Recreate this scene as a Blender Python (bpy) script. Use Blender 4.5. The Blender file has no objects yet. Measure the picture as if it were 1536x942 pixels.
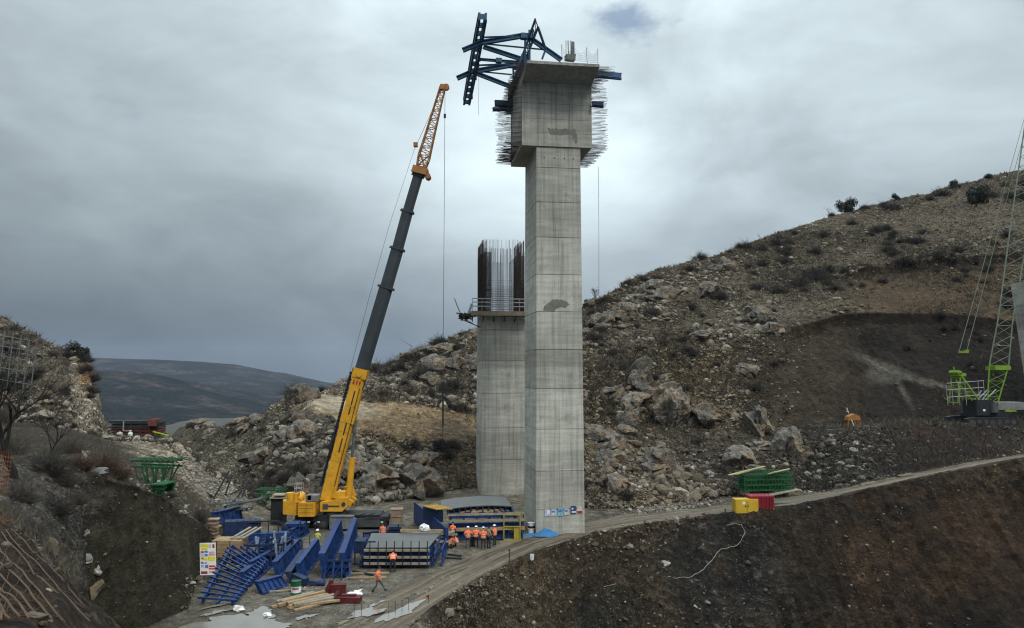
import bpy, bmesh, math, random
import numpy as np
from mathutils import Vector, Matrix, Euler
R = math.radians
random.seed(11)
rng = np.random.default_rng(5)
S = bpy.context.scene
COL = S.collection

# ------------------------------------------------------------------ camera
F, CX, CY, CAMH, TH = 1150.0, 768.0, 471.0, 15.0, math.atan(89/1150)
ct, st = math.cos(TH), math.sin(TH)
cam = bpy.data.cameras.new('camera'); co = bpy.data.objects.new('camera', cam)
COL.objects.link(co); co.location = (0, 0, CAMH); co.rotation_euler = (R(90)+TH, 0, 0)
cam.sensor_width = 36; cam.lens = 36*F/1536; cam.clip_start = 0.1; cam.clip_end = 30000
S.camera = co
def W(px, py, Y):
    u = (px-CX)/F; v = (CY-py)/F; k = ct - v*st
    return Vector((Y*u/k, Y, CAMH + Y*(st+v*ct)/k))
def G(px, py, z=0.0):
    """the point of height z seen at a pixel of the survey photo"""
    u = (px-CX)/F; v = (CY-py)/F; k = ct - v*st
    Y = (z-CAMH)*k/(st+v*ct)
    return Vector((Y*u/k, Y, z))
def PIX(X, Y, Z):
    dz = Z-CAMH
    d = Y*ct + dz*st; v = -Y*st + dz*ct
    return CX + F*X/d, CY - F*v/d

# ------------------------------------------------------------------ render settings
S.view_settings.view_transform = 'Standard'; S.view_settings.look = 'None'
S.view_settings.exposure = .18; S.view_settings.gamma = 1
S.render.engine = 'CYCLES'
S.cycles.use_denoising = True; S.cycles.filter_width = 1.15
S.cycles.max_bounces = 5; S.cycles.diffuse_bounces = 3; S.cycles.glossy_bounces = 2
S.cycles.transparent_max_bounces = 6; S.cycles.volume_bounces = 0

# ------------------------------------------------------------------ materials
class NT:
    def __init__(s, tree): s.t = tree; s.n = tree.nodes; s.l = tree.links
    def node(s, typ, **kw):
        nd = s.n.new(typ)
        for k, v in kw.items():
            if k in nd.inputs: s.put(nd.inputs[k], v)
            else: setattr(nd, k, v)
        return nd
    def put(s, inp, v):
        if isinstance(v, bpy.types.NodeSocket): s.l.new(v, inp)
        elif isinstance(v, (tuple, list)) and len(v) == 3 and inp.type == 'RGBA': inp.default_value = (*v, 1)
        else: inp.default_value = v
    def noise(s, vec, scale, detail=4, rough=.55, dist=0):
        nd = s.node('ShaderNodeTexNoise'); s.put(nd.inputs['Vector'], vec)
        nd.inputs['Scale'].default_value = scale; nd.inputs['Detail'].default_value = detail
        nd.inputs['Roughness'].default_value = rough; nd.inputs['Distortion'].default_value = dist
        return nd.outputs['Fac']
    def ramp(s, fac, stops):
        nd = s.node('ShaderNodeValToRGB'); s.put(nd.inputs['Fac'], fac)
        e = nd.color_ramp.elements
        while len(e) < len(stops): e.new(.5)
        for el, (p, c) in zip(e, stops):
            el.position = p; el.color = (*c, 1) if isinstance(c, tuple) else (c, c, c, 1)
        return nd.outputs['Color']
    def mix(s, fac, a, b, blend='MIX'):
        nd = s.node('ShaderNodeMix'); nd.data_type = 'RGBA'; nd.blend_type = blend
        s.put(nd.inputs[0], fac); s.put(nd.inputs[6], a); s.put(nd.inputs[7], b)
        return nd.outputs[2]
    def math(s, op, a, b=0.0, c=None, clamp=False):
        nd = s.node('ShaderNodeMath'); nd.operation = op; nd.use_clamp = clamp
        s.put(nd.inputs[0], a); s.put(nd.inputs[1], b)
        if c is not None: s.put(nd.inputs[2], c)
        return nd.outputs[0]
    def mapr(s, val, a, b, c, d):
        nd = s.node('ShaderNodeMapRange'); s.put(nd.inputs[0], val)
        for i, x in enumerate((a, b, c, d)): nd.inputs[i+1].default_value = x
        return nd.outputs[0]
    def scalevec(s, vec, sc):
        nd = s.node('ShaderNodeMapping'); s.put(nd.inputs['Vector'], vec); nd.inputs['Scale'].default_value = sc
        return nd.outputs[0]
    def bump(s, h, strength, dist=.1, normal=None):
        nd = s.node('ShaderNodeBump'); s.put(nd.inputs['Height'], h)
        nd.inputs['Strength'].default_value = strength; nd.inputs['Distance'].default_value = dist
        if normal is not None: s.put(nd.inputs['Normal'], normal)
        return nd.outputs[0]
def new_mat(name):
    m = bpy.data.materials.new(name); m.use_nodes = True
    nt = NT(m.node_tree); b = m.node_tree.nodes['Principled BSDF']
    b.inputs['Specular IOR Level'].default_value = .3
    return m, nt, b
MATS = {}
def mat(name, col, rough=.6, metal=0.0, var=.25, scale=1.5, dirt=None, dirt_amt=.5, bump=.15, island=0.0):
    """painted / bare surface with mottling, a second (dirt, rust) colour and fine relief"""
    if name in MATS: return MATS[name]
    m, nt, b = new_mat(name)
    tc = nt.node('ShaderNodeTexCoord').outputs['Object']
    n1 = nt.noise(tc, scale, 6, .6)
    lo = tuple(c*(1-var) for c in col); hi = tuple(min(1, c*(1+var)) for c in col)
    c = nt.ramp(n1, [(.3, lo), (.7, hi)])
    if dirt:
        n2 = nt.noise(tc, scale*2.3, 8, .7)
        c = nt.mix(nt.mapr(n2, .62-.25*dirt_amt, .75, 0, .85), c, dirt)
    if island:
        g = nt.node('ShaderNodeNewGeometry').outputs['Random Per Island']
        c = nt.mix(1.0, c, nt.ramp(g, [(0, 1-island), (1, 1.0)]), 'MULTIPLY')
    nt.put(b.inputs['Base Color'], c)
    nt.put(b.inputs['Roughness'], nt.mapr(n1, .3, .7, max(0.05, rough-.1), min(1, rough+.12)))
    b.inputs['Metallic'].default_value = metal
    if bump: nt.put(b.inputs['Normal'], nt.bump(nt.noise(tc, scale*8, 5), bump, .03))
    MATS[name] = m
    return m

# ------------------------------------------------------------------ mesh builder
ORG = {}
class MB:
    def __init__(s): s.v = []; s.f = []; s.m = []; s.cur = 0
    def add(s, vs, fs):
        o = len(s.v); s.v += [tuple(p) for p in vs]
        for f in fs: s.f.append(tuple(i+o for i in f)); s.m.append(s.cur)
        return s
    def hexa(s, p):
        return s.add(p, [(0,3,2,1),(4,5,6,7),(0,1,5,4),(1,2,6,5),(2,3,7,6),(3,0,4,7)])
    def box(s, c, d, rz=0.0, M=None, ch=0.0):
        hx, hy, hz = d[0]/2, d[1]/2, d[2]/2
        c = Vector(c)
        m = M if M is not None else Matrix.Rotation(rz, 3, 'Z')
        if ch > 0 and min(hx, hy) > ch:
            out = []
            for z in (-hz, hz):
                for x, y in ((-hx+ch,-hy),(hx-ch,-hy),(hx,-hy+ch),(hx,hy-ch),(hx-ch,hy),(-hx+ch,hy),(-hx,hy-ch),(-hx,-hy+ch)):
                    out.append(c + m @ Vector((x, y, z)))
            fs = [tuple(range(7,-1,-1)), tuple(range(8,16))] + [(i,(i+1)%8,8+(i+1)%8,8+i) for i in range(8)]
            return s.add(out, fs)
        q = [(-hx,-hy,-hz),(hx,-hy,-hz),(hx,hy,-hz),(-hx,hy,-hz),(-hx,-hy,hz),(hx,-hy,hz),(hx,hy,hz),(-hx,hy,hz)]
        return s.hexa([c + m @ Vector(p) for p in q])
    def beam(s, p0, p1, w, h, up=(0,0,1), w1=None, h1=None):
        p0, p1 = Vector(p0), Vector(p1); d = (p1-p0).normalized(); up = Vector(up)
        if abs(d.dot(up)) > .98: up = Vector((1,0,0)) if abs(d.x) < .9 else Vector((0,1,0))
        x = d.cross(up).normalized(); z = x.cross(d).normalized()
        w1 = w if w1 is None else w1; h1 = h if h1 is None else h1
        q = []
        for p, ww, hh in ((p0, w, h), (p1, w1, h1)):
            q += [p-x*ww/2-z*hh/2, p+x*ww/2-z*hh/2, p+x*ww/2+z*hh/2, p-x*ww/2+z*hh/2]
        return s.add(q, [(0,1,2,3),(7,6,5,4),(0,4,5,1),(1,5,6,2),(2,6,7,3),(3,7,4,0)])
    def ibeam(s, p0, p1, w, h, up=(0,0,1), t=.04):
        """I-section: two flanges and a web"""
        p0, p1 = Vector(p0), Vector(p1); d = (p1-p0).normalized(); up = Vector(up)
        if abs(d.dot(up)) > .98: up = Vector((0,1,0))
        x = d.cross(up).normalized(); z = x.cross(d).normalized()
        s.beam(p0+z*(h/2-t/2), p1+z*(h/2-t/2), w, t, up); s.beam(p0-z*(h/2-t/2), p1-z*(h/2-t/2), w, t, up)
        return s.beam(p0, p1, t, h-2*t-.004, up)
    def tube(s, p0, p1, r, n=8, r1=None, cap=True):
        p0, p1 = Vector(p0), Vector(p1); d = (p1-p0).normalized()
        a = Vector((0,0,1)) if abs(d.z) < .9 else Vector((1,0,0))
        x = d.cross(a).normalized(); y = d.cross(x)
        r1 = r if r1 is None else r1
        vs = []
        for p, rr in ((p0, r), (p1, r1)):
            for i in range(n):
                t = 2*math.pi*i/n; vs.append(p + (x*math.cos(t)+y*math.sin(t))*rr)
        fs = [(i, n+i, n+(i+1)%n, (i+1)%n) for i in range(n)]
        if cap: fs += [tuple(range(n)), tuple(range(2*n-1, n-1, -1))]
        return s.add(vs, fs)
    def path(s, pts, r, n=5, r1=None):
        """one continuous tube through points"""
        pts = [Vector(p) for p in pts]; vs = []; k = len(pts); r1 = r if r1 is None else r1
        for j, p in enumerate(pts):
            d = (pts[min(j+1, k-1)] - pts[max(j-1, 0)]).normalized()
            a = Vector((0,0,1)) if abs(d.z) < .9 else Vector((1,0,0))
            x = d.cross(a).normalized(); y = d.cross(x); rr = r + (r1-r)*j/(k-1)
            for i in range(n):
                t = 2*math.pi*i/n; vs.append(p + (x*math.cos(t)+y*math.sin(t))*rr)
        fs = []
        for j in range(k-1):
            for i in range(n): fs.append((j*n+i, (j+1)*n+i, (j+1)*n+(i+1)%n, j*n+(i+1)%n))
        fs += [tuple(range(n)), tuple(range(k*n-1, (k-1)*n-1, -1))]
        return s.add(vs, fs)
    def prism(s, poly, ext):
        """planar polygon (3D points) extruded by vector ext"""
        n = len(poly); e = Vector(ext); a = [Vector(p) for p in poly]; b = [p+e for p in a]
        return s.add(a+b, [tuple(range(n-1,-1,-1)), tuple(range(n, 2*n))] + [(i,(i+1)%n,n+(i+1)%n,n+i) for i in range(n)])
    def build(s, name, m, parent=None, org=None, smooth=False):
        if org is None: org = ORG.get(parent.name, Vector((0,0,0))) if parent is not None else Vector((0,0,0))
        me = bpy.data.meshes.new(name)
        me.from_pydata([(x-org[0], y-org[1], z-org[2]) for x, y, z in s.v], [], s.f)
        ms = m if isinstance(m, (list, tuple)) else [m]
        for q in ms: me.materials.append(q)
        if len(ms) > 1: me.polygons.foreach_set('material_index', s.m)
        bm = bmesh.new(); bm.from_mesh(me); bmesh.ops.recalc_face_normals(bm, faces=bm.faces); bm.to_mesh(me); bm.free()
        if smooth: me.shade_smooth()
        o = bpy.data.objects.new(name, me); COL.objects.link(o)
        if parent is not None: o.parent = parent; ORG[o.name] = org
        return o
def tag(o, label=None, cat=None, group=None, kind=None):
    if label: o['label'] = label
    if cat: o['category'] = cat
    if group: o['group'] = group
    if kind: o['kind'] = kind
    return o
def thing(name, label, cat, loc, group=None, local=False, rz=0.0):
    """an Empty at the base; parts are built in world metres (or local=True: in the thing's own frame)"""
    o = bpy.data.objects.new(name, None); COL.objects.link(o); o.empty_display_size = .3
    o.location = loc; o.rotation_euler = (0, 0, rz)
    ORG[o.name] = Vector((0,0,0)) if local else Vector(loc)
    return tag(o, label, cat, group)
def solo(name, mb, m, label, cat, loc=None, group=None, smooth=False):
    """a thing that is one mesh, its origin at its base"""
    if loc is None:
        a = np.array(mb.v); loc = Vector(((a[:,0].min()+a[:,0].max())/2, (a[:,1].min()+a[:,1].max())/2, a[:,2].min()))
    o = mb.build(name, m, None, loc, smooth); o.location = loc; ORG[o.name] = Vector(loc)
    return tag(o, label, cat, group)
def copy_tree(o, parent=None):
    c = o.copy(); COL.objects.link(c)
    if parent is not None: c.parent = parent
    for ch in list(o.children): copy_tree(ch, c)
    return c
def np_mesh(name, V, Fc, m, smooth=False):
    """mesh from arrays; Fc all of one side count"""
    me = bpy.data.meshes.new(name); k = Fc.shape[1]
    me.vertices.add(len(V)); me.vertices.foreach_set('co', np.ascontiguousarray(V, dtype=np.float32).ravel())
    me.loops.add(Fc.size); me.loops.foreach_set('vertex_index', np.ascontiguousarray(Fc, dtype=np.int32).ravel())
    me.polygons.add(len(Fc)); me.polygons.foreach_set('loop_start', np.arange(0, Fc.size, k, dtype=np.int32))
    me.update(calc_edges=True); me.materials.append(m)
    me.polygons.foreach_set('use_smooth', np.full(len(Fc), smooth))
    o = bpy.data.objects.new(name, me); COL.objects.link(o)
    return o

# ------------------------------------------------------------------ numpy noise
def _h(ix, iy, iz):
    n = (ix.astype(np.int64)*374761393 + iy.astype(np.int64)*668265263 + iz.astype(np.int64)*2147483647) & 0xffffffff
    n = ((n ^ (n >> 13))*1274126177) & 0xffffffff
    n = ((n ^ (n >> 16))*668265263) & 0xffffffff
    return ((n ^ (n >> 15)) & 0xffffff)/float(0xffffff)
def vnoise(x, y, z):
    ix, iy, iz = np.floor(x), np.floor(y), np.floor(z)
    fx, fy, fz = x-ix, y-iy, z-iz
    fx = fx*fx*(3-2*fx); fy = fy*fy*(3-2*fy); fz = fz*fz*(3-2*fz)
    r = 0
    for a in (0, 1):
        for b in (0, 1):
            for c in (0, 1):
                r = r + _h(ix+a, iy+b, iz+c)*(fx if a else 1-fx)*(fy if b else 1-fy)*(fz if c else 1-fz)
    return r*2-1
def fbm(x, y, z, octs=4, gain=.5, ridged=False):
    r = 0; amp = 1.0; tot = 0
    for o in range(octs):
        n = vnoise(x+o*17.3, y-o*9.1, z+o*5.7)
        r = r + amp*((1-2*np.abs(n)) if ridged else n); tot += amp
        amp *= gain; x, y, z = x*2.03, y*2.03, z*2.03
    return r/tot
# ------------------------------------------------------------------ sky and sun
SUN_EL, SUN_AZ = R(48), R(150)          # behind the camera, to the right
wd = bpy.data.worlds.new('World'); S.world = wd; wd.use_nodes = True
nt = NT(wd.node_tree); wd.node_tree.nodes.clear()
d = nt.node('ShaderNodeTexCoord').outputs['Generated']
sep = nt.node('ShaderNodeSeparateXYZ'); nt.put(sep.inputs[0], d)
sky = nt.node('ShaderNodeTexSky'); sky.sky_type = 'NISHITA'; sky.sun_disc = False
sky.sun_elevation = SUN_EL; sky.sun_rotation = SUN_AZ
# overcast deck: brightness by height above the horizon, thin cloud ahead, thick cloud to the west
el = nt.math('ARCSINE', sep.outputs[2])
az = nt.math('ARCTAN2', sep.outputs[0], sep.outputs[1])
base = nt.ramp(nt.mapr(el, -.05, .75, 0, 1), [(0, .20), (.06, .14), (.14, .19), (.24, .34), (.38, .54), (.58, .60), (.72, .95), (1, 1.75)])
# project the view onto a flat cloud ceiling so bands compress toward the horizon
k = nt.math('ADD', nt.math('MAXIMUM', sep.outputs[2], 0.0), .18)
cx = nt.math('DIVIDE', sep.outputs[0], k); cy = nt.math('DIVIDE', sep.outputs[1], k)
cv = nt.node('ShaderNodeCombineXYZ'); nt.put(cv.inputs[0], cx); nt.put(cv.inputs[1], cy)
n1 = nt.noise(nt.scalevec(d, (1, 1, 1.9)), 3.1, 6, .52, .7)
n2 = nt.noise(nt.scalevec(d, (1, 1, 2.6)), 8.5, 7, .58, .4)
cl = nt.math('ADD', nt.mapr(n1, .3, .7, .74, 1.18), nt.mapr(n2, .3, .7, -.07, .07))
# broad thin-cloud glow ahead of the camera, a little right of the valley axis
ga = nt.math('DIVIDE', nt.math('SUBTRACT', az, R(2)), R(13)); ge = nt.math('DIVIDE', nt.math('SUBTRACT', el, R(14)), R(15))
gl = nt.math('POWER', 2.718, nt.math('MULTIPLY', nt.math('ADD', nt.math('MULTIPLY', ga, ga), nt.math('MULTIPLY', ge, ge)), -1.0))
br = nt.math('ADD', nt.math('MULTIPLY', base, cl), nt.math('MULTIPLY', gl, .17))
tint = nt.ramp(nt.mapr(br, .15, .75, 0, 1), [(0, (.76, .94, 1.08)), (.5, (.83, .98, 1.06)), (1, (.86, 1.0, 1.06))])
cc = nt.mix(1.0, tint, br, 'MULTIPLY')
ccs = nt.node('ShaderNodeVectorMath'); ccs.operation = 'SCALE'; nt.put(ccs.inputs[0], cc); ccs.inputs['Scale'].default_value = 10.0
# small breaks where the blue sky shows
ha = nt.math('DIVIDE', nt.math('SUBTRACT', az, R(8.8)), R(3.4)); he = nt.math('DIVIDE', nt.math('SUBTRACT', el, R(25.3)), R(1.3))
hg = nt.math('POWER', 2.718, nt.math('MULTIPLY', nt.math('ADD', nt.math('MULTIPLY', ha, ha), nt.math('MULTIPLY', he, he)), -1.0))
hole = nt.mapr(nt.math('ADD', nt.math('MULTIPLY', hg, .5), nt.noise(nt.scalevec(d, (1, 1, 2)), 16, 5, .6)), .68, .98, 0, .7)
ccs2 = nt.node('ShaderNodeVectorMath'); ccs2.operation = 'SCALE'; nt.put(ccs2.inputs[0], ccs.outputs[0]); nt.put(ccs2.inputs['Scale'], nt.math('MULTIPLY', nt.mapr(az, -.6, -.06, .72, 1.0), nt.mapr(az, .15, .75, 1.0, .86))); ccs = ccs2
mixed = nt.mix(hole, ccs.outputs[0], nt.mix(.5, (1.6, 2.4, 3.6), sky.outputs[0]))
bg = nt.node('ShaderNodeBackground'); nt.put(bg.inputs[0], mixed); bg.inputs[1].default_value = .115
out = nt.node('ShaderNodeOutputWorld'); nt.put(out.inputs[0], bg.outputs[0])

sl = bpy.data.lights.new('sun', 'SUN'); sl.energy = 1.5; sl.angle = R(14); sl.color = (1, .96, .9)
so = bpy.data.objects.new('sun', sl); COL.objects.link(so)
sd = Vector((math.sin(SUN_AZ)*math.cos(SUN_EL), math.cos(SUN_AZ)*math.cos(SUN_EL), math.sin(SUN_EL)))
so.rotation_euler = sd.to_track_quat('Z', 'Y').to_euler(); so.location = (0, -20, 60)
# ------------------------------------------------------------------ terrain: profile lines surveyed from near to far
def T(px, py, Y): return W(px, py, Y)
def Z(px, z, Y): return Vector(((px-CX)/F*Y, Y, z))
def g0(px, py, z=0.0): return G(px, py, z)
def off(v, dy, dz=0.0): return Vector((v.x*(v.y+dy)/v.y, v.y+dy, v.z+dz))
road_near = [g0(640,915), g0(720,868), g0(800,828), g0(870,806), g0(950,790), g0(1050,775), T(1150,764,82), T(1250,748,84), T(1350,725,85), T(1450,703,86), T(1536,688,87), T(2100,590,92)]
crest = [Z(-600,0,210), Z(0,0,210), Z(145,-10,210), Z(240,-14,230), T(270,641,300), T(300,641,260), T(330,643,190), T(375,630,165), T(410,612,150), T(440,587,136), T(470,585.5,138), T(510,580,150), T(545,561,146), T(600,548,145), T(640,520,146), T(690,503,150), T(715,495,150), T(880,460,152), T(960,414,162), T(1070,385,178), T(1150,357,192), T(1270,318,218), T(1400,288,238), T(1536,255,255), T(2100,125,300)]
C3 = [Z(-600,30,140), Z(0,12,140), Z(145,0,140), Z(240,-6,150), T(300,700,150), T(330,690,140), T(375,690,130), T(410,640,128), T(440,605,125), T(470,589,128), T(510,588,124), T(540,592,122), T(600,572,126), T(715,602,124), T(880,560,122), T(1000,512,130), T(1100,502,134), T(1190,490,138), T(1250,474,140), T(1300,468,142), T(1430,470,142), T(1536,482,143), T(2100,420,160)]
C3A = [off(v, -.9 if 1.0*v.x/v.y > .35 else -.6, -2.6 if v.x/v.y > .36 else -.25) for v in C3]
C4 = [Z(-600,10,170), Z(0,5,170), Z(145,-5,170), Z(240,-10,180), T(300,662,190), T(330,660,165), T(375,642,150), T(410,620,140), T(440,592,131), T(470,587,134), T(510,584,140), T(545,575,134), T(600,560,135), T(640,545,136), T(715,550,134), T(880,510,132), T(1000,460,145), T(1100,440,155), T(1250,422,165), T(1300,400,168), T(1430,388,170), T(1536,378,172), T(2100,300,190)]
C4A = [off(v, -.8, -2.2 if v.x/v.y > .43 else -.2) for v in C4]
LINES = [
 ('n1', [Z(-600,13,4), Z(100,13,4), Z(500,11.5,4), Z(2100,11.5,4)]),
 ('n2', [T(-600,650,26), T(0,772,24), T(60,828,21), T(110,880,19), T(170,942,17), T(300,1120,15), T(600,1300,13), T(2100,1300,13)]),
 ('n3', [T(-600,665,30), T(0,800,27), T(60,872,25), T(110,935,24), Z(170,4,26), Z(300,0,36), Z(600,-.5,36), Z(700,-8,38), Z(900,-15,45), Z(2100,-15.5,45)]),
 ('b1', [T(-600,640,34), T(0,755,32), T(60,800,33), T(118,872,37), Z(138,0,41.3), Z(170,0,43), Z(295,0,49.5), Z(309,0,58), Z(330,0,61), Z(350,0,58), Z(420,0,50), Z(600,0,42), Z(645,-2.5,45), Z(720,-7,48), Z(800,-8,54), Z(900,-9,61), Z(1100,-12,66), Z(1250,-13,68), Z(1536,-14,66), Z(2100,-12,68)]),
 ('b2', [T(-600,620,44), T(0,700,42), T(60,700,43), T(125,703,44.5), T(170,722,45.5), T(240,745,51.5), T(300,785,58), T(312,795,60.5), Z(330,1.2,63.5), Z(352,0,64), Z(420,0,60), Z(600,0,45)] + road_near),
 ('b3', [T(-600,600,60), T(0,672,60), T(60,668,60), T(125,672,60), T(200,702,62), T(260,735,66), T(310,778,70), Z(340,.8,71), Z(360,0,72), Z(600,0,72)] + [off(v, 8 if i < 3 else 5.5) for i, v in enumerate(road_near)]),
 ('b4', [T(-600,560,84), T(0,635,84), T(60,640,84), T(120,648,85), T(165,661,86), T(240,666,88), T(300,703,88), T(375,748,86), Z(420,0,84), Z(540,.2,86), Z(700,.2,100), Z(800,.2,100), Z(880,.3,85), Z(950,.3,85), Z(1090,.35,93), Z(1205,.5,96), T(1250,744,92), T(1350,716,92.5), T(1450,692,93.5), T(1536,675,94.5), T(2100,575,99)]),
 ('c1', [T(-600,380,105), T(0,475,101), T(60,512,100), T(110,528,99), T(135,547,97), T(146,600,96), T(153,645,96), T(165,655,96), T(240,655,96), T(270,672,95), T(300,692,94), T(375,742,91), T(410,700,98), T(430,640,106), T(470,606,110), T(540,629,107), T(600,643,105), T(700,652,110), T(880,690,96), T(1000,700,97), T(1100,690,103), T(1200,675,106), T(1250,650,105), T(1300,642,106), T(1430,640,107), T(1536,640,108), T(2100,560,118)]),
 ('c2', [Z(-600,33,115), Z(0,22,112), Z(100,17,112), Z(146,9,106), Z(160,7,104), Z(240,6,104), Z(300,0,106), Z(375,-3,110), T(410,660,112), T(440,612,115), T(470,591,121), T(540,608,117), T(600,624,113), T(715,634,119), T(880,640,109), T(1000,640,115), T(1150,640,115), T(1250,637,113), T(1300,632,120), T(1430,630,120), T(1536,630,121), T(2100,540,130)]),
 ('c3a', C3A),
 ('c3', C3), #[Z(-600,30,140), Z(0,12,140), Z(145,0,140), Z(240,-6,150), T(300,700,150), T(330,690,140), T(375,690,130), T(410,640,128), T(440,605,125), T(470,589,128), T(510,588,124), T(540,592,122), T(600,572,126), T(715,602,124), T(880,560,122), T(1000,512,130), T(1100,502,134), T(1190,490,138), T(1300,468,142), T(1430,470,142), T(1536,482,143), T(2100,420,160)]),
 ('c4a', C4A),
 ('c4', C4), #[Z(-600,10,170), Z(0,5,170), Z(145,-5,170), Z(240,-10,180), T(300,662,190), T(330,660,165), T(375,642,150), T(410,620,140), T(440,592,131), T(470,587,134), T(510,584,140), T(545,575,134), T(600,560,135), T(640,545,136), T(715,550,134), T(880,510,132), T(1000,460,145), T(1100,440,155), T(1250,422,165), T(1430,415,168), T(1536,398,170), T(2100,320,190)]),
 ('c5', crest),
 ('d1', [off(v, 70 if i > 5 else 150, -14 if i > 5 else -12) for i, v in enumerate(crest)]),
 ('d2', [Z(-600,-60,800), Z(700,-60,800), Z(1100,-20,800), Z(2100,0,800)]),
 ('d3', [Z(-600,-118,1900), Z(2100,-118,1900)]),
 ('d4', [Z(-600,-140,9000), Z(2100,-140,9000)]),
]
ROWS = [26, 60, 24, 50, 130, 50, 70, 120, 26, 104, 8, 66, 8, 130, 14, 10, 10, 14]
LINES = [('n0', [Z(-600,13.2,.6), Z(2100,13.2,.6)])] + LINES
acol = np.concatenate([np.linspace(-600, -30, 70, endpoint=False), np.linspace(-30, 1570, 1080, endpoint=False), np.linspace(1570, 2100, 60)])
acol = (acol-CX)/F                                           # X/Y of each column
NC = len(acol)
LY, LZ = [], []
for nm, pts in LINES:
    pts = sorted(pts, key=lambda v: v.x/v.y)
    aa = np.array([v.x/v.y for v in pts]); yy = np.array([v.y for v in pts]); zz = np.array([v.z for v in pts])
    LY.append(np.interp(acol, aa, yy)); LZ.append(np.interp(acol, aa, zz))
LY = np.array(LY); LZ = np.array(LZ)
for k in range(1, len(LY)): LY[k] = np.maximum(LY[k], LY[k-1]+.4)
LYs = LY.copy(); ys, zs, seg = [], [], []
for k, n in enumerate(ROWS):
    t = (np.arange(n)/n)[:, None]
    if k >= 13: t = t**1.3
    ys.append(LY[k]+(LY[k+1]-LY[k])*t); zs.append(LZ[k]+(LZ[k+1]-LZ[k])*t); seg += [k]*n
ys.append(LY[-1][None]); zs.append(LZ[-1][None]); seg.append(len(ROWS))
GY = np.concatenate(ys); GZ = np.concatenate(zs); GX = GY*acol[None, :]; seg = np.array(seg); NR = len(seg)
segm = np.repeat(seg[:, None], NC, 1)
PX, PY = PIX(GX, np.maximum(GY, 3), GZ)                      # survey coordinates of every ground point
# a little smoothing across columns and rows so surveyed lines do not crease
def smooth(a, n):
    for _ in range(n):
        b = a.copy(); b[:, 1:-1] = (a[:, :-2]+2*a[:, 1:-1]+a[:, 2:])/4; a = b
    return a
GZ = smooth(GZ, 3)
earth = fbm(GX/6, GY/9, GZ/5, 4, .6); earth2 = fbm(GX/2.2+40, GY/5, GZ/4, 3, .6)
# ---- soil: blobs of (px, py, rx, ry, colour, rockiness, roughness amplitude)
def blob(px, py, rx, ry, soft=.35, ang=0):
    c, s = math.cos(R(ang)), math.sin(R(ang))
    wob = .16*fbm(PX/55, PY/40, PX*0, 3)
    dx, dy = PX-px, PY-py
    u = (dx*c+dy*s)/rx; v = (-dx*s+dy*c)/ry
    r = np.sqrt(u*u+v*v)+wob
    return np.clip((1+soft-r)/(2*soft), 0, 1)
soil = np.zeros((NR, NC, 3)); soil[:] = (.085, .072, .055)
frac = np.concatenate([np.repeat((np.arange(n)/n)[:, None], NC, 1) for n in ROWS]+[np.zeros((1, NC))])
rock = np.full((NR, NC), .35); amp = np.full((NR, NC), .5)
def put(wt, col=None, rk=None, am=None):
    global soil, rock, amp
    if col is not None: soil = soil*(1-wt[..., None]) + np.array(col)*wt[..., None]
    if rk is not None: rock = rock*(1-wt)+rk*wt
    if am is not None: amp = amp*(1-wt)+am*wt
def segmask(ks, extra=1.0): return np.isin(segm, ks)*extra
one = np.ones((NR, NC))
put(segmask([14, 15, 16, 17, 18]), (.07, .066, .05), .1, .8)
hill = segmask([8, 9, 10, 11, 12, 13, 14])
put(hill*(PX > 860), (.090, .074, .054), .52, .95)
put(hill*(PX > 400)*(PX < 860), (.105, .093, .076), .6, .9)
put(segmask([7, 8, 9, 10, 11, 12, 13])*(PX > 150)*(PX < 400)*(GY > 97), (.085, .078, .06), .35, .8)
put(segmask([7])*(PX > 395)*(PX < 720), (.085, .08, .071), .75, 1.1)          # rocky foot of the middle hill
put(blob(585, 622, 140, 20, .4, 6)*hill, (.27, .215, .15), .1, .1)            # bench track
bm_ = np.clip((PX-462)/15, 0, 1)*np.clip((722-PX)/10, 0, 1)
BENCH = np.clip(bm_*(segmask([8])+segmask([7])*(frac > .84)+segmask([9])*(frac < .4)), 0, 1)
put(bm_*(segmask([8])+segmask([7])*(frac > .86)+segmask([9])*(frac < .35)), (.25, .195, .13), .08, .12)
put(bm_*np.clip((560-PX)/40, 0, 1)*(segmask([8])+segmask([9])*(frac < .5)), (.31, .265, .20), .08, .12)
put(blob(640, 650, 110, 36, .4, 8), (.20, .145, .088), .25, .35)              # spoil below the bench
put(blob(690, 690, 45, 60, .4), (.10, .078, .055), .2, .3)
put(blob(500, 605, 60, 14, .4, 12), (.32, .28, .22), .1, .12)
put(blob(1010, 640, 140, 150, .4)*(segm >= 7), (.125, .098, .066), .5, .6)
put(blob(1090, 590, 110, 80, .4)*(segm >= 7), (.125, .096, .061), .35, .4)
put(blob(930, 560, 60, 26, .5)*(segm >= 7), (.08, .057, .037), .1, .2)
put(blob(980, 470, 110, 46, .4, -25)*hill, (.10, .092, .078), .8, .9)
put(blob(1120, 480, 80, 34, .4, -10)*hill, (.105, .095, .08), .85, .8)
put(blob(1180, 400, 300, 55, .5, -20)*hill, (.092, .077, .057), .42, .6)
put(blob(1090, 690, 130, 60, .5)*(segm >= 7), (.045, .038, .031), .45, .55)
put(segmask([11, 12])*np.clip((PX-1235-(PY-440)*.8)/70, 0, 1), (.066, .045, .027), .12, .2); put(segmask([12])*np.clip((PX-1250)/40, 0, 1), (.035, .025, .017), .05, .1)
exc = segmask([9, 10])*np.clip((PX-1150-(560-PY)*.45+60*earth)/70, 0, 1); put(exc, (.021, .016, .0125), .16, .55); put(exc*np.clip(earth2*2.2-.1, 0, 1)*.7, (.038, .030, .022))
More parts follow.
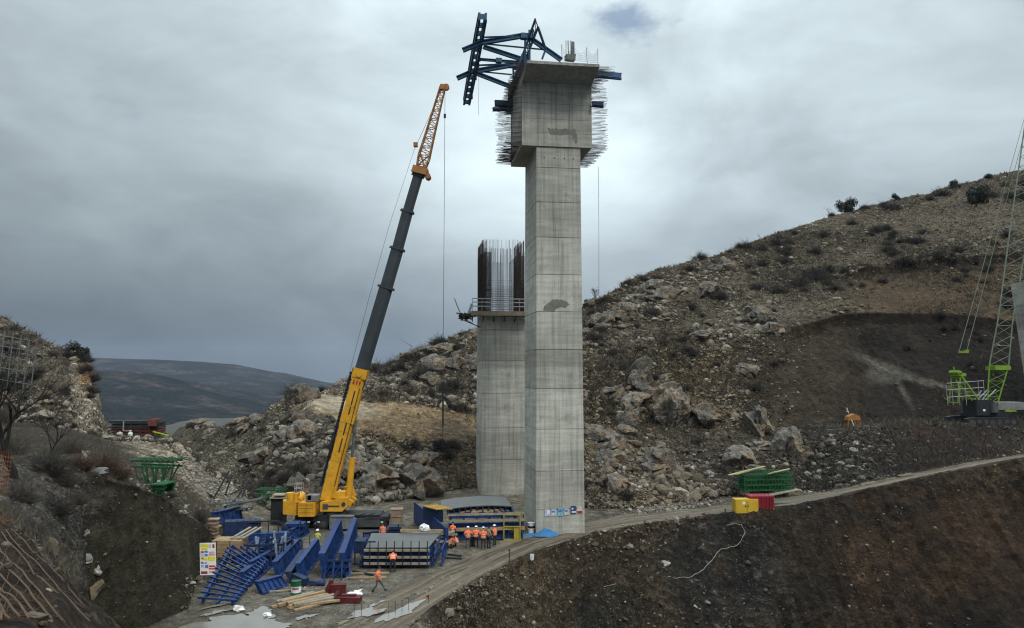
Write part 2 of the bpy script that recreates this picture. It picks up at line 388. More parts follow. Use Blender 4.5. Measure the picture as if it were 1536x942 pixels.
put(segmask([10])*np.clip((PX-1180)/40, 0, 1), (.016, .012, .009), .05, .12)
put(blob(1160, 560, 70, 70, .4)*segmask([9]), (.05, .038, .026), .15, .3)
put(blob(1310, 605, 140, 45, .4)*segmask([9]), (.021, .0165, .0145), .04, .2)
put(blob(1480, 560, 140, 90, .4)*segmask([9]), (.017, .013, .011), .08, .25)
for px_, py_, rx_, ry_, an_, wt_ in ((1250, 578, 24, 3, -42, .9), (1200, 603, 42, 3.2, -6, .8), (1172, 622, 20, 3, -55, .5), (1335, 556, 56, 4.5, 20, .7), (1320, 566, 22, 8, 5, .5), (1355, 590, 26, 3, 62, .35), (1215, 628, 22, 7, 0, .35), (1410, 580, 60, 2.5, 12, .4)):
    put(blob(px_, py_, rx_, ry_*1.3, .6, an_)*segmask([8, 9])*wt_, (.15, .143, .13), .1, .15)
put(blob(1210, 575, 70, 80, .5), (.04, .031, .021), .15, .3)
low = segmask([6, 7, 8])*(PX > 1180)*(PY > 640)
put(low, (.029, .021, .016), .3, .45)
put(blob(1290, 690, 90, 50, .4)*low, (.021, .019, .017), .5, .5)
put(blob(1430, 670, 110, 36, .4)*low, (.030, .017, .011), .1, .3)
ter = segmask([8])*(PX > 1240); put(ter, (.028, .02, .016), .1, .08)
# the yard and its road
yard = (segmask([3, 4])*(PX < 625)+segmask([5, 6]))*np.clip((PX-345)/15, 0, 1)*np.clip((1010-PX)/80, 0, 1)*np.clip((GZ+.9)/.7, 0, 1)
yard = np.maximum(yard, segmask([3])*(GZ > -.4)*(PX > 280)*(PX < 660)); yard = np.maximum(yard, segmask([4, 3])*(GZ < .25)*(GZ > -.6)*(PX > 180)*(PX < 660))
put(np.clip(yard, 0, 1), (.168, .142, .107), .05, .05)
put(blob(470, 870, 260, 90, .4)*np.clip(yard, 0, 1), (.18, .16, .128), .03, .045)
roadm = segmask([5])*np.clip((PX-600)/40, 0, 1)
put(segmask([5])*(PX > 700)*((GY-LYs[5][None])/(LYs[6]-LYs[5])[None] < .34), (.05, .038, .027), .25, .12)
roadm = roadm*((GY-LYs[5][None])/(LYs[6]-LYs[5])[None] > .2)
put(np.clip(earth2*2.4-.1, 0, 1)*np.clip(yard, 0, 1)*.6, (.095, .082, .062)); put(np.clip(-earth*2.2-.2, 0, 1)*np.clip(yard, 0, 1)*.5, (.21, .195, .165))
put(roadm, (.15, .125, .095), .04, .04)
put(segmask([6])*np.clip((PX-870)/30, 0, 1)*(PX < 1240)*(GZ < 1.5), (.10, .087, .068), .12, .08)
# pit slope below the road
pit = segmask([3, 4])*np.clip((PX-620)/30, 0, 1)*(GZ < .6 + 99*(PX > 1100))
put(pit, (.037, .027, .0185), .3, .6)
put(blob(930, 880, 140, 80, .4)*pit, (.027, .020, .0135), .3, .4)
put(blob(740, 885, 110, 50, .5)*pit, (.050, .038, .026), .35, .4)
put(blob(1100, 850, 110, 90, .4)*pit, (.0195, .0185, .017), .4, .3)
put(blob(1180, 760, 40, 30, .5)*pit, (.034, .024, .016), .2, .3)
put(blob(1230, 800, 60, 70, .4)*pit, (.0185, .016, .0125), .25, .45)
put(blob(1400, 840, 190, 110, .35)*pit, (.035, .0225, .0145), .2, .5)
put(blob(1500, 930, 90, 40, .4)*pit, (.015, .0115, .009), .12, .3)
put(blob(900, 930, 50, 40, .4)*pit, (.02, .0185, .015), .25, .3)
soil = soil*np.clip(1+(.75*earth+.35*earth2)*np.clip(pit+low+exc*.6, 0, 1), .35, 2)[..., None]
put(np.clip(earth2*2.2-.35, 0, 1)*pit*np.clip((PX-900)/150, 0, 1)*.5, (.042, .0245, .0145))
put(np.clip(-earth*2.4-.4, 0, 1)*pit*.6, (.022, .021, .0195))
# left side
left = (PX < 345)*segmask([2, 3, 4, 5, 6, 7])*(1-np.clip(yard, 0, 1))
put(left*(GY < 97), (.082, .070, .053), .3, .36)
put(segmask([4])*(PX > 128)*(PX < 320)*(GZ > .15), (.043, .036, .022), .08, .2)
put(left*blob(70, 760, 75, 60, .4), (.075, .065, .054), .3, .35)
put(blob(270, 705, 110, 34, .3, 36)*segmask([6, 7])*(PX > 160), (.24, .198, .142), .3, .3)
put(blob(320, 720, 60, 34, .4, 36)*segmask([6, 7]), (.20, .176, .14), .45, .4)
put(segmask([7])*(PX < 160), (.155, .128, .094), .7, 1.0)
put(blob(130, 600, 26, 55, .4)*segmask([7]), (.36, .30, .225), .4, .7)
put(blob(128, 560, 12, 25, .5)*segmask([7]), (.20, .115, .06), .4, .5)
put(segmask([0, 1, 2])*(PX < 300), (.040, .026, .017), .35, .22)
put(blob(5, 740, 16, 45, .5)*segmask([0,1,2,3]), (.14, .06, .03), .1, .1)
wm = np.clip(hill+pit+low+segmask([7])*(PX > 300), 0, 1)[..., None]; soil = soil*(1-wm)+soil*np.array([1.07, 1.0, .88])*wm
amp = smooth(amp, 6); rock = smooth(rock, 2)
for _ in range(3): amp[1:-1] = (amp[:-2]+2*amp[1:-1]+amp[2:])/4
# ---- relief along the surface normal; strata dip to the left on the rocky hills
dXr, dYr, dZr = np.gradient(GX, axis=0), np.gradient(GY, axis=0), np.gradient(GZ, axis=0)
dXc, dYc, dZc = np.gradient(GX, axis=1), np.gradient(GY, axis=1), np.gradient(GZ, axis=1)
Nx, Ny, Nz = dYc*dZr-dZc*dYr, dZc*dXr-dXc*dZr, dXc*dYr-dYc*dXr
ln = np.sqrt(Nx**2+Ny**2+Nz**2)+1e-9; Nx, Ny, Nz = Nx/ln, Ny/ln, Nz/ln
big = fbm(GX/14, GY/14, GZ/14, 3)
mid = fbm(GX/3.2, GY/3.2, GZ/3.2, 4, .55)
c30, s30 = math.cos(R(32)), math.sin(R(32))
sx, sz = GX*c30+GZ*s30, -GX*s30+GZ*c30
stra = fbm(sx/6, GY/5, sz/1.5, 4, .55, True)
fine = fbm(GX/.7, GY/.7, GZ/.7, 3, .6)
flute = fbm(GX/1.3, GY/9, GZ/9, 3, .55, True); cuts = np.clip(pit+segmask([4])*(PX < 320)+exc, 0, 1)
farf = np.clip((GY-300)/600, 0, 1)
h = amp*(big*1.0*np.clip(amp*2, 0, 1) + mid*.8 + stra*.95*np.clip(rock*1.3-.1, 0, 1) + fine*.42 + flute*.7*cuts + fbm(GX/4.5, GY/30, GZ/30, 3, .5, True)*1.5*cuts*(PX > 350)) + farf*fbm(GX/180, GY/180, GZ/180, 4)*18
flat = np.clip(1-amp/.12, 0, 1)
h = np.where(amp < .12, amp*(mid*.6+fine*.25+big*.4), h)
TX, TY, TZ = GX+Nx*h, GY+Ny*h, GZ+Nz*h
# level pads under the two piers and machines
def gz(x, y):
    """ground height at a world point"""
    c = np.interp(x/y, acol, np.arange(NC)); c0 = int(min(max(math.floor(c), 0), NC-2)); f = c-c0
    a = np.interp(y, GY[:, c0], TZ[:, c0]); b = np.interp(y, GY[:, c0+1], TZ[:, c0+1])
    return float(a*(1-f)+b*f)
# what is visible from the survey point: running minimum of the picture row from near to far
_, PYd = PIX(TX, np.maximum(TY, 3), TZ)
runmin = np.minimum.accumulate(np.where(GY > 3, PYd, 1e9), axis=0)
VIS = (PYd <= runmin+.8) & (PX > -15) & (PX < 1551) & (PYd < 952)
def hit(px, py, dy=0.0):
    """first ground point seen at a survey pixel"""
    u = (px-CX)/F; v = (CY-py)/F; k = ct-v*st; a = u/k
    c = int(round(np.interp(a, acol, np.arange(NC))))
    col = PYd[:, c]; idx = np.where((runmin[:, c] <= py) & (GY[:, c] > 3))[0]
    r = idx[0] if len(idx) else NR-6
    Y = float(TY[r, c])
    Y += dy
    return Vector((a*Y, Y, gz(a*Y, Y)))
idx = np.arange(NR*NC).reshape(NR, NC)
Fq = np.stack([idx[:-1, :-1], idx[:-1, 1:], idx[1:, 1:], idx[1:, :-1]], -1).reshape(-1, 4)
V3 = np.stack([TX, TY, TZ], -1).reshape(-1, 3)

# ---- ground material: soil colour from the survey, stones, bare rock, relief
m_ground, nt, b = new_mat('soil_and_rock')
tc = nt.node('ShaderNodeTexCoord').outputs['Object']
sa = nt.node('ShaderNodeAttribute'); sa.attribute_name = 'soil'
ra = nt.node('ShaderNodeAttribute'); ra.attribute_name = 'rock'
n_big = nt.noise(tc, .22, 5, .6); n_mid = nt.noise(tc, 1.1, 6, .65); n_fin = nt.noise(tc, 6, 5, .7)
c = nt.mix(1.0, sa.outputs['Color'], nt.ramp(n_big, [(.3, .72), (.7, 1.28)]), 'MULTIPLY')
c = nt.mix(1.0, c, nt.ramp(n_mid, [(.30, .42), (.5, .92), (.70, 1.55)]), 'MULTIPLY')
c = nt.mix(1.0, c, nt.ramp(n_fin, [(.3, .62), (.7, 1.35)]), 'MULTIPLY')
for sc_, lo_, hi_ in ((1.7, .55, 1.5), (5.5, .5, 1.6)):
    vv = nt.node('ShaderNodeTexVoronoi'); nt.put(vv.inputs['Vector'], nt.scalevec(tc, (1, 1, 1.4))); vv.inputs['Scale'].default_value = sc_; vv.inputs['Randomness'].default_value = 1
    sx_ = nt.node('ShaderNodeSeparateColor'); nt.put(sx_.inputs[0], vv.outputs['Color'])
    fac_ = nt.ramp(nt.mapr(sx_.outputs[0], 0, 1, 0, 1), [(0, lo_), (.7, 1.0), (1, hi_)])
    c = nt.mix(nt.mapr(ra.outputs['Fac'], .04, .3, .15, .95), c, nt.mix(1.0, c, fac_, 'MULTIPLY'))
# bare limestone where rocky
vr = nt.node('ShaderNodeTexVoronoi'); vr.feature = 'DISTANCE_TO_EDGE'; nt.put(vr.inputs['Vector'], nt.scalevec(tc, (1, 1, 1.7))); vr.inputs['Scale'].default_value = .9
rn = nt.noise(nt.scalevec(tc, (1, 1, 2.2)), .75, 8, .68)
rockmask = nt.mapr(nt.math('ADD', nt.math('MULTIPLY', ra.outputs['Fac'], .42), rn), .74, .80, 0, 1)
rc = nt.ramp(nt.noise(tc, 2.6, 7, .7), [(.25, (.045, .043, .039)), (.5, (.135, .129, .115)), (.75, (.27, .257, .225))])
rc = nt.mix(nt.mapr(nt.noise(tc, .35, 4), .5, .7, 0, .5), rc, (.25, .17, .11))
rc = nt.mix(nt.mapr(vr.outputs['Distance'], 0, .05, .75, 0), rc, (.05, .043, .034))
hsv = nt.mix(.55, rc, nt.mix(1.0, rc, nt.mix(1.0, sa.outputs['Color'], (7, 7, 7), 'MULTIPLY'), 'MULTIPLY'))
c = nt.mix(rockmask, c, hsv)
# loose stones lying on the soil
vs = nt.node('ShaderNodeTexVoronoi'); nt.put(vs.inputs['Vector'], tc); vs.inputs['Scale'].default_value = 3.4
sm = nt.math('MULTIPLY', nt.mapr(vs.outputs['Distance'], .16, .26, 1, 0), nt.math('GREATER_THAN', vs.outputs['Color'], .80))
sm = nt.math('MULTIPLY', sm, nt.mapr(ra.outputs['Fac'], .06, .3, 0, .8))
c = nt.mix(sm, c, nt.mix(.5, (.17, .155, .13), nt.mix(1.0, sa.outputs['Color'], (3, 3, 3), 'MULTIPLY')))
nt.put(b.inputs['Base Color'], c); b.inputs['Roughness'].default_value = .9; b.inputs['Specular IOR Level'].default_value = .15
hgt = nt.math('ADD', nt.math('MULTIPLY', n_mid, .6), nt.math('ADD', nt.math('MULTIPLY', n_fin, .22), nt.math('MULTIPLY', rn, .7)))
nt.put(b.inputs['Normal'], nt.bump(hgt, 1.0, .8))
terrain = np_mesh('terrain', V3, Fq, m_ground, True)
tag(terrain, kind='structure')
at = terrain.data.attributes.new('soil', 'FLOAT_COLOR', 'POINT')
at.data.foreach_set('color', np.concatenate([soil.reshape(-1, 3), np.ones((NR*NC, 1))], 1).astype(np.float32).ravel())
at = terrain.data.attributes.new('rock', 'FLOAT', 'POINT'); at.data.foreach_set('value', rock.astype(np.float32).ravel())

# ------------------------------------------------------------------ far mountains
def ridge(name, prof, Y, depth, m, rough, foot):
    pts = [W(p[0], p[1], Y) for p in prof]
    aa = np.array([v.x/v.y for v in pts]); zz = np.array([v.z for v in pts])
    cols = np.linspace(aa[0], aa[-1], 500); nr = 70
    t = np.linspace(-1, 1, nr)[:, None]
    top = np.interp(cols, aa, zz)[None]
    Yg = Y + t*depth + 0*top; Xg = cols[None]*Y*(1+.0*t) + 0*Yg
    fall = np.clip(1-np.abs(t), 0, 1)**.8
    Zg = foot + (top-foot)*fall
    n = fbm(Xg/(depth*.35), Yg/(depth*.35), Xg*0, 5, .55, True)
    Zg = Zg + n*rough*(top-foot)*np.clip(np.abs(t)*1.6, .06, 1)*np.clip(2-2*np.abs(t), 0, 1)
    V = np.stack([Xg, Yg, Zg], -1).reshape(-1, 3); ii = np.arange(nr*500).reshape(nr, 500)
    o = np_mesh(name, V, np.stack([ii[:-1,:-1], ii[:-1,1:], ii[1:,1:], ii[1:,:-1]], -1).reshape(-1, 4), m, True)
    return tag(o, kind='structure')
m_mount, nt, b = new_mat('wooded_mountain')
tc = nt.node('ShaderNodeTexCoord').outputs['Object']
c = nt.ramp(nt.noise(tc, .006, 6, .6), [(.35, (.010, .014, .014)), (.5, (.034, .031, .03)), (.62, (.105, .085, .075))])
c = nt.mix(nt.mapr(nt.noise(tc, .03, 7, .85), .44, .56, 0, .9), c, (.010, .013, .010))
nt.put(b.inputs['Base Color'], c); b.inputs['Roughness'].default_value = 1; b.inputs['Specular IOR Level'].default_value = 0
nt.put(b.inputs['Normal'], nt.bump(nt.noise(tc, .03, 6, .7), 1.0, 30))
ridge('mountains', [(-700,520),(-200,528),(138,537),(200,538),(280,541),(350,546),(400,556),(440,566),(480,573),(520,578),(600,592),(800,600),(1200,590),(2200,590)], 5200, 1800, m_mount, .30, -150)
m_hill2 = m_mount
ridge('hills', [(-700,545),(-100,552),(140,556),(200,556),(250,565),(300,577),(350,592),(400,605),(450,618),(500,632),(560,640),(700,648)], 2900, 900, m_mount, .22, -125)
# ------------------------------------------------------------------ air
def haze(density=.00004):
    m = bpy.data.materials.new('haze_air'); m.use_nodes = True
    t = m.node_tree; t.nodes.remove(t.nodes['Principled BSDF'])
    p = t.nodes.new('ShaderNodeVolumePrincipled'); p.inputs['Color'].default_value = (.62, .74, .95, 1)
    p.inputs['Density'].default_value = density; p.inputs['Anisotropy'].default_value = .1
    t.links.new(p.outputs[0], t.nodes['Material Output'].inputs['Volume'])
    mb = MB(); mb.box((0, 4400, 85), (16000, 9400, 475)); o = mb.build('haze', m)
    return tag(o, kind='stuff')
haze()
# ------------------------------------------------------------------ loose rubble (stuff), outcrops, shrubs, trees
def ico(sub):
    bm = bmesh.new(); bmesh.ops.create_icosphere(bm, subdivisions=sub, radius=1)
    V = np.array([v.co[:] for v in bm.verts]); Fc = np.array([[v.index for v in f.verts] for f in bm.faces]); bm.free()
    return V, Fc
ico0, ico1, ico3, ico4, ico5 = ico(1), ico(2), ico(4), ico(5), ico(6)
def stone_variants(base, n, jit, seed):
    r = np.random.default_rng(seed); out = []
    for _ in range(n):
        V = base[0].copy()
        for _ in range(5):                                   # cut the ball with planes: angular blocks
            d = r.normal(size=3); d /= np.linalg.norm(d); k = r.uniform(.45, .8)
            e = V@d-k; V = V-np.clip(e, 0, None)[:, None]*d*.95
        V = V*(1+r.normal(0, jit, (len(V), 1)))*r.uniform(.65, 1.15, 3)
        out.append(V)
    return out
def rot_mats(n, r):
    q = r.normal(size=(n, 4)); q /= np.linalg.norm(q, axis=1)[:, None]; w, x, y, z = q.T
    return np.stack([np.stack([1-2*(y*y+z*z), 2*(x*y-z*w), 2*(x*z+y*w)], -1),
                     np.stack([2*(x*y+z*w), 1-2*(x*x+z*z), 2*(y*z-x*w)], -1),
                     np.stack([2*(x*z-y*w), 2*(y*z+x*w), 1-2*(x*x+y*y)], -1)], -2)
m_stone, nt, b = new_mat('loose_stone')
tc = nt.node('ShaderNodeTexCoord').outputs['Object']
at = nt.node('ShaderNodeAttribute'); at.attribute_name = 'soil'
c = nt.mix(1.0, at.outputs['Color'], nt.ramp(nt.noise(tc, 3.0, 6, .7), [(.3, .6), (.7, 1.35)]), 'MULTIPLY')
nt.put(b.inputs['Base Color'], c); b.inputs['Roughness'].default_value = .9; b.inputs['Specular IOR Level'].default_value = .2
nt.put(b.inputs['Normal'], nt.bump(nt.noise(tc, 9, 5, .65), .5, .06))
flatV = np.where(VIS.ravel())[0]; PXf, PYf = PX.ravel(), PYd.ravel()
SOILf = soil.reshape(-1, 3); ROCKf = rock.ravel(); YARDf = np.clip(yard+roadm, 0, 1).ravel(); SEGf = segm.ravel()
def rubble(name, n, weight, smin, smax, pw, pale, base=None, seed=1, sink=.25, nv=24):
    """n angular stones dropped on visible ground, chosen by weight"""
    base = base or ico0; r = np.random.default_rng(seed)
    w = weight[flatV]; w = w/w.sum(); pick = r.choice(flatV, n, p=w)
    P = V3[pick]+r.normal(0, .12, (n, 3))*[1, 1, 0]
    s = smin*(1-r.random(n)*(1-(smin/smax)**pw))**(-1/pw)
    var = stone_variants(base, nv, .07, seed); which = r.integers(0, nv, n); M = rot_mats(n, r)
    B = np.stack(var)[which]                                   # n,k,3
    V = np.einsum('nij,nkj->nki', M, B)*s[:, None, None]*np.array([1, 1, .8])+P[:, None, :]+np.array([0, 0, 1])*(s*(.5-sink))[:, None, None]
    k = B.shape[1]; Fc = (base[1][None]+(np.arange(n)*k)[:, None, None]).reshape(-1, 3)
    sc = SOILf[pick]; g = r.random(n)
    palec = np.array([.30, .268, .218])*r.uniform(.6, 1.15, (n, 1))
    t = np.where(g < pale, r.uniform(.5, 1, n), r.uniform(.02, .28, n))[:, None]
    colr = sc*r.uniform(.8, 1.5, (n, 1))*(1-t)+palec*t
    o = np_mesh(name, V.reshape(-1, 3), Fc, m_stone, False); tag(o, kind='stuff')
    a = o.data.attributes.new('soil', 'FLOAT_COLOR', 'POINT')
    cc = np.repeat(colr, k, 0); a.data.foreach_set('color', np.concatenate([cc, np.ones((len(cc), 1))], 1).astype(np.float32).ravel())
    return o
def bl(px, py, rx, ry): return np.exp(-(((PXf-px)/rx)**2+((PYf-py)/ry)**2))
far_ok = (SEGf <= 13)
cutout = 1-np.clip(bl(1350, 550, 200, 60)+bl(585, 622, 130, 18)+bl(500, 603, 60, 14)+bl(1350, 440, 140, 26)+bl(132, 600, 20, 45), 0, .97)
noyard = (1-np.clip(YARDf*1.1, 0, .985))*(1-.97*BENCH.ravel())*(1-.88*np.clip(exc, 0, 1).ravel())
patch = np.clip(fbm(GX.ravel()/7, GY.ravel()/7, GX.ravel()*0, 3)+.35, .03, 1)**1.5
w_hill = cutout*far_ok*noyard*(SEGf >= 7)*patch*(ROCKf**1.2+.03)
rubble('hillside_rubble', 24000, w_hill*np.where((SEGf == 7)*(PXf < 160), .25, 1), .12, .85, 2.3, .26, seed=3)
rubble('hillside_blocks', 2200, w_hill*np.where((SEGf == 7)*(PXf < 160), .05, 1)*np.clip(ROCKf*1.8-.35, .02, 1)*np.where((SEGf == 7)*(PXf > 1080), .25, 1), .4, 1.25, 2.3, .35, base=ico1, seed=13, sink=.5)
w_tal = noyard*far_ok*(bl(1060, 610, 120, 70)+bl(960, 720, 60, 70)*1.4+bl(900, 720, 40, 70)+bl(300, 700, 70, 40)*1.3+bl(350, 725, 40, 25)*1.2+bl(640, 650, 110, 40)*.8+bl(690, 560, 60, 70)*.4+bl(1130, 520, 90, 30)*.6+bl(1000, 530, 60, 30)*.8)
rubble('talus_rubble', 16000, w_tal, .09, .55, 2.2, .42, seed=4)
w_pit = noyard*np.isin(SEGf, [3, 4, 6, 7])*(PXf > 600)*(PYf > 640)*patch*(.25+ROCKf)
rubble('slope_rubble', 9500, w_pit, .045, .42, 2.3, .16, seed=5)
w_left = noyard*(PXf < 360)*(SEGf <= 6)*patch*(ROCKf+.05)
rubble('bank_rubble', 2600, w_left*np.where(SEGf <= 2, .5, 1), .03, .22, 2.4, .10, seed=6)
w_edge = (bl(700, 880, 90, 25)+bl(300, 890, 22, 22)*1.5+bl(330, 900, 30, 16)+bl(560, 775, 90, 8)+bl(900, 790, 60, 8)+bl(460, 880, 30, 8))*(.2+noyard)
rubble('yard_edge_rubble', 1500, w_edge, .04, .28, 2.2, .3, seed=7)

m_rock, nt, b = new_mat('limestone_outcrop')
tc = nt.node('ShaderNodeTexCoord').outputs['Object']
n1 = nt.noise(tc, 1.3, 9, .68); n2 = nt.noise(tc, .5, 5, .6)
oi = nt.node('ShaderNodeObjectInfo').outputs['Random']
c = nt.ramp(n1, [(.28, (.05, .048, .043)), (.48, (.115, .111, .101)), (.68, (.22, .213, .19))])
c = nt.mix(nt.mapr(n2, .44, .62, .08, .72), c, nt.mix(1.0, c, (1.65, 1.2, .82), 'MULTIPLY'))
c = nt.mix(1.0, c, nt.ramp(oi, [(0, .75), (1, 1.15)]), 'MULTIPLY')
nt.put(b.inputs['Base Color'], c); b.inputs['Roughness'].default_value = .92; b.inputs['Specular IOR Level'].default_value = .15
nt.put(b.inputs['Normal'], nt.bump(n1, .8, .4))
def outcrop(px, py, wpx, hpx, label, cat='rock outcrop', name='rock_outcrop', seed=0, rough=.5, Y=None, m=None, tilt=0.0, group=None, pos=None):
    """one crag: a cut, cracked block rooted in the slope; size given by its extent at that distance"""
    p = pos if pos is not None else hit(px, py)
    k = p.y/F; sx, sz = wpx*k/2, hpx*k/2; sy = (sx+sz)*.5
    r = np.random.default_rng(seed+100); base = ico5 if max(wpx, hpx) > 48 else ico4; D = base[0]/np.linalg.norm(base[0], axis=1)[:, None]
    rad = np.zeros(len(D)); nblk = 7 if name == 'rock_outcrop' else 2
    for bi in range(nblk):                                    # union of angular blocks that share a core
        th_ = r.uniform(0, 6.283); cen = np.array([math.cos(th_)*r.uniform(.0, .62), math.sin(th_)*.4, r.uniform(-.1, .55) if bi else 0])*(1 if bi else 0)
        rb = np.full(len(D), 9.)
        for _ in range(9):
            n_ = r.normal(size=3); n_ /= np.linalg.norm(n_); kk = max(.06, n_@cen+r.uniform(.22, .5)*(1.25 if abs(n_[2]) > .6 else 1)); dn = D@n_
            rb = np.where(dn > 1e-3, np.minimum(rb, kk/np.maximum(dn, 1e-3)), rb)
        rad = np.maximum(rad, np.minimum(rb, 1.15))
    V = D*rad[:, None]; V = V/np.abs(V).max(0)
    N = D
    P = V*np.array([sx, sy, sz])+p[:][0]*0
    s = 1.0/max(.35, .35*(sx+sz)/2)
    dsp = fbm(P[:,0]*s+seed, P[:,1]*s, P[:,2]*s, 5, .58, True)*.12*rough+fbm(P[:,0]*s*3.5, P[:,1]*s*3.5, P[:,2]*s*1.4+seed, 4, .6)*.11*rough
    V = (V+N*dsp[:, None])*np.array([sx, sy, sz])
    t = math.tan(R(tilt)); V[:, 0] += V[:, 2]*t
    o = np_mesh(name, V, base[1], m or m_rock, False); o.location = p+Vector((0, sy*.25, sz*.28))
    return tag(o, label, cat, group)
OUT = [
 (1003, 640, 62, 100, 'tall fractured grey limestone crag standing in the middle of the right slope', 1, 8),
 (1062, 640, 60, 52, 'low grey rock outcrop right of the tall crag on the talus', 2, 0),
 (985, 700, 60, 44, 'jumbled grey rock mass at the foot of the right slope beside the road', 3, 5),
 (920, 735, 50, 36, 'broken rock mass just right of the tall pier above the road', 4, 0),
 (1140, 655, 44, 66, 'upright grey rock pillar left of the two pillars above the green formwork', 5, -6),
 (1183, 690, 44, 74, 'leaning grey rock pillar directly behind the green formwork', 6, 10),
 (1110, 700, 46, 48, 'dark grey rock hump left above the green formwork', 7, 0),
 (562, 738, 66, 72, 'rounded grey limestone boulder mass right behind the mobile crane', 8, 0),
 (625, 748, 76, 70, 'wide grey limestone boulder mass between crane and blue formwork stack', 9, 5),
 (522, 712, 46, 54, 'grey rock hump partly hidden by the yellow crane boom', 10, 0),
 (450, 745, 46, 60, 'pale grey rock hump left behind the crane counterweight', 11, 0),
 (450, 605, 54, 44, 'craggy pale knob at the left end of the middle hill track', 12, 12),
 (1085, 405, 46, 30, 'pale ribbed outcrop below the crest of the right hill', 13, 0),
 (1135, 480, 70, 34, 'wide pale outcrop above the dark excavation edge', 14, 0),
 (985, 440, 60, 34, 'pale outcrop on the right hill just right of the tall pier', 15, -10),
 (1160, 500, 36, 30, 'bright ochre block at the left lip of the dark excavation', 16, 0),
 (960, 580, 40, 66, 'ochre rock rib beside the gully right of the tall pier', 17, 15),
 (940, 640, 36, 50, 'rust coloured rock rib low in the gully right of the pier', 18, 20),
 (1120, 560, 38, 26, 'grey blocky outcrop on the ochre talus above the crag', 19, 0),
 (650, 535, 60, 30, 'pale outcrop on the crest of the middle hill left of the far pier', 20, 0),
 (300, 640, 40, 20, 'small grey outcrop on the far valley rim', 21, 0),
 (400, 690, 50, 30, 'grey rib on the left flank of the middle hill', 22, 25),
 (440, 660, 60, 34, 'slanting grey rib under the pale knob of the middle hill', 23, 25)]
for px, py, w, h_, lab, sd, tl in OUT: outcrop(px, py, w, h_, lab, seed=sd, tilt=tl, rough=.8)
m_bould = mat('pale_boulder', (.30, .285, .25), .9, var=.4, scale=2, dirt=(.12, .1, .075), bump=.6)
m_bould2 = mat('grey_boulder', (.13, .13, .125), .9, var=.4, scale=2.5, dirt=(.26, .25, .22), bump=.6)
m_bould3 = mat('tan_boulder', (.20, .155, .10), .9, var=.4, scale=2.5, dirt=(.09, .07, .05), bump=.6)
for px, py, w, h_, lab, sd, mm, tl in [
 (128, 845, 20, 24, 'pale knobbly boulder balanced uppermost on the pile left of the cut bank', 41, m_bould, -20),
 (143, 858, 14, 18, 'small pale boulder leaning on the right side of the boulder pile', 42, m_bould, 0),
 (122, 868, 34, 18, 'flat grey white streaked boulder in the middle of the pile', 43, m_bould2, 0),
 (137, 892, 26, 34, 'upright tan and grey boulder at the bottom of the pile beside the cut bank', 44, m_bould3, 5),
 (75, 832, 20, 40, 'upright tan boulder left of the pile by the netting edge', 45, m_bould3, -8),
 (52, 806, 22, 9, 'flat dark grey slab lying above the upright tan boulder', 46, m_bould2, 0),
 (124, 818, 22, 10, 'flat grey slab lying above the boulder pile', 47, m_bould2, 0),
 (127, 692, 10, 26, 'narrow upright white rock among the brown shrubs above the bank', 48, m_bould, 0),
 (150, 712, 40, 16, 'pale weathered ledge at the top of the cut bank', 49, m_bould2, -20),
 (996, 848, 18, 9, 'white tilted block on the dark slope under the road', 50, m_bould, 25),
 (1045, 912, 12, 9, 'single pale stone low on the dark slope', 51, m_bould, 0),
 (240, 664, 12, 9, 'white block at the rim of the pale spoil heap', 52, m_bould, 0)]:
    outcrop(px, py, w, h_, lab, 'boulder', 'boulder', sd, .55, m=mm, tilt=tl)

rq = np.random.default_rng(77)
for n_, wt_, lab_, grp_, sz_ in ((34, far_ok*cutout*noyard*(SEGf >= 7)*(bl(960, 440, 70, 34)+bl(1110, 480, 70, 28)+bl(940, 620, 60, 90)*1.2+bl(1060, 540, 70, 40)*.6+bl(1140, 660, 50, 50)*.6), 'pale angular limestone block bedded in the slope right of the tall pier', 'limestone blocks on the right slope', (16, 44)),
                                 (34, far_ok*cutout*noyard*(SEGf >= 7)*(bl(430, 650, 60, 40)+bl(560, 710, 90, 40)+bl(660, 540, 60, 30)), 'grey angular limestone block bedded in the middle hill behind the crane', 'limestone blocks on the middle hill', (16, 42))):
    w_ = wt_[flatV]
    for i_ in rq.choice(flatV, n_, p=w_/w_.sum(), replace=False):
        s_ = rq.uniform(*sz_); outcrop(0, 0, s_*rq.uniform(.9, 1.5), s_*rq.uniform(.6, 1.1), lab_, seed=int(i_ % 9973), tilt=rq.uniform(-5, 28), rough=.8, group=grp_, pos=Vector(V3[i_])-Vector((0, 0, .25)))
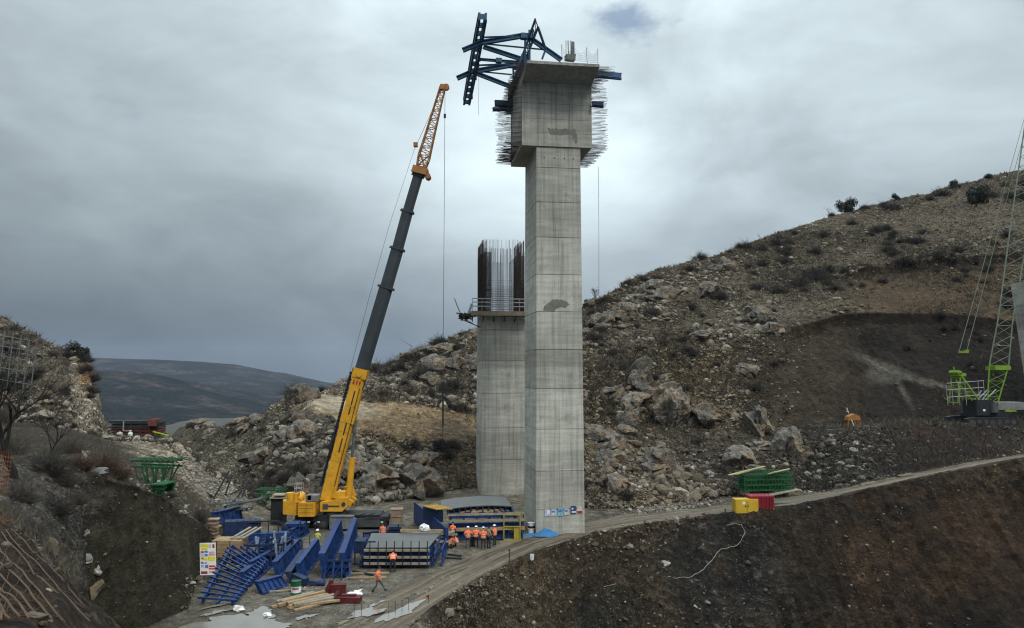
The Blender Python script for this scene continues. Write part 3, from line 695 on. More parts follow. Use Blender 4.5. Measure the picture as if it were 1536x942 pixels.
# ---- shrubs
m_twig = mat('grey_twigs', (.060, .052, .044), .9, var=.3, scale=3, bump=0, island=.5)
m_twig_r = mat('russet_twigs', (.085, .05, .034), .9, var=.3, scale=3, bump=0, island=.5)
m_dead = mat('dead_twigs', (.088, .075, .060), .9, var=.3, scale=3, bump=0, island=.5)
m_leaf = mat('evergreen_leaves', (.026, .034, .02), .8, var=.4, scale=2, bump=0, island=.6)
m_bark = mat('dark_bark', (.045, .038, .032), .9, var=.3, scale=4, bump=.4)
m_grass = mat('dry_grass', (.125, .105, .068), .95, var=.35, scale=1, bump=0, island=.5)
def twig_bush(seed, n=420, flat=.75, wd=.016):
    """unit shrub: many forked twigs fanning out from the root"""
    r = np.random.default_rng(seed); vs, fs = [], []
    lobes = [(r.uniform(-.5, .5), r.uniform(-.5, .5), r.uniform(.45, .8)) for _ in range(6)]
    for i in range(n):
        lx, ly, lh = lobes[i % 6]
        th = r.uniform(0, 6.283); el = r.uniform(.15, 1.5); L = lh*r.uniform(.5, 1.05)
        d = np.array([math.cos(th)*math.cos(el), math.sin(th)*math.cos(el), math.sin(el)*flat])
        p0 = np.array([lx*.45, ly*.45, -.12])+d*L*r.uniform(0, .3); p1 = np.array([lx, ly, 0])+d*L
        for q in range(3):
            if q: p0 = p1*r.uniform(.55, .8); p1 = p0+(d+r.normal(0, .55, 3))*L*.45
            s = np.cross(d, r.normal(size=3)); s /= np.linalg.norm(s)+1e-6; w = wd*(1 if q == 0 else .7)
            k = len(vs); vs += [p0-s*w, p0+s*w, p1]; fs.append((k, k+1, k+2))
            if q == 0: b0, b1 = p0, p1
    return np.array(vs), np.array(fs)
def leaf_bush(seed, n=2400, size=.05):
    r = np.random.default_rng(seed); vs, fs = [], []
    lobes = [(np.array([r.uniform(-.55, .55), r.uniform(-.55, .55), r.uniform(.15, .75)]), r.uniform(.18, .46)) for _ in range(13)]
    for i in range(n):
        c, rad = lobes[i % 13]; d = r.normal(size=3); d /= np.linalg.norm(d)
        p = c+d*rad*r.uniform(.45, 1.08)**.7; a = r.normal(size=3); a /= np.linalg.norm(a); q = np.cross(a, d); q /= np.linalg.norm(q)+1e-6
        s = size*r.uniform(.6, 1.4); k = len(vs); vs += [p-q*s, p+a*s*1.2, p+q*s, p-a*s*.8]; fs.append((k, k+1, k+2, k+3))
    return np.array(vs), np.array(fs)
SHRUB = []; 
for i in range(4):
    V, Fc = twig_bush(20+i); SHRUB.append(np_mesh('shrub', V, Fc, m_twig))
THICK = []
for i in range(3):
    V, Fc = twig_bush(40+i, 1100, .75, .006); THICK.append(np_mesh('thicket', V, Fc, m_dead if i else m_twig))
V, Fc = twig_bush(31, 900, .75, .008); rus = np_mesh('shrub', V, Fc, m_twig_r)
EVER = []
for i in range(3):
    V, Fc = leaf_bush(60+i); EVER.append(np_mesh('evergreen_bush', V, Fc, m_leaf))
used_src = set()
def plant(src, px, py, wpx, hpx, label, cat, group=None, pos=None):
    p = pos if pos is not None else hit(px, py)
    if src.name in used_src: o = src.copy(); COL.objects.link(o)
    else: o = src; used_src.add(src.name)
    k = p.y/F; o.location = p-Vector((0, 0, .05*hpx*k)); sx = wpx*k/1.7; sz = hpx*k/1.05
    o.scale = (sx, sx, sz); o.rotation_euler = (0, 0, random.uniform(0, 6.28))
    for q in ('label', 'category', 'group'):
        if q in o: del o[q]
    return tag(o, label, cat, group)
def scatter_shrubs(n, weight, pxr, label, group, seed, src=SHRUB):
    r = np.random.default_rng(seed); w = weight[flatV]; w = w/w.sum()
    for i in r.choice(flatV, n, p=w, replace=False):
        s = r.uniform(*pxr)*r.uniform(.7, 1.25)
        plant(src[r.integers(0, len(src))], 0, 0, s*1.25, s*.8, label, 'shrub', group, pos=Vector(V3[i]))
clump = np.clip(fbm(GX.ravel()/16+9, GY.ravel()/16, GX.ravel()*0, 3)+.35, .06, 1)**1.3
scatter_shrubs(170, far_ok*(SEGf >= 9)*(PXf > 880)*cutout*clump*(PYf < 560), (10, 30), 'low dark leafless shrub among pale stones on the upper right hillside', 'shrubs on the right hillside', 1)
scatter_shrubs(34, far_ok*(SEGf >= 7)*(PXf > 880)*(PYf > 545)*(PXf < 1200)*cutout*clump*noyard, (10, 26), 'dark leafless shrub on the lower rocky slope right of the piers', 'shrubs on the lower right slope', 2)
scatter_shrubs(95, far_ok*(SEGf >= 7)*(PXf > 395)*(PXf < 715)*cutout*clump*noyard, (14, 36), 'dark leafless shrub on the rocky middle hill behind the crane', 'shrubs on the middle hill', 3)
scatter_shrubs(26, far_ok*(SEGf >= 7)*(PXf > 250)*(PXf < 400)*(GY.ravel() > 100), (8, 18), 'small dark shrub on the gully flank beyond the spoil heap', 'shrubs beyond the spoil heap', 4)
scatter_shrubs(30, (PXf < 140)*(SEGf == 7), (10, 26), 'grey leafless shrub clinging to the left cliff', 'shrubs on the left cliff', 5)
for i, (px, py, w, h_) in enumerate([(70, 690, 90, 60), (110, 665, 70, 50), (30, 735, 80, 50), (80, 755, 80, 46), (20, 665, 70, 60), (118, 745, 50, 30), (45, 790, 70, 36), (5, 620, 60, 60), (95, 715, 60, 34), (300, 772, 36, 34), (250, 740, 34, 16)]):
    plant(THICK[i % 3], px, py+h_*.3, w, h_, 'wide grey leafless thicket on the left slope above the cut bank' if px < 140 else ['dark round shrub at the right end of the cut bank top', 'low grey shrub on the rim of the cut bank'][px == 250], 'shrub', 'thickets on the left slope' if px < 140 else None)
for px, py, w, h_, lab in [(150, 690, 60, 56, 'russet brown shrub below the stacked steel on the left terrace'), (170, 705, 60, 34, 'dark purple brown shrub at the rim above the cut bank'), (120, 690, 50, 40, 'russet shrub around the narrow white rock')]:
    plant(rus, px, py+h_*.3, w, h_, lab, 'shrub')
for i, (px, py, w, h_, lab) in enumerate([(118, 534, 28, 22, 'dark evergreen bush at the brink of the left cliff'), (1270, 318, 26, 22, 'round dark evergreen tree on the skyline of the right hill'), (1467, 306, 36, 30, 'dark evergreen bush below the skyline near the right edge'), (1345, 300, 14, 10, 'small dark evergreen on the skyline left of the flat bushes'), (1385, 290, 18, 9, 'flat dark evergreen on the upper right skyline'), (1530, 255, 30, 24, 'dark evergreen on the skyline at the right edge'), (1430, 280, 16, 8, 'low dark evergreen spray on the skyline beside the crane ropes'), (1340, 358, 14, 14, 'small round dark juniper on the open upper slope'), (448, 588, 12, 8, 'small dark evergreen on the pale knob of the middle hill'), (480, 588, 14, 8, 'low dark evergreen beside the middle hill track'), (1485, 268, 16, 8, 'ragged dark evergreen near the right end of the skyline')]):
    plant(EVER[i % 3], px, py, w, h_, lab, 'evergreen')
def scrub_mass(name, n, weight, smin, smax, m, seed):
    r = np.random.default_rng(seed); w = weight[flatV]; w = w/w.sum(); pick = r.choice(flatV, n, p=w)
    var = [twig_bush(200+seed*10+i, 26, .7, .035)[0] for i in range(8)]; which = r.integers(0, 8, n); a = r.uniform(0, 6.28, n); s = r.uniform(smin, smax, n)
    B = np.stack(var)[which]; c_, s_ = np.cos(a)[:, None], np.sin(a)[:, None]
    V = np.stack([(B[..., 0]*c_-B[..., 1]*s_)*s[:, None], (B[..., 0]*s_+B[..., 1]*c_)*s[:, None], B[..., 2]*s[:, None]*.9], -1)+V3[pick][:, None, :]
    o = np_mesh(name, V.reshape(-1, 3), np.arange(V.shape[0]*V.shape[1]).reshape(-1, 3), m); return tag(o, kind='stuff')
# dry grass and low scrub between the stones (uncountable)
def grass(name, n, weight, hmin, hmax, m, seed, lean=.5, wd=.10):
    r = np.random.default_rng(seed); w = weight[flatV]; w = w/w.sum(); pick = r.choice(flatV, n, p=w)
    P = V3[pick]+r.normal(0, .2, (n, 3))*[1, 1, 0]; vs = np.zeros((n*3, 3, 3))
    for q in range(3):
        h_ = r.uniform(hmin, hmax, n)[:, None]; a = r.uniform(0, 6.28, n)
        s = np.stack([np.cos(a), np.sin(a), 0*a], -1)*h_*wd; t = np.stack([r.normal(0, lean, n), r.normal(0, lean, n), np.ones(n)], -1)*h_
        vs[q*n:(q+1)*n] = np.stack([P-s-[0, 0, .05], P+s-[0, 0, .05], P+t], 1)
    o = np_mesh(name, vs.reshape(-1, 3), np.arange(n*9).reshape(-1, 3), m); return tag(o, kind='stuff')
grass('dry_grass', 26000, far_ok*(SEGf >= 8)*noyard*cutout*clump, .25, .8, m_grass, 1, .7, .12)
grass('low_scrub', 26000, far_ok*(SEGf >= 7)*noyard*cutout*clump, .25, .8, m_twig, 2, .9, .05)
grass('dead_scrub', 30000, far_ok*(SEGf >= 7)*noyard*cutout*patch, .2, .8, m_dead, 12, .9, .06)
scrub_mass('hill_scrub', 2600, far_ok*(SEGf >= 8)*(PXf > 860)*noyard*cutout*clump, .35, 1.1, m_twig, 1)
scrub_mass('heath', 2200, far_ok*(SEGf >= 8)*(PXf > 860)*noyard*cutout*patch, .3, .9, m_dead, 2)
scrub_mass('middle_hill_scrub', 1500, far_ok*(SEGf >= 7)*(PXf > 390)*(PXf < 720)*noyard*cutout*clump, .3, .9, m_twig, 3)
rubble('upper_stones', 8000, far_ok*(SEGf >= 9)*(PXf > 860)*noyard*cutout*(.3+patch), .14, .6, 2.4, .22, seed=23)
grass('bank_grass', 9000, (PXf < 330)*np.isin(SEGf, [2, 3, 5, 6])*noyard*patch*np.where((SEGf == 5)*(PXf > 125), .35, 1), .1, .32, m_grass, 3, .8, .035)
grass('bank_scrub', 22000, (PXf < 330)*np.isin(SEGf, [3, 5, 6])*noyard*patch*np.where((SEGf == 5)*(PXf > 125), .35, 1), .12, .42, m_dead, 4, 1.0, .02)
grass('slope_weeds', 5000, (PXf > 620)*(PXf < 1000)*np.isin(SEGf, [3, 4])*noyard*patch, .08, .3, m_grass, 5, .8, .06)

rubble('yard_gravel', 3500, (YARDf > .5)*(PXf > 290)*(PXf < 720)*(PYf > 770), .015, .12, 2.2, .35, seed=8)
# ---- bare trees
def bare_tree(name, px, py, hpx, label, seed, m=None, lean=0.0, spread=.5, levels=5, r0=.02, pos=None, forks=3):
    p = pos if pos is not None else hit(px, py); k = p.y/F; H = hpx*k; r = random.Random(seed)
    t = thing(name, label, 'bare tree', p); trunk, limbs = MB(), MB()
    def grow(mb, a, d, L, rad, lev):
        pts = [a]
        for i in range(4):
            d = (d+Vector((r.gauss(0, .14), r.gauss(0, .14), r.gauss(0.03, .08)))).normalized(); pts.append(pts[-1]+d*L/4)
        mb.path(pts, rad, 6 if lev < 2 else 3, rad*.55)
        if lev >= levels: return
        for i in range(forks if lev else forks+1):
            q = pts[r.choice((2, 3, 4, 4))]; nd = (d+Vector((r.gauss(0, spread), r.gauss(0, spread), r.gauss(.1, spread*.6)))).normalized()
            grow(limbs, q, nd, L*r.uniform(.5, .78), rad*.52, lev+1)
    grow(trunk, p-Vector((0, 0, .2)), Vector((lean, 0, 1)).normalized(), H*.42, H*r0, 0)
    trunk.build('trunk', m or m_bark, t); limbs.build('crown', m or m_bark, t)
    return t
bare_tree('bare_tree', 22, 718, 165, 'dark leafless tree with forked trunk on the left slope', 5, lean=.12, spread=.42, levels=5, r0=.036, m=mat('black_bark', (.014, .012, .010), .9))
bare_tree('bare_tree', 70, 690, 90, 'thinner leafless sapling right of the dark forked tree', 8, lean=.05, spread=.4, levels=5, r0=.02, m=MATS['black_bark'])
bare_tree('bare_tree', 893, 453, 24, 'pale rounded leafless tree on the skyline right of the tall pier', 9, spread=.7, levels=5, r0=.03, forks=4)
bare_tree('bare_tree', 1245, 325, 18, 'thin leafless tree on the skyline left of the round evergreen', 10, levels=4)
bare_tree('bare_tree', 1143, 362, 14, 'tiny leafless tree alone on the right skyline', 11, levels=4, spread=.6)
bare_tree('bare_tree', 1118, 450, 36, 'leafless tree leaning on the slope below the right crest', 12, levels=4, lean=-.2)
bare_tree('bare_tree', 1065, 470, 30, 'grey leafless tree beside the pale outcrops of the right hill', 13, levels=4)
# ------------------------------------------------------------------ concrete and steel
def zpix(py, Y):
    v = (CY-py)/F; return CAMH+Y*(st+v*ct)/(ct-v*st)
def concrete(name, tone=1.0, zoff=0.0, lift=3.9):
    m, nt, b = new_mat(name)
    tc = nt.node('ShaderNodeTexCoord').outputs['Object']
    sp = nt.node('ShaderNodeSeparateXYZ'); nt.put(sp.inputs[0], tc)
    big = nt.noise(tc, .45, 6, .62)
    stk = nt.noise(nt.scalevec(tc, (3.2, 3.2, .12)), 1.0, 6, .65)           # run-down streaks
    hz = nt.noise(nt.scalevec(tc, (.25, .25, 2.6)), 1.0, 4, .6)             # pour layers
    wn = nt.node('ShaderNodeTexWhiteNoise'); wn.noise_dimensions = '1D'
    nt.put(wn.inputs['W'], nt.math('FLOOR', nt.math('DIVIDE', sp.outputs[2], lift)))
    fin = nt.noise(tc, 14, 4, .7)
    t = tone
    c = nt.ramp(big, [(.3, (.25*t, .243*t, .21*t)), (.7, (.335*t, .325*t, .285*t))])
    c = nt.mix(1.0, c, nt.ramp(stk, [(.3, .62), (.5, .98), (.7, 1.15)]), 'MULTIPLY')
    c = nt.mix(1.0, c, nt.ramp(hz, [(.3, .78), (.7, 1.14)]), 'MULTIPLY')
    c = nt.mix(1.0, c, nt.ramp(wn.outputs['Value'], [(0, .84), (1, 1.1)]), 'MULTIPLY')
    c = nt.mix(1.0, c, nt.ramp(nt.node('ShaderNodeNewGeometry').outputs['Random Per Island'], [(0, .80), (.5, .98), (1, 1.12)]), 'MULTIPLY')
    c = nt.mix(1.0, c, nt.ramp(fin, [(.3, .92), (.7, 1.06)]), 'MULTIPLY')
    c = nt.mix(nt.mapr(nt.noise(tc, .8, 7, .72), .56, .68, 0, .45), c, (.12*t, .115*t, .10*t))
    nt.put(b.inputs['Base Color'], c); b.inputs['Roughness'].default_value = .85; b.inputs['Specular IOR Level'].default_value = .25
    nt.put(b.inputs['Normal'], nt.bump(nt.math('ADD', fin, nt.math('MULTIPLY', stk, .6)), .25, .05))
    return m
m_conc = concrete('pier_concrete', 1.32); m_conc2 = concrete('far_pier_concrete', 1.15); m_conc3 = concrete('head_concrete', 1.12)
m_joint = mat('joint_shadow_gap', (.10, .096, .086), .95, var=.2, bump=0)
m_wet = mat('damp_patch', (.145, .137, .118), .7, var=.3, scale=2, bump=.1)
m_rust = mat('rebar_steel', (.055, .042, .036), .8, .3, var=.3, scale=3, bump=0)
m_blue = mat('blue_steel', (.030, .085, .17), .5, .2, var=.25, scale=1.2, dirt=(.05, .06, .07), dirt_amt=.5)
m_dkblue = mat('dark_blue_steel', (.014, .026, .06), .6, .2, var=.25)
m_cable = mat('wire_rope', (.06, .06, .062), .6, .4, bump=0)
RZ = R(8); EX = Vector((math.cos(RZ), math.sin(RZ), 0)); EY = Vector((-math.sin(RZ), math.cos(RZ), 0))
def loc_frame(O): return lambda x, y, z: O+EX*x+EY*y+Vector((0, 0, z))
def shaft(L, w, d, ztop, lifts, tap, lift_gap=.024):
    """tapering shaft; every lift a ring, a narrow recessed joint between lifts"""
    mb = MB(); jb = []
    def ring(z, ins=0.0):
        t = tap*z/ztop; return [L(t+ins, t+ins, z), L(w-t-ins, t+ins, z), L(w-t-ins, d-t-ins, z), L(t+ins, d-t-ins, z)]
    zz = [-.6]+lifts+[ztop]
    for a, bz in zip(zz[:-1], zz[1:]):
        mb.hexa(ring(a+lift_gap)+ring(bz-lift_gap))
        q_ = MB(); q_.hexa(ring(bz-lift_gap-.01, .03)+ring(bz+lift_gap+.01, .03)); jb.append(q_)
    return mb, jb
# ---- the tall pier with its deck segment
O1 = Vector((2.26, 72.8, 0)); L1 = loc_frame(O1)
ZT = 37.0
lifts1 = [zpix(y, 72.8) for y in (765, 707, 644, 583, 524, 467, 411, 355, 302)]+[zpix(250, 72.8)]
pier = thing('bridge_pier', 'tall grey concrete bridge pier carrying an unfinished deck segment', 'bridge pier', O1)
mb, jb = shaft(L1, 4.62, 7.2, ZT, lifts1, .14)
sh = mb.build('shaft', m_conc, pier); [q_.build('joint', m_joint, sh) for q_ in jb[:-1]]
zz = [0]+lifts1+[ZT]
mb = MB()                                                     # vertical form joint on the front face
for a, bz in zip(zz[:-1], zz[1:]):
    t = .14*(a+bz)/2/ZT; mb.box(L1(2.25+random.uniform(-.03, .03), t-.002+.001, (a+bz)/2), (.014, .012, bz-a-.12), RZ)
mb.build('form_seam', m_joint, sh)
mb = MB()                                                     # tie holes under the deck segment
for x in (.9, 1.9, 2.9, 3.8): mb.tube(L1(x, .10, 35.9), L1(x, .135, 35.9), .07, 8)
for z in lifts1:
    for x in (.7, 1.7, 2.8, 3.8): mb.tube(L1(x, .14*z/ZT-.012, z-1.1), L1(x, .14*z/ZT+.03, z-1.1), .03, 6)
mb.build('tie_hole', m_joint, sh)
def stain(L, x0, x1, z0, z1, y, seed, name, parent, m, arch=True):
    r = np.random.default_rng(seed); pts = []
    n = 26
    for i in range(n+1):
        u = i/n; hgt = (math.sin(math.pi*min(1, u*1.05)))**.6 if arch else .8
        pts.append(L(x0+(x1-x0)*u, y, z0+(z1-z0)*hgt*r.uniform(.8, 1.05)))
    low = [L(x0+(x1-x0)*u, y, z0+(z1-z0)*(.22*abs(math.sin(u*7))*r.uniform(.3, 1) if u > .45 else r.uniform(0, .05))) for u in np.linspace(1, 0, 14)[1:-1]]
    mb = MB(); mb.prism(pts+low, EY*.004); return mb.build(name, m, parent)
zl = lifts1[5]
pp_ = []
for i_, (px_, py_) in enumerate([(815,466),(816,460),(818.5,458),(821.4,455.7),(825,453),(829.9,448.3),(833,449.4),(836,448),(838.5,449.8),(842,449.3),(845,450.8),(849,451.5),(852,453.6),(854.5,456.8),(851,459),(848,462),(844,460.6),(840.5,461.5),(837,462),(833,464),(832,467.2)]):
    q_ = W(px_+random.uniform(-.5, .5), py_+random.uniform(-.5, .5), 73.15); pp_.append(L1((q_.x-O1.x)/math.cos(RZ), .14*zl/ZT-.006, q_.z))
mb = MB(); mb.prism(pp_, EY*.004); mb.build('damp_patch', m_wet, pier)
# deck segment: box with cantilever flanges toward and away from the camera
hx0, hx1, HD, ZR = -1.30, 5.62, 7.9, 43.25
sec = [(0, ZT), (HD, ZT), (HD, ZR), (HD+3.2, 43.85), (HD+3.2, 44.12), (HD/2, 44.35), (-3.2, 44.12), (-3.2, 43.85), (0, ZR)]
mb = MB(); mb.prism([L1(hx0, y, z) for y, z in sec], EX*(hx1-hx0)); seg_o = mb.build('deck_segment', m_conc3, pier)
mb = MB()
for z in (38.3, 39.7, 41.2, 42.4): mb.box(L1((hx0+hx1)/2, -.002, z+random.uniform(-.05, .05)), (hx1-hx0-.1, .012, .028), RZ)
for x in (.3, 2.1, 3.7): mb.box(L1(x, -.003, 40.3), (.014, .012, 5.6), RZ)
mb.build('form_seam', m_joint, seg_o)
stain(L1, 1.2, 4.0, 38.1, 39.0, -.007, 7, 'damp_patch', pier, m_wet, False)
mb = MB(); mb.prism([L1(x, -.009, z) for x, z in ((3.35, 38.7), (3.9, 38.85), (4.1, 38.3), (4.2, 37.5), (3.95, 37.35), (3.75, 37.9))], EY*.004); mb.build('damp_patch', m_wet, pier)
# starter bars out of both ends of the segment
bars = []
for side in (-1, 1):
    x0 = hx0 if side < 0 else hx1
    for lay, y in ((0, .12), (1, .45), (2, HD-.45), (3, HD-.12)):
        z = ZT+.25
        while z < ZR: bars.append((side, x0, y, z, random.uniform(1.35, 1.75) if lay % 2 == 0 else random.uniform(.9, 1.7), lay)); z += .125
    for z in (ZT+.12, ZT+.42):
        for y in np.arange(.3, HD-.2, .19): bars.append((side, x0, y, z, random.uniform(1.3, 1.8), 5))
    for z in (43.95, 44.2):
        for y in np.arange(-3, HD+3, .17): bars.append((side, x0, y, z-.22*abs(y-HD/2)/7, random.uniform(.8, 1.9 if side > 0 else 1.2), 6))
rest = MB(); nb = 0
for side, x0, y, z, ln_, lay in bars:
    tgt = rest
    if lay == 0 and nb < 94: tgt = MB(); nb += 1
    sg = random.uniform(-.06, .06)
    tgt.tube(L1(x0-side*.05, y, z), L1(x0+side*ln_, y+random.uniform(-.04, .04), z+sg), .017, 5)
    if tgt is not rest: tgt.build('starter_bar', m_rust, pier)
tag(rest.build('starter_bars', m_rust, pier), kind='stuff')
# steel beams left sticking out of the segment
for lab, a, bq, w, h_, mm in [
 ('blue steel beam sticking out under the right end of the deck slab', W(893, 111, 72.6), W(932, 115, 73.2), .35, .62, m_blue),
 ('shorter dark blue beam sticking out halfway up the right end', W(888, 156, 73.2), W(905, 157.5, 73.5), .4, .48, m_dkblue),
 ('upper dark beam sticking out at the left end of the deck segment', W(770, 156, 79), W(742, 155, 78.6), .4, .62, m_dkblue),
 ('lower dark beam sticking out at the left end among the bars', W(768, 164, 79), W(739, 164, 78.5), .4, .35, m_dkblue)]:
    mb = MB(); mb.ibeam(a, bq, w, h_, t=.06); mb.beam(a+Vector((0, -w*.6, 0)), a.lerp(bq, .96)+Vector((0, -w*.6, 0)), .05, h_*.7)
    solo('steel_beam', mb, mm, lab, 'steel beam')
# site debris, posts and net on top of the slab
mb = MB()
posts = [W(897, 96, 70.0), W(881, 94, 70.0), W(861, 92, 70.2), W(843, 90, 70.2)]
net = thing('safety_net', 'sagging safety net strung between thin posts on the deck edge', 'safety net', posts[1])
for p in posts:
    mb = MB(); mb.tube(p-Vector((0, 0, .1)), p+Vector((random.uniform(-.1, .1), 0, 1.5)), .022, 6); mb.build('post', m_cable, net)
mb = MB()
for a, c in zip(posts[:-1], posts[1:]):
    for lv in (1.42, 1.05, .72, .42, .14):
        pts = [a.lerp(c, t)+Vector((0, 0, lv-.75*t*(1-t)*4*(lv/1.42)*.8)) for t in np.linspace(0, 1, 9)]; mb.path(pts, .008, 3)
    for t in np.linspace(.06, .94, 11):
        p = a.lerp(c, t); mb.tube(p+Vector((0, 0, .05)), p+Vector((0, 0, 1.42-.75*t*(1-t)*4*.8)), .006, 3)
mb.build('mesh', m_cable, net)
mb = MB()
for i in range(7): 
    p = W(849+i*1.9, 91.5, 70.6+.2*i); mb.tube(p, p+Vector((random.uniform(-.05, .05), 0, random.choice((.6, .8, 1.0, 1.9, 2.0)))), random.choice((.03, .05, .10)), 7)
p = W(855, 91, 70.8); mb.box(p+Vector((0, 0, .25)), (.9, .6, .5), .3); mb.box(p+Vector((.3, .2, .6)), (.4, .4, .25), .6)
solo('pipe_bundle', mb, mat('grey_pipes', (.16, .16, .155), .7, .2), 'cluster of grey pipes and a block standing on the deck slab', 'pipes')
mb = MB(); a = W(718, 100, 78); mb.path([a, a+Vector((.02, 0, -2)), a+Vector((0, 0, -5.2))], .014, 4)
solo('hanging_rope', mb, m_cable, 'thin rope hanging free from the blue truss arm', 'rope')
mb = MB(); a = W(897.5, 250, 76); mb.path([a, a+Vector((0, 0, -6)), a+Vector((-.05, 0, -12.9))], .018, 4)
solo('hanging_rope', mb, m_cable, 'long thin rope hanging beside the right side of the tall pier', 'rope')
mb = MB(); mb.tube(L1(4.66, .3, .2), L1(4.52, .3, 13), .025, 5); mb.build('riser_pipe', mat('dull_yellow', (.25, .2, .06), .7), pier)

# ---- blue launching truss (form traveller) hung on the left end
tr = thing('launching_truss', 'dark blue steel cantilever truss fixed on top of the tall pier', 'steel truss', W(790, 92, 73))
mt = mat('truss_blue', (.026, .075, .135), .55, .25, var=.3, scale=1.0, dirt=(.045, .05, .055))
def girder(E1, E2, name, wd=.62, hg=1.1, n=12, taper=.4):
    """transverse box girder: two webs, chords, stiffeners, open bays"""
    d = E2-E1; x = d.cross(Vector((0, 0, 1))).normalized()*wd/2; up = Vector((0, 0, 1)); mb = MB()
    for s in (-1, 1):
        prev = None
        for i in range(n+1):
            t = i/n; hh = hg*(1-taper*max(0, abs(t-.5)*2-.55)/.45); p = E1+d*t+x*s
            if prev is not None:
                q, hq = prev
                mb.beam(q+up*hq/2, p+up*hh/2, .22, .14); mb.beam(q-up*hq/2, p-up*hh/2, .22, .14)
                if i % 3 != 2: mb.beam((q+p)/2-d.normalized()*d.length/n/2*.98, (q+p)/2+d.normalized()*d.length/n/2*.98, .03, min(hh, hq)-.05)
                else: mb.beam(q-up*hq*.45, p+up*hh*.45, .09, .09)
            mb.beam(p-up*hh/2, p+up*hh/2, .16, .16, EX)
            prev = (p, hh)
    for i in range(n+1):
        t = i/n; p = E1+d*t; mb.beam(p-x, p+x, .1, .5)
    for i in range(5):
        p = E1+d*random.uniform(.1, .9)+x*1.2; mb.box(p-up*.2, (.35, random.uniform(.3, .9), .45))
    mb.build(name, mt, tr)
girder(W(724, 25, 69.5), W(700, 153, 86.5), 'front_crossbeam')
def strut(a, bq, w, name='strut', ib=True):
    mb = MB()
    if w < .1: mb.tube(a, bq, w/2, 6)
    else: mb.ibeam(a, bq, w*.8, w, t=w*.2) if ib else mb.beam(a, bq, w, w)
    mb.build(name, mt, tr)
YN, YF = 72.6, 79.6
strut(W(694, 75.5, YN), W(722, 64, YN), .42, 'top_chord'); strut(W(722, 64, YN), W(787, 53, YN), .45, 'top_chord')
strut(W(725, 70, YN), W(780, 88, YN), .40, 'diagonal')
strut(W(726, 56, YN-1), W(778, 54, YN-1), .14, 'tie_rod'); strut(W(730, 66, YN), W(816, 74.5, YN), .13, 'tie_rod')
strut(W(719, 89, 76), W(786, 94, 76), .26, 'bottom_chord'); strut(W(717, 98, 77), W(770, 96, 77), .16, 'tie_rod')
mb = MB(); mb.box(W(748, 91, 75.9), (.6, .5, .42), RZ); mb.build('winch_block', mt, tr)
strut(W(685.5, 117.5, YF), W(712, 106, YF), .45, 'top_chord'); strut(W(712, 107, YF), W(770, 97, YF), .48, 'top_chord')
strut(W(712, 109, YF), W(766, 130, YF), .42, 'diagonal'); strut(W(722, 107.5, YF), W(768, 112, YF), .13, 'tie_rod')
for Yq, hub in ((YN, (791, 55)), (YF, (773, 98))):
    h0 = W(hub[0], hub[1], Yq); mb = MB(); mb.box(h0, (1.3, .6, .5), RZ); mb.box(h0+Vector((.35, -.35, .1)), (.5, .2, .8), RZ); mb.build('node_plate', mt, tr)
    mb = MB()
    for s in (-.22, .22): mb.beam(h0+EX*s, Vector((h0.x+s, h0.y, 44.3 if Yq == YN else 41.5)), .16, .2)
    for i in range(5):
        z0 = h0.z-(h0.z-44.3)*i/5; mb.beam(Vector((h0.x-.22, h0.y, z0)), Vector((h0.x+.22, h0.y, z0-.4)), .06, .06)
    mb.build('column', mt, tr)
strut(W(798, 59, YN), W(842, 90, YN), .42, 'rear_stay')
strut(W(770, 100, YF), W(800, 118, YF+1), .3, 'rear_stay')
# rear portal crossbeam seen end on
P1, P2 = W(803, 29, 68.5), W(770, 122, 84.5); Q1, Q2 = W(807, 41, 69.5), W(776, 122, 84.0)
for a, bq in ((P1, P2), (Q1, Q2)): strut(a, bq, .2, 'portal_chord')
mb = MB()
for i in range(10):
    t = i/9; a = P1.lerp(P2, t); c = Q1.lerp(Q2, t); mb.beam(a, c, .08, .08)
    if i < 9: mb.beam(a, Q1.lerp(Q2, (i+1)/9), .07, .07)
mb.build('lacing', mt, tr)
strut(Q1, W(818.5, 74, 70.5), .2, 'brace'); strut(W(818.5, 74, 70.5), W(813, 89, 70.5), .18, 'brace')
# hanging working platform on the left face
mb = MB(); p = W(773, 133, 78.5)
mb.box(p, (1.0, 4.5, .9), RZ); mb.beam(W(786, 108, 73), W(769, 163, 80.5), .18, .25); mb.box(W(785, 96, 74.5), (.9, 3.5, .6), RZ)
for i in range(7): mb.beam(W(776+random.uniform(-5, 4), 100+i*6, 76+i*.5), W(770+random.uniform(-3, 6), 118+i*4, 77+i*.5), .12, .12)
mb.build('hanging_platform', mt, tr)

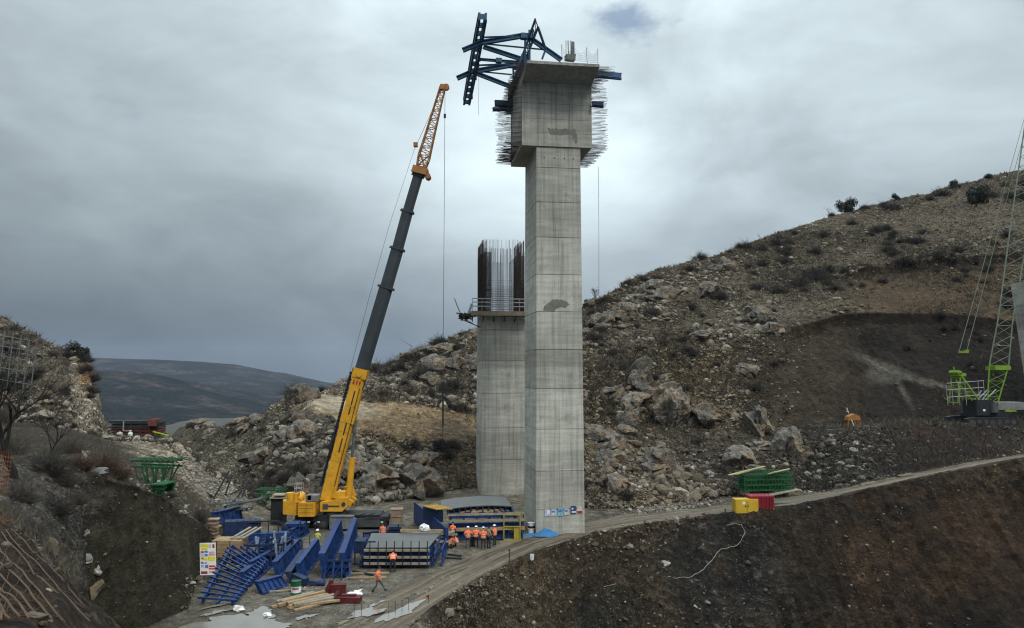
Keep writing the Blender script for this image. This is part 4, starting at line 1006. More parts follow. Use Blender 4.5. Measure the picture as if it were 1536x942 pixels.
# ---- the far pier
O2 = Vector((-3.74, 95, 0)); L2 = loc_frame(O2); Z2 = 22.7
pier2 = thing('bridge_pier', 'shorter concrete bridge pier behind with tall bare reinforcement', 'bridge pier', O2)
lifts2 = [zpix(y, 95) for y in (690, 642, 590, 541, 494)]
mb, jb = shaft(L2, 5.5, 7.2, Z2, lifts2, .1); sh2 = mb.build('shaft', m_conc2, pier2); [q_.build('joint', m_joint, sh2) for q_ in jb[:-1]]
rest = MB(); nb = 0
ZB = zpix(358, 95)
def vbar(x, y, h_, count):
    global nb
    tgt = rest
    if count and nb < 98: tgt = MB(); nb += 1
    tgt.tube(L2(x, y, Z2-.1), L2(x+random.uniform(-.05, .05), y+random.uniform(-.05, .05), h_), .019, 5)
    if tgt is not rest: tgt.build('rebar', m_rust, pier2)
for lay, ins in ((0, .15), (1, .55)):
    for i in range(40 if lay == 0 else 0):
        x = ins+(5.5-2*ins)*i/45
        vbar(x, ins, ZB-random.choice((0, .05, 1.9)) - (1.0 if i % 3 == 0 else 0), lay == 0 and i % 1 == 0); vbar(x, 7.2-ins, ZB-random.choice((0, .1, 1.9)), False)
    for i in range(48):
        y = ins+(7.2-2*ins)*i/47
        vbar(ins, y, ZB-random.choice((0, .1, 1.5)), lay == 0); vbar(5.5-ins, y, ZB-random.choice((0, .1, 1.5)), False)
for z in np.arange(Z2+.3, Z2+4.2, .28):                       # ties
    for ins in (.13, .57):
        for a, c in (((ins, ins), (5.5-ins, ins)), ((ins, ins), (ins, 7.2-ins)), ((5.5-ins, ins), (5.5-ins, 7.2-ins)), ((ins, 7.2-ins), (5.5-ins, 7.2-ins))):
            if ins < .2 and a[1] == c[1] and z > Z2+3: continue
            rest.tube(L2(*a, z), L2(*c, z), .012, 4, cap=False)
tag(rest.build('rebar_cage', m_rust, pier2), kind='stuff')
for x0 in (.1, 4.3):                                          # dense corner cages wrapped close
    mb = MB()
    for z in np.arange(Z2+.1, ZB-1.6-x0*.1, .11):
        for y in (.12, .5): mb.tube(L2(x0, y, z), L2(x0+1.1, y, z), .02, 4, cap=False)
        for x in (x0, x0+1.1): mb.tube(L2(x, .1, z), L2(x, 7, z), .02, 4, cap=False)
    mb.build('corner_cage', m_rust, pier2)
plat = thing('work_platform', 'timber and steel work platform with railing around the top of the far pier', 'work platform', L2(0, -1, Z2-1))
m_wood = mat('weathered_timber', (.20, .165, .115), .85, var=.35, scale=1.5, dirt=(.09, .075, .06))
m_rail = mat('galvanised_rail', (.30, .30, .29), .55, .4, bump=0)
mb = MB(); mb.box(L2(2.2, -.75, Z2-.15), (7.2, 1.3, .14), RZ); mb.box(L2(2.2, -1.42, Z2-.38), (7.4, .06, .5), RZ); mb.box(L2(-.75, 3.4, Z2-.15), (1.3, 7.0, .14), RZ); mb.box(L2(2.2, -.8, Z2-.55), (7.0, .9, .3), RZ); mb.build('deck', m_wood, plat)
mb = MB()
for x in np.linspace(-1.2, 5.4, 6): mb.beam(L2(x, 0, Z2-1.3), L2(x, -1.35, Z2-.25), .1, .12); mb.beam(L2(x, 0, Z2-.3), L2(x, -1.4, Z2-.3), .12, .16)
mb.beam(L2(-1.4, -1.2, Z2-.42), L2(5.8, -1.2, Z2-.42), .16, .3); mb.build('bracket', m_dkblue, plat)
mb = MB()
for x in np.linspace(-1.3, 5.7, 7): mb.tube(L2(x, -1.35, Z2-.2), L2(x, -1.35, Z2+1.5), .035, 6)
for z in (.5, 1.0, 1.45): mb.beam(L2(-1.3, -1.39, Z2+z), L2(5.7, -1.39, Z2+z), .03, .12)
mb.build('railing', m_rail, plat)
mb = MB(); q = L2(-1.9, 1.0, Z2-.3)                            # ragged left bracket with tilted guard panel
for i in range(26): mb.beam(q+Vector((random.uniform(-.9, .9), random.uniform(-1, 2), random.uniform(-.6, .25))), q+Vector((random.uniform(-1.2, .9), random.uniform(-1, 2), random.uniform(-.9, .3))), random.uniform(.08, .3), random.uniform(.08, .25))
mb.beam(q+Vector((-1.0, 0, -.5)), L2(-.1, .2, Z2-2.0), .1, .1); mb.beam(q+Vector((-.6, 2, -.3)), L2(-.1, 2.2, Z2-1.9), .1, .1); mb.build('side_bracket', mat('dirty_formwork', (.05, .043, .036), .9), plat)
mb = MB(); b0 = q+Vector((-.7, -.6, 0)); b1 = q+Vector((-1.5, -.6, 2.0))
for s in (0, 2.2):
    mb.tube(b0+Vector((0, s, 0)), b1+Vector((0, s, 0)), .04, 6)
for t in np.linspace(.1, 1, 6): mb.tube(b0.lerp(b1, t), b0.lerp(b1, t)+Vector((0, 2.2, 0)), .025, 5)
for t in np.linspace(0, 1, 6): mb.tube(b0+Vector((0, 2.2*t, 0)), b1+Vector((0, 2.2*t, 0)), .02, 5)
mb.beam(q+Vector((.3, 0, 0)), q+Vector((.75, 0, 1.3)), .22, .3); mb.build('guard_panel', m_rail, plat)

# ------------------------------------------------------------------ the mobile crane
m_yel = mat('crane_yellow', (.58, .29, .02), .45, 0, var=.15, scale=1.0, dirt=(.25, .13, .03), dirt_amt=.35)
m_oran = mat('jib_orange', (.30, .135, .04), .55, 0, var=.2, scale=1.0, dirt=(.2, .1, .04))
m_boomd = mat('boom_dark_grey', (.040, .048, .055), .5, .2, var=.2, scale=.8)
m_blk = mat('chassis_black', (.018, .02, .022), .6, .1, var=.3)
m_grey = mat('steel_grey', (.20, .20, .19), .6, .3, var=.25, dirt=(.1, .09, .08))
m_dgr = mat('dark_grey_steel', (.06, .062, .065), .6, .3, var=.3)
m_glass = mat('dark_glass', (.02, .025, .03), .12, 0, var=.1, bump=0)
m_rub = mat('tyre_rubber', (.02, .02, .02), .9, bump=.3)
m_rim = mat('wheel_rim', (.35, .25, .05), .5, .3)
m_white = mat('white_paint', (.7, .7, .68), .6, var=.12, dirt=(.4, .38, .34), dirt_amt=.3)
m_red = mat('red_paint', (.32, .025, .02), .55, var=.2, dirt=(.15, .04, .03))
CY0 = 76.2
crane = thing('mobile_crane', 'yellow telescopic mobile crane with its dark boom raised beside the piers', 'mobile crane', Vector((-17.0, CY0, 0)))
def C(px, py, dy=0.0): return W(px, py, CY0+dy)
# carrier
x0, x1 = C(446, 780).x, C(584, 780).x
mb = MB(); mb.box(((x0+x1)/2, CY0+.2, 1.0), (x1-x0, 2.5, .5), ch=.12); mb.box(((x0+x1)/2-.2, CY0+.2, 1.32), (x1-x0-1.2, 2.7, .16)); 
for i in range(9): mb.box((x0+.7+i*1.0, CY0-1.12, 1.02), (.75, .12, .42))
mb.build('chassis', m_blk, crane)
for i in range(5):
    for s in (-1, 1):
        cxw = x0+.9+i*1.85; cyw = CY0+.2+s*1.15
        wl = MB(); wl.tube((cxw, cyw-s*.2, .62), (cxw, cyw+s*.2, .62), .62, 20); wh = wl.build('wheel', m_rub, crane, smooth=False)
        rm = MB(); rm.tube((cxw, cyw+s*.18, .62), (cxw, cyw+s*.215, .62), .34, 14); rm.tube((cxw, cyw+s*.2, .62), (cxw, cyw+s*.25, .62), .12, 8); rm.build('rim', m_dgr, wh)
for bx in (C(519, 780).x, C(452, 780).x):                      # outrigger boxes and beams
    mb = MB(); 
    if bx > C(480, 780).x:
        mb.box((bx, CY0-1.75, .78), (2.35, .5, 1.05), ch=.06); mb.box((bx, CY0-1.75, 1.42), (2.2, .7, .12)); mm = m_grey
        for s in (-1, 1): mb.beam((bx+s*.85, CY0-2.02, .4), (bx+s*1.0, CY0-2.02, .75), .06, .1); mb.beam((bx+s*1.0, CY0-2.02, .75), (bx+s*.85, CY0-2.02, 1.1), .06, .1)
    else: mb.box((bx, CY0-1.3, .75), (.8, 2.6, .45)); mb.tube((bx, CY0-2.3, .1), (bx, CY0-2.3, .9), .14, 10); mb.tube((bx, CY0-2.3, .0), (bx, CY0-2.3, .1), .45, 14); mm = m_dgr
    mb.build('outrigger', mm, crane)
mb = MB(); mb.box(((C(560, 0).x), CY0-1.3, .72), (3.2, .25, .8)); mb.box((C(575, 0).x, CY0-1.45, 1.18), (1.6, .12, .06)); mb.build('side_locker', m_dgr, crane)
for px in (463, 478, 573):
    mb = MB(); mb.box(C(px, 783, -1.62), (.22, .05, .09)); mb.build('marker_light', m_white, crane)
# slewing superstructure
mb = MB(); mb.tube((C(515, 0).x, CY0, 1.35), (C(515, 0).x, CY0, 1.72), 1.1, 24); mb.build('slew_ring', m_dgr, crane)
mb = MB()
xa, xb = C(499, 0).x, C(537, 0).x
prof = [(xa, 1.75), (xb-.5, 1.75), (xb, 2.2), (xb, 3.0), (xb-.75, 3.05), (xa+1.2, 2.75), (xa, 2.6)]
mb.prism([(x, CY0-1.25, z) for x, z in prof], (0, 2.5, 0))
p1, p2 = C(501, 741, -.7), C(528, 756, -.7)                   # the sloping lug
mb.beam(p1, p2, .35, .55); mb.beam(p1+Vector((0, 1.6, 0)), p2+Vector((0, 1.6, 0)), .35, .55)
mb.box((xb-.75, CY0-.3, 3.25), (.9, 1.2, .6)); mb.build('superstructure', m_yel, crane)
mb = MB(); mb.tube((xb-.35, CY0-1.32, 2.45), (xb-.35, CY0-1.2, 2.45), .2, 14); mb.build('pin', m_dgr, crane)
mb = MB(); xc0, xc1, xc2 = C(444, 0).x, C(470, 0).x, C(493, 0).x
mb.prism([(xc0, CY0-.6, 1.5), (xc0+.25, CY0-1.35, 1.5), (xc1, CY0-1.55, 1.5), (xc1, CY0+1.6, 1.5), (xc0+.3, CY0+1.5, 1.5)], (0, 0, 1.25))
mb.prism([(xc1+.03, CY0-1.75, 1.35), (xc2-.15, CY0-1.75, 1.35), (xc2, CY0-1.5, 1.35), (xc2, CY0+1.7, 1.35), (xc1+.03, CY0+1.7, 1.35)], (0, 0, 1.3)); cw = mb.build('counterweight', m_yel, crane)
for i in range(5):
    mb = MB(); zc = 1.65+i*.22; mb.prism([(xc1-.22, CY0-1.575, zc-.06), (xc1-.02, CY0-1.575, zc+.06), (xc1-.02, CY0-1.575, zc+.16), (xc1-.22, CY0-1.575, zc+.04)], (0, .02, 0)); mb.build('hazard_stripe', m_red, cw)
mb = MB(); mb.tube((xc0+.85, CY0-.9, 2.78), (xc0+.85, CY0-.9, 3.5), .42, 14); mb.tube((xc0+1.5, CY0-.9, 2.7), (xc0+1.5, CY0+.6, 2.7+.35), .38, 12); mb.box((xc0+1.45, CY0-.9, 3.05), (.3, .8, .8)); mb.build('winch', m_yel, crane)
mb = MB(); mb.box((C(487, 0).x, CY0-.7, 3.0), (1.2, 1.3, .55), ch=.1); mb.box((C(484, 0).x, CY0-1.2, 3.1), (.35, .3, .5)); mb.build('engine', m_grey, crane)
mb = MB(); gx = C(467, 0).x
for x in (gx-.35, gx+.35):
    for y in (CY0-1.1, CY0-.4): mb.tube((x, y, 3.5), (x, y, 4.35), .03, 6)
for z in (3.9, 4.33):
    mb.tube((gx-.35, CY0-1.1, z), (gx+.35, CY0-1.1, z), .03, 6); mb.tube((gx-.35, CY0-.4, z), (gx+.35, CY0-.4, z), .03, 6); mb.tube((gx-.35, CY0-1.1, z), (gx-.35, CY0-.4, z), .03, 6)
mb.build('guard_rail', m_rail, crane)
mb = MB(); cb = C(533, 0).x; mb.prism([(cb-.55, CY0+1.0, 1.9), (cb+.35, CY0+1.0, 1.9), (cb+.5, CY0+1.0, 2.8), (cb+.15, CY0+1.0, 3.75), (cb-.55, CY0+1.0, 3.75)], (0, 1.0, 0)); cabo = mb.build('cab', m_yel, crane)
mb = MB(); mb.prism([(cb-.4, CY0+.98, 2.65), (cb+.3, CY0+.98, 2.65), (cb+.08, CY0+.98, 3.6), (cb-.4, CY0+.98, 3.6)], (0, .015, 0)); mb.build('window', m_glass, cabo)
# boom: base section, four telescopic sections, each smaller, with collars
BW = lambda px, py: W(px, py, CY0+.15)
pivot = BW(491, 750); btop = BW(542.5, 554)
def boomsec(mb, a, c, w, h_):
    """rounded-bottom box section"""
    a, c = Vector(a), Vector(c); d = (c-a).normalized(); x = Vector((0, 1, 0)); z = x.cross(d).normalized()
    prof = [(-.5, -.5), (-.5, .25), (-.3, .5), (.3, .5), (.5, .25), (.5, -.5)]
    q = [p+x*u*w+z*v*h_ for p in (a, c) for u, v in prof]; n = 6
    return mb.add(q, [tuple(range(n)), tuple(range(2*n-1, n-1, -1))]+[(i, n+i, n+(i+1) % n, (i+1) % n) for i in range(n)])
mb = MB(); boomsec(mb, pivot, btop, 1.1, 1.22)
d = (btop-pivot).normalized(); zb = Vector((0, 1, 0)).cross(d).normalized()
mb.beam(btop-d*.9, btop+d*.05, 1.22, 1.42, zb); mb.beam(btop-d*5.4, btop-d*4.6, 1.18, 1.36, zb)
base = mb.build('boom_base', m_yel, crane)
mb = MB(); mb.tube(btop-d*.5+Vector((0, -.75, 0)), btop-d*.5+Vector((0, .75, 0)), .28, 12); mb.build('boom_head_pin', m_yel, base)
mb = MB()
for t in (.42, .55, .66, .78): 
    p = pivot.lerp(btop, t)+Vector((0, -.565, 0)); mb.beam(p-d*.7, p+d*.7, .02, .12, zb)
mb.build('marking', m_blk, base)
mb = MB(); s0 = pivot-zb*(-.0); side = zb if zb.x < 0 else -zb
n = 34
for i in range(n):
    p = pivot.lerp(btop, .1+.88*i/n)+side*.98; mb.beam(p-d*.16, p+d*.14, .5, .12, side)
mb.tube(pivot.lerp(btop, .08)+side*.86, btop+side*.86, .05, 6); mb.build('hose_guide', m_blk, base)
stops = [(542.5, 554), (580, 430), (597, 372), (612, 316), (628, 262)]
prev = BW(535, 582)
for i, (px, py) in enumerate(stops[1:]):
    e = BW(px, py); w = 1.02-.09*i; mb = MB(); boomsec(mb, prev if i == 0 else prev-d*.3, e, w, w*1.22)
    dd = (e-prev).normalized(); mb.beam(e-dd*.22, e, w*1.14, w*1.5, zb); mb.box(e-dd*.1+side*.75*w, (.3, .2, .14))
    mb.build('boom_section', m_boomd, crane); prev = e
for t in (.30, .52, .72):                                      # seams, hose loops and a worn decal on the base section
    p = pivot.lerp(btop, t)+Vector((0, -.556, 0)); mb = MB(); mb.beam(p-zb*.5, p+zb*.5, .05, .012, d); mb.build('weld_seam', m_oran, base)
mb = MB(); p = pivot.lerp(btop, .9)+Vector((0, -.66, 0))
for s in (-.32, 0, .3): mb.beam(p+zb*s-d*.12, p+zb*s+d*.2, .05, .14, zb)
mb.build('decal', m_red, base)
mb = MB(); mb.path([pivot.lerp(btop, .1)+Vector((.5, -.62, .1)), pivot.lerp(btop, .25)+zb*.42+Vector((0, -.6, 0)), pivot.lerp(btop, .5)+zb*.44+Vector((0, -.6, 0)), pivot.lerp(btop, .86)+zb*.4+Vector((0, -.6, 0))], .035, 5); mb.build('hose', m_blk, base)
mb = MB()
for z in (1.72, 2.12, 2.45): mb.box(((xc1+xc2)/2, CY0-1.757, z), (xc2-xc1-.25, .012, .03))
mb.box(((xc1+xc2)/2, CY0-1.757, 2.0), (.03, .012, 1.1)); mb.build('panel_gap', m_blk, cw)
mb = MB(); mb.box((xa+1.3, CY0-1.262, 2.25), (1.1, .02, .16)); mb.box((xa+.5, CY0-1.262, 2.2), (.5, .02, .5)); mb.build('grille', m_dgr, crane)
mb = MB()
for i in range(9): mb.beam((x0+.5+i*.95, CY0-1.2+random.uniform(-.2, .1), 1.42), (x0+1.1+i*.95, CY0-.9+random.uniform(-.3, .3), random.uniform(1.45, 1.75)), .1, .1)
mb.build('deck_gear', m_dgr, crane)
# lattice jib
j0, j1 = BW(629, 262), BW(664, 131)
jd = (j1-j0).normalized(); jz = Vector((0, 1, 0)).cross(jd).normalized(); jside = jz if jz.x < 0 else -jz
def jsec(t):
    if t < .2: u = t/.2; w = .85+.1*u; h_ = .85+.5*u
    else: u = (t-.2)/.8; w = .95-.45*u; h_ = 1.35-.75*u**.8
    p = j0.lerp(j1, t)+jside*.25*math.sin(min(1, t*4)*1.57)*0; return p, w*.43, h_*.43
mb = MB(); NB = 19; cor = []
for i in range(NB+1):
    p, w, h_ = jsec(i/NB); cor.append([p+Vector((0, s*w, 0))+jside*q*h_ for s, q in ((-1, -1), (1, -1), (1, 1), (-1, 1))])
for i in range(NB):
    a, c = cor[i], cor[i+1]
    for k in range(4):
        mb.tube(a[k], c[k], .065, 6); mb.tube(a[k], c[(k+1) % 4] if i % 2 else c[(k-1) % 4], .035, 5); mb.tube(c[k], c[(k+1) % 4], .032, 5)
jib = mb.build('lattice_jib', m_oran, crane)
mb = MB(); mb.box(j0+jd*.35, (1.5, 1.4, .7), M=Matrix((( -jside.x, 0, jd.x), (0, 1, 0), (-jside.z, 0, jd.z)))); mb.tube(j0-jside*.9+Vector((0, -.5, 0)), j0-jside*.9+Vector((0, .5, 0)), .3, 12); mb.beam(j0-jside*.8, j0+jd*2.4+jside*.6, .14, .14)
mb.beam(j0+jside*.9+jd*.2, j0+jd*2.2-jside*.5, .12, .12); mb.box(j0+jd*2.9+jside*1.15, (.4, .5, .4)); mb.build('jib_foot', m_oran, jib)
mb = MB(); tip = j1+jd*.1-jside*.35; mb.tube(tip+Vector((0, -.2, 0)), tip+Vector((0, .2, 0)), .32, 14); mb.box(j1, (.5, .6, .5)); mb.build('tip_sheave', m_oran, jib)
# luffing cylinder
mb = MB(); mb.tube(C(522, 753, .1), C(528.5, 686, .1), .32, 14); mb.build('luffing_cylinder', m_yel, crane)
mb = MB(); mb.tube(C(528.3, 688, .1), C(533, 630, .1), .17, 12); mb.build('cylinder_rod', mat('chrome_rod', (.22, .23, .24), .3, .7, bump=0), crane)
# ropes
rp = tip+Vector((-.12, 0, -.2)); zend = zpix(574, CY0)
mb = MB(); mb.path([rp, Vector((rp.x, rp.y, (rp.z+zend)/2)), Vector((rp.x, rp.y, zend))], .022, 4); mb.tube(Vector((rp.x, rp.y, rp.z-2.6)), Vector((rp.x, rp.y, rp.z-3.0)), .12, 8); mb.build('hoist_rope', m_cable, crane)
mb = MB(); mb.box((rp.x, rp.y, zend-.3), (.26, .22, .8), ch=.05); mb.tube((rp.x, rp.y, zend-.6), (rp.x+.02, rp.y, zpix(640, CY0)), .085, 8); mb.tube((rp.x+.02, rp.y, zpix(640, CY0)), (rp.x+.02, rp.y, zpix(672, CY0)), .02, 5); mb.build('hook_block', m_blk, crane)
mb = MB(); pts = [j0+jd*2.4+jside*1.15, BW(598, 340)+side*.95, BW(565, 450)+side*.8, BW(538, 560)+side*.9]; mb.path(pts, .015, 4); mb.path([j1, j0+jd*2.4+jside*1.15], .02, 4); mb.build('boom_rope', m_cable, crane)
# ------------------------------------------------------------------ road, puddles, yard objects
m_road, nt, b = new_mat('muddy_road')
uv = nt.node('ShaderNodeUVMap').outputs[0]; tc = nt.node('ShaderNodeTexCoord').outputs['Object']
trk = nt.noise(nt.scalevec(uv, (5.5, .035, 1)), 1.6, 5, .6, .25); rut = nt.noise(nt.scalevec(uv, (14, .12, 1)), 1.6, 4, .6)
n1 = nt.noise(tc, 1.6, 6, .65)
c = nt.ramp(trk, [(.33, (.045, .034, .023)), (.48, (.10, .078, .054)), (.62, (.175, .143, .102))])
c = nt.mix(1.0, c, nt.ramp(rut, [(.3, .7), (.7, 1.2)]), 'MULTIPLY'); c = nt.mix(1.0, c, nt.ramp(n1, [(.3, .75), (.7, 1.2)]), 'MULTIPLY')
nt.put(b.inputs['Base Color'], c); nt.put(b.inputs['Roughness'], nt.mapr(trk, .35, .6, .55, .92)); b.inputs['Specular IOR Level'].default_value = .3
nt.put(b.inputs['Normal'], nt.bump(nt.math('ADD', trk, nt.math('MULTIPLY', n1, .4)), .9, .15))
cl = [(-.05, 40)]
ctr = []
for px, py, z in [(520,975,0),(590,930,0),(660,888,0),(735,848,0),(800,818,0),(870,798,0),(950,783,0),(1050,770,0)]: ctr.append(G(px, py, z))
ctr += [T(1150,759.5,84.8), T(1250,744.5,86.8), T(1350,721,87.6), T(1450,697.5,88.6), T(1536,682,89.6), T(1700,652,92), T(2000,600,95)]
pts = []
for a, c in zip(ctr[:-1], ctr[1:]):
    for t in np.linspace(0, 1, 24, endpoint=False): pts.append(a.lerp(c, t))
for _ in range(40):
    pts = [pts[0]]+[(pts[i-1]+pts[i]*2+pts[i+1])/4 for i in range(1, len(pts)-1)]+[pts[-1]]
vs, fs, uvs = [], [], []; s = 0; NWD = 13
for i, p in enumerate(pts):
    d = (pts[min(i+1, len(pts)-1)]-pts[max(i-1, 0)]); d.z = 0; d.normalize(); nrm = Vector((-d.y, d.x, 0))
    if i: s += (p-pts[i-1]).length
    hw = 2.9 if p.x < 22 else 2.3
    for j in range(NWD):
        u = j/(NWD-1)*2-1; wob = (.45*math.sin(s*.4+3*u)+.35*math.sin(s*1.13+u)+random.uniform(-.2, .2)) if abs(u) == 1 else 0
        ext = u*hw+wob+.18*math.sin(s*.9)*abs(u); q = p+nrm*ext; gc = gz(p.x, p.y)
        while abs(ext) > .5 and abs(gz(q.x, q.y)-gc) > .16: ext *= .92; q = p+nrm*ext
        rutz = -.11*math.exp(-((abs(u)-.45)/.16)**2)
        edge = -.10 if abs(u) == 1 else 0
        vs.append((q.x, q.y, gz(q.x, q.y)+.085+rutz+edge)); uvs.append((u*hw/5+.5, s))
for i in range(len(pts)-1):
    for j in range(NWD-1): fs.append((i*NWD+j, i*NWD+j+1, (i+1)*NWD+j+1, (i+1)*NWD+j))
me = bpy.data.meshes.new('road'); me.from_pydata(vs, [], fs); me.materials.append(m_road); me.shade_smooth()
ul = me.uv_layers.new(name='uv')
for lp in me.loops: ul.data[lp.index].uv = uvs[lp.vertex_index]
o = bpy.data.objects.new('road', me); COL.objects.link(o); tag(o, kind='structure')
m_water, nt, b = new_mat('puddle_water')
tc = nt.node('ShaderNodeTexCoord').outputs['Object']
nt.put(b.inputs['Base Color'], nt.ramp(nt.noise(tc, .8, 4), [(.3, (.16, .145, .12)), (.7, (.21, .195, .165))])); b.inputs['Roughness'].default_value = .06; b.inputs['Specular IOR Level'].default_value = 1.0
nt.put(b.inputs['Normal'], nt.bump(nt.noise(tc, 3, 3), .02, .02))
def puddle(px, py, rx, ry, ang, seed, z=None):
    """a shallow sheet of water with a ragged shore"""
    r = random.Random(seed); ph = [r.uniform(0, 6.28) for _ in range(6)]; n = 72; c_, s_ = math.cos(R(ang)), math.sin(R(ang)); pts = [G(px, py, 0)]
    for i in range(n):
        t = 2*math.pi*i/n; k = 1+.22*math.sin(2*t+ph[0])+.18*math.sin(3*t+ph[1])+.13*math.sin(5*t+ph[2])+.09*math.sin(9*t+ph[3])+.06*math.sin(15*t+ph[4])
        x, y = rx*k*math.cos(t), ry*k*math.sin(t); pts.append(G(px+x*c_-y*s_, py+x*s_+y*c_, 0))
    if z is None: z = max(gz(p.x, p.y) for p in pts[::6])*.5+.05
    mb = MB(); mb.add([(p.x, p.y, z) for p in pts], [(0, i+1, (i+1) % n+1) for i in range(n)])
    return tag(mb.build('puddle', m_water, None), kind='structure')
for q in [(352, 938, 62, 15, -6, 1), (392, 921, 22, 7, -5, 6), (330, 918, 26, 2.2, -12, 7), (322, 910, 20, 1.6, -12, 8), (458, 926, 14, 2.5, -12, 4), (424, 939, 14, 3, 0, 5), (548, 922, 26, 5.5, -14, 2, .12), (600, 921, 30, 7.5, -24, 3, .12), (565, 908, 12, 2, -20, 9, .12), (520, 934, 16, 3, -10, 10)]: puddle(*q)

m_b1 = mat('formwork_blue', (.010, .042, .165), .5, .1, var=.45, scale=1.2, dirt=(.12, .125, .13), dirt_amt=.4, island=.45)
m_b2 = mat('formwork_blue_dull', (.012, .030, .095), .6, .1, var=.3, scale=1.2, dirt=(.06, .06, .065), dirt_amt=.6, island=.45)
m_plate = mat('grey_plate', (.115, .12, .118), .55, .2, var=.2, scale=.8, dirt=(.11, .105, .095))
m_tim = mat('fresh_timber', (.36, .25, .14), .8, var=.25, scale=1.5, dirt=(.17, .12, .075), bump=.2, island=.35)
m_tim2 = mat('grey_timber', (.30, .26, .2), .85, var=.3, scale=1.5, dirt=(.12, .1, .08), bump=.2, island=.35)
m_post = mat('dark_post', (.03, .03, .035), .7, .3)
m_green = mat('formwork_green', (.012, .078, .026), .55, .1, var=.3, scale=1.2, dirt=(.06, .07, .05))
def gp(px, py, dz=0.0):
    p = G(px, py, 0); return Vector((p.x, p.y, gz(p.x, p.y)+dz))
UP = Vector((0, 0, 1))
def frame_basis(a, c):
    d = c-a; d.z = 0; L = d.length; d.normalize(); return d, Vector((-d.y, d.x, 0)), L

# -- deck formwork stack in the middle of the yard
a = gp(537, 852); d, n, L = Vector((1, 0, 0)), Vector((0, 1, 0)), 5.55
st_ = thing('formwork_stack', 'stack of blue deck formwork with grey top plate and timber edge beams', 'formwork stack', a)
P = lambda x, y, z: a+d*x+n*y+UP*z
for z0 in (.1, .95):
    mb = MB()
    for y in (.1, 1.6, 3.2, 4.6): mb.ibeam(P(.1, y, z0+.25), P(L, y, z0+.25), .2, .42)
    for x in np.linspace(.3, L-.2, 9): mb.beam(P(x, .0, z0+.55), P(x, 4.8, z0+.55), .1, .16)
    for x in (L-.05, L+.35): mb.beam(P(x, .05, z0+.1), P(x, 4.7, z0+.55), .09, .09); mb.beam(P(x, .05, z0+.6), P(x, 4.7, z0+.2), .07, .07)
    mb.build('steel_frame', m_b1, st_)
mb = MB(); mb.add([P(.6, -.25, 1.62), P(L-.1, -.25, 1.62), P(L+.4, 4.6, 1.72), P(.2, 4.6, 1.72), P(.6, -.25, 1.56), P(L-.1, -.25, 1.56), P(L+.4, 4.6, 1.66), P(.2, 4.6, 1.66)], [(0,1,2,3),(7,6,5,4),(0,4,5,1),(1,5,6,2),(2,6,7,3),(3,7,4,0)]); mb.build('deck_plate', m_plate, st_)
for z, x1, y in ((1.42, L, -.3), (.9, L, -.35), (.42, L, -.3), (1.95, L+.6, 4.4)):
    mb = MB(); mb.beam(P(.5 if z < 1.9 else 2.6, y, z), P(x1, y, z), .2, .17); mb.build('edge_timber', m_tim2 if z < 1.9 else m_tim, st_)
for x in np.linspace(.35, L-.15, 9):
    mb = MB(); mb.tube(P(x, -.45, .25), P(x, -.45, 2.15), .04, 6); mb.beam(P(x, -.45, .3), P(x, .3, .3), .06, .08); mb.build('guard_post', m_post, st_)
mb = MB()
for i in range(3): mb.beam(P(L+.1, .2+i*1.5, .15), P(L+.9, .6+i*1.5, 1.35), .12, .12); mb.beam(P(L+.9, .6+i*1.5, 1.35), P(L+.9, .6+i*1.5, .2), .1, .1)
mb.beam(P(L+.9, .3, .25), P(L+.9, 4.3, .25), .14, .2); mb.beam(P(L+.9, .3, 1.3), P(L+.9, 4.3, 1.3), .1, .14); mb.build('end_bracket', m_b1, st_)
mb = MB(); mb.box(P(.0, 1.0, 1.5), (.8, 1.6, .9), 0); mb.beam(P(-.3, .2, .2), P(-.3, .2, 2.0), .1, .1); mb.beam(P(-.3, .2, 1.95), P(1.3, .2, 1.95), .1, .1); mb.build('corner_box', m_b2, st_)
mb = MB(); V_ = ico1[0]*np.array([.42, .2, .26])*(1+.3*np.random.default_rng(4).normal(size=(len(ico1[0]), 1))); mb.add([P(4.6+v[0], 4.35+v[1], 2.2+v[2]) for v in V_], [tuple(f) for f in ico1[1]])
solo('plastic_sheet', mb, m_white, 'crumpled white sheet on the top timber of the deck formwork', 'plastic sheet')
mb = MB()
for i in range(7): mb.beam(P(2+random.uniform(0, 4), 5.3+random.uniform(0, 1), .6+i*.14), P(5+random.uniform(0, 2.5), 5.6+random.uniform(0, 1.8), .65+i*.14), .25, .12)
solo('plank_heap', mb, m_tim2, 'heap of weathered planks behind the deck formwork stack', 'planks')

# -- the large blue formwork with curved grey top in front of the far pier
a, c = gp(676, 826), gp(778, 812); d, n, L = frame_basis(a, c); d, n, L = Vector((.99, .12, 0)).normalized(), Vector((-.12, .99, 0)).normalized(), 6.7
a = gp(673, 812)
bigf = thing('formwork_stack', 'large blue formwork with curved grey roof plate and white timber rails near the far pier', 'formwork stack', a)
P = lambda x, y, z: a+d*x+n*y+UP*z
mb = MB()
for z in (.3, 1.25): mb.ibeam(P(0, 0, z), P(L, 0, z), .25, .5)
mb.beam(P(0, .4, .8), P(L, .4, .8), .05, 1.2)
for x in np.linspace(.2, L-.1, 12): mb.beam(P(x, .1, .1), P(x, .1, 1.5), .1, .14)
for x in np.linspace(.2, L-.6, 6): mb.beam(P(x, .2, 1.9), P(x, 5.5, 1.9), .14, .5)
mb.ibeam(P(.1, .3, 2.15), P(L-.8, .3, 2.15), .2, .5); mb.build('front_frame', m_b1, bigf)
mb = MB(); w0 = gp(670, 826); w1 = gp(622, 786)               # long panel wall on the left, running away
dw, nw, Lw = frame_basis(w0, w1)
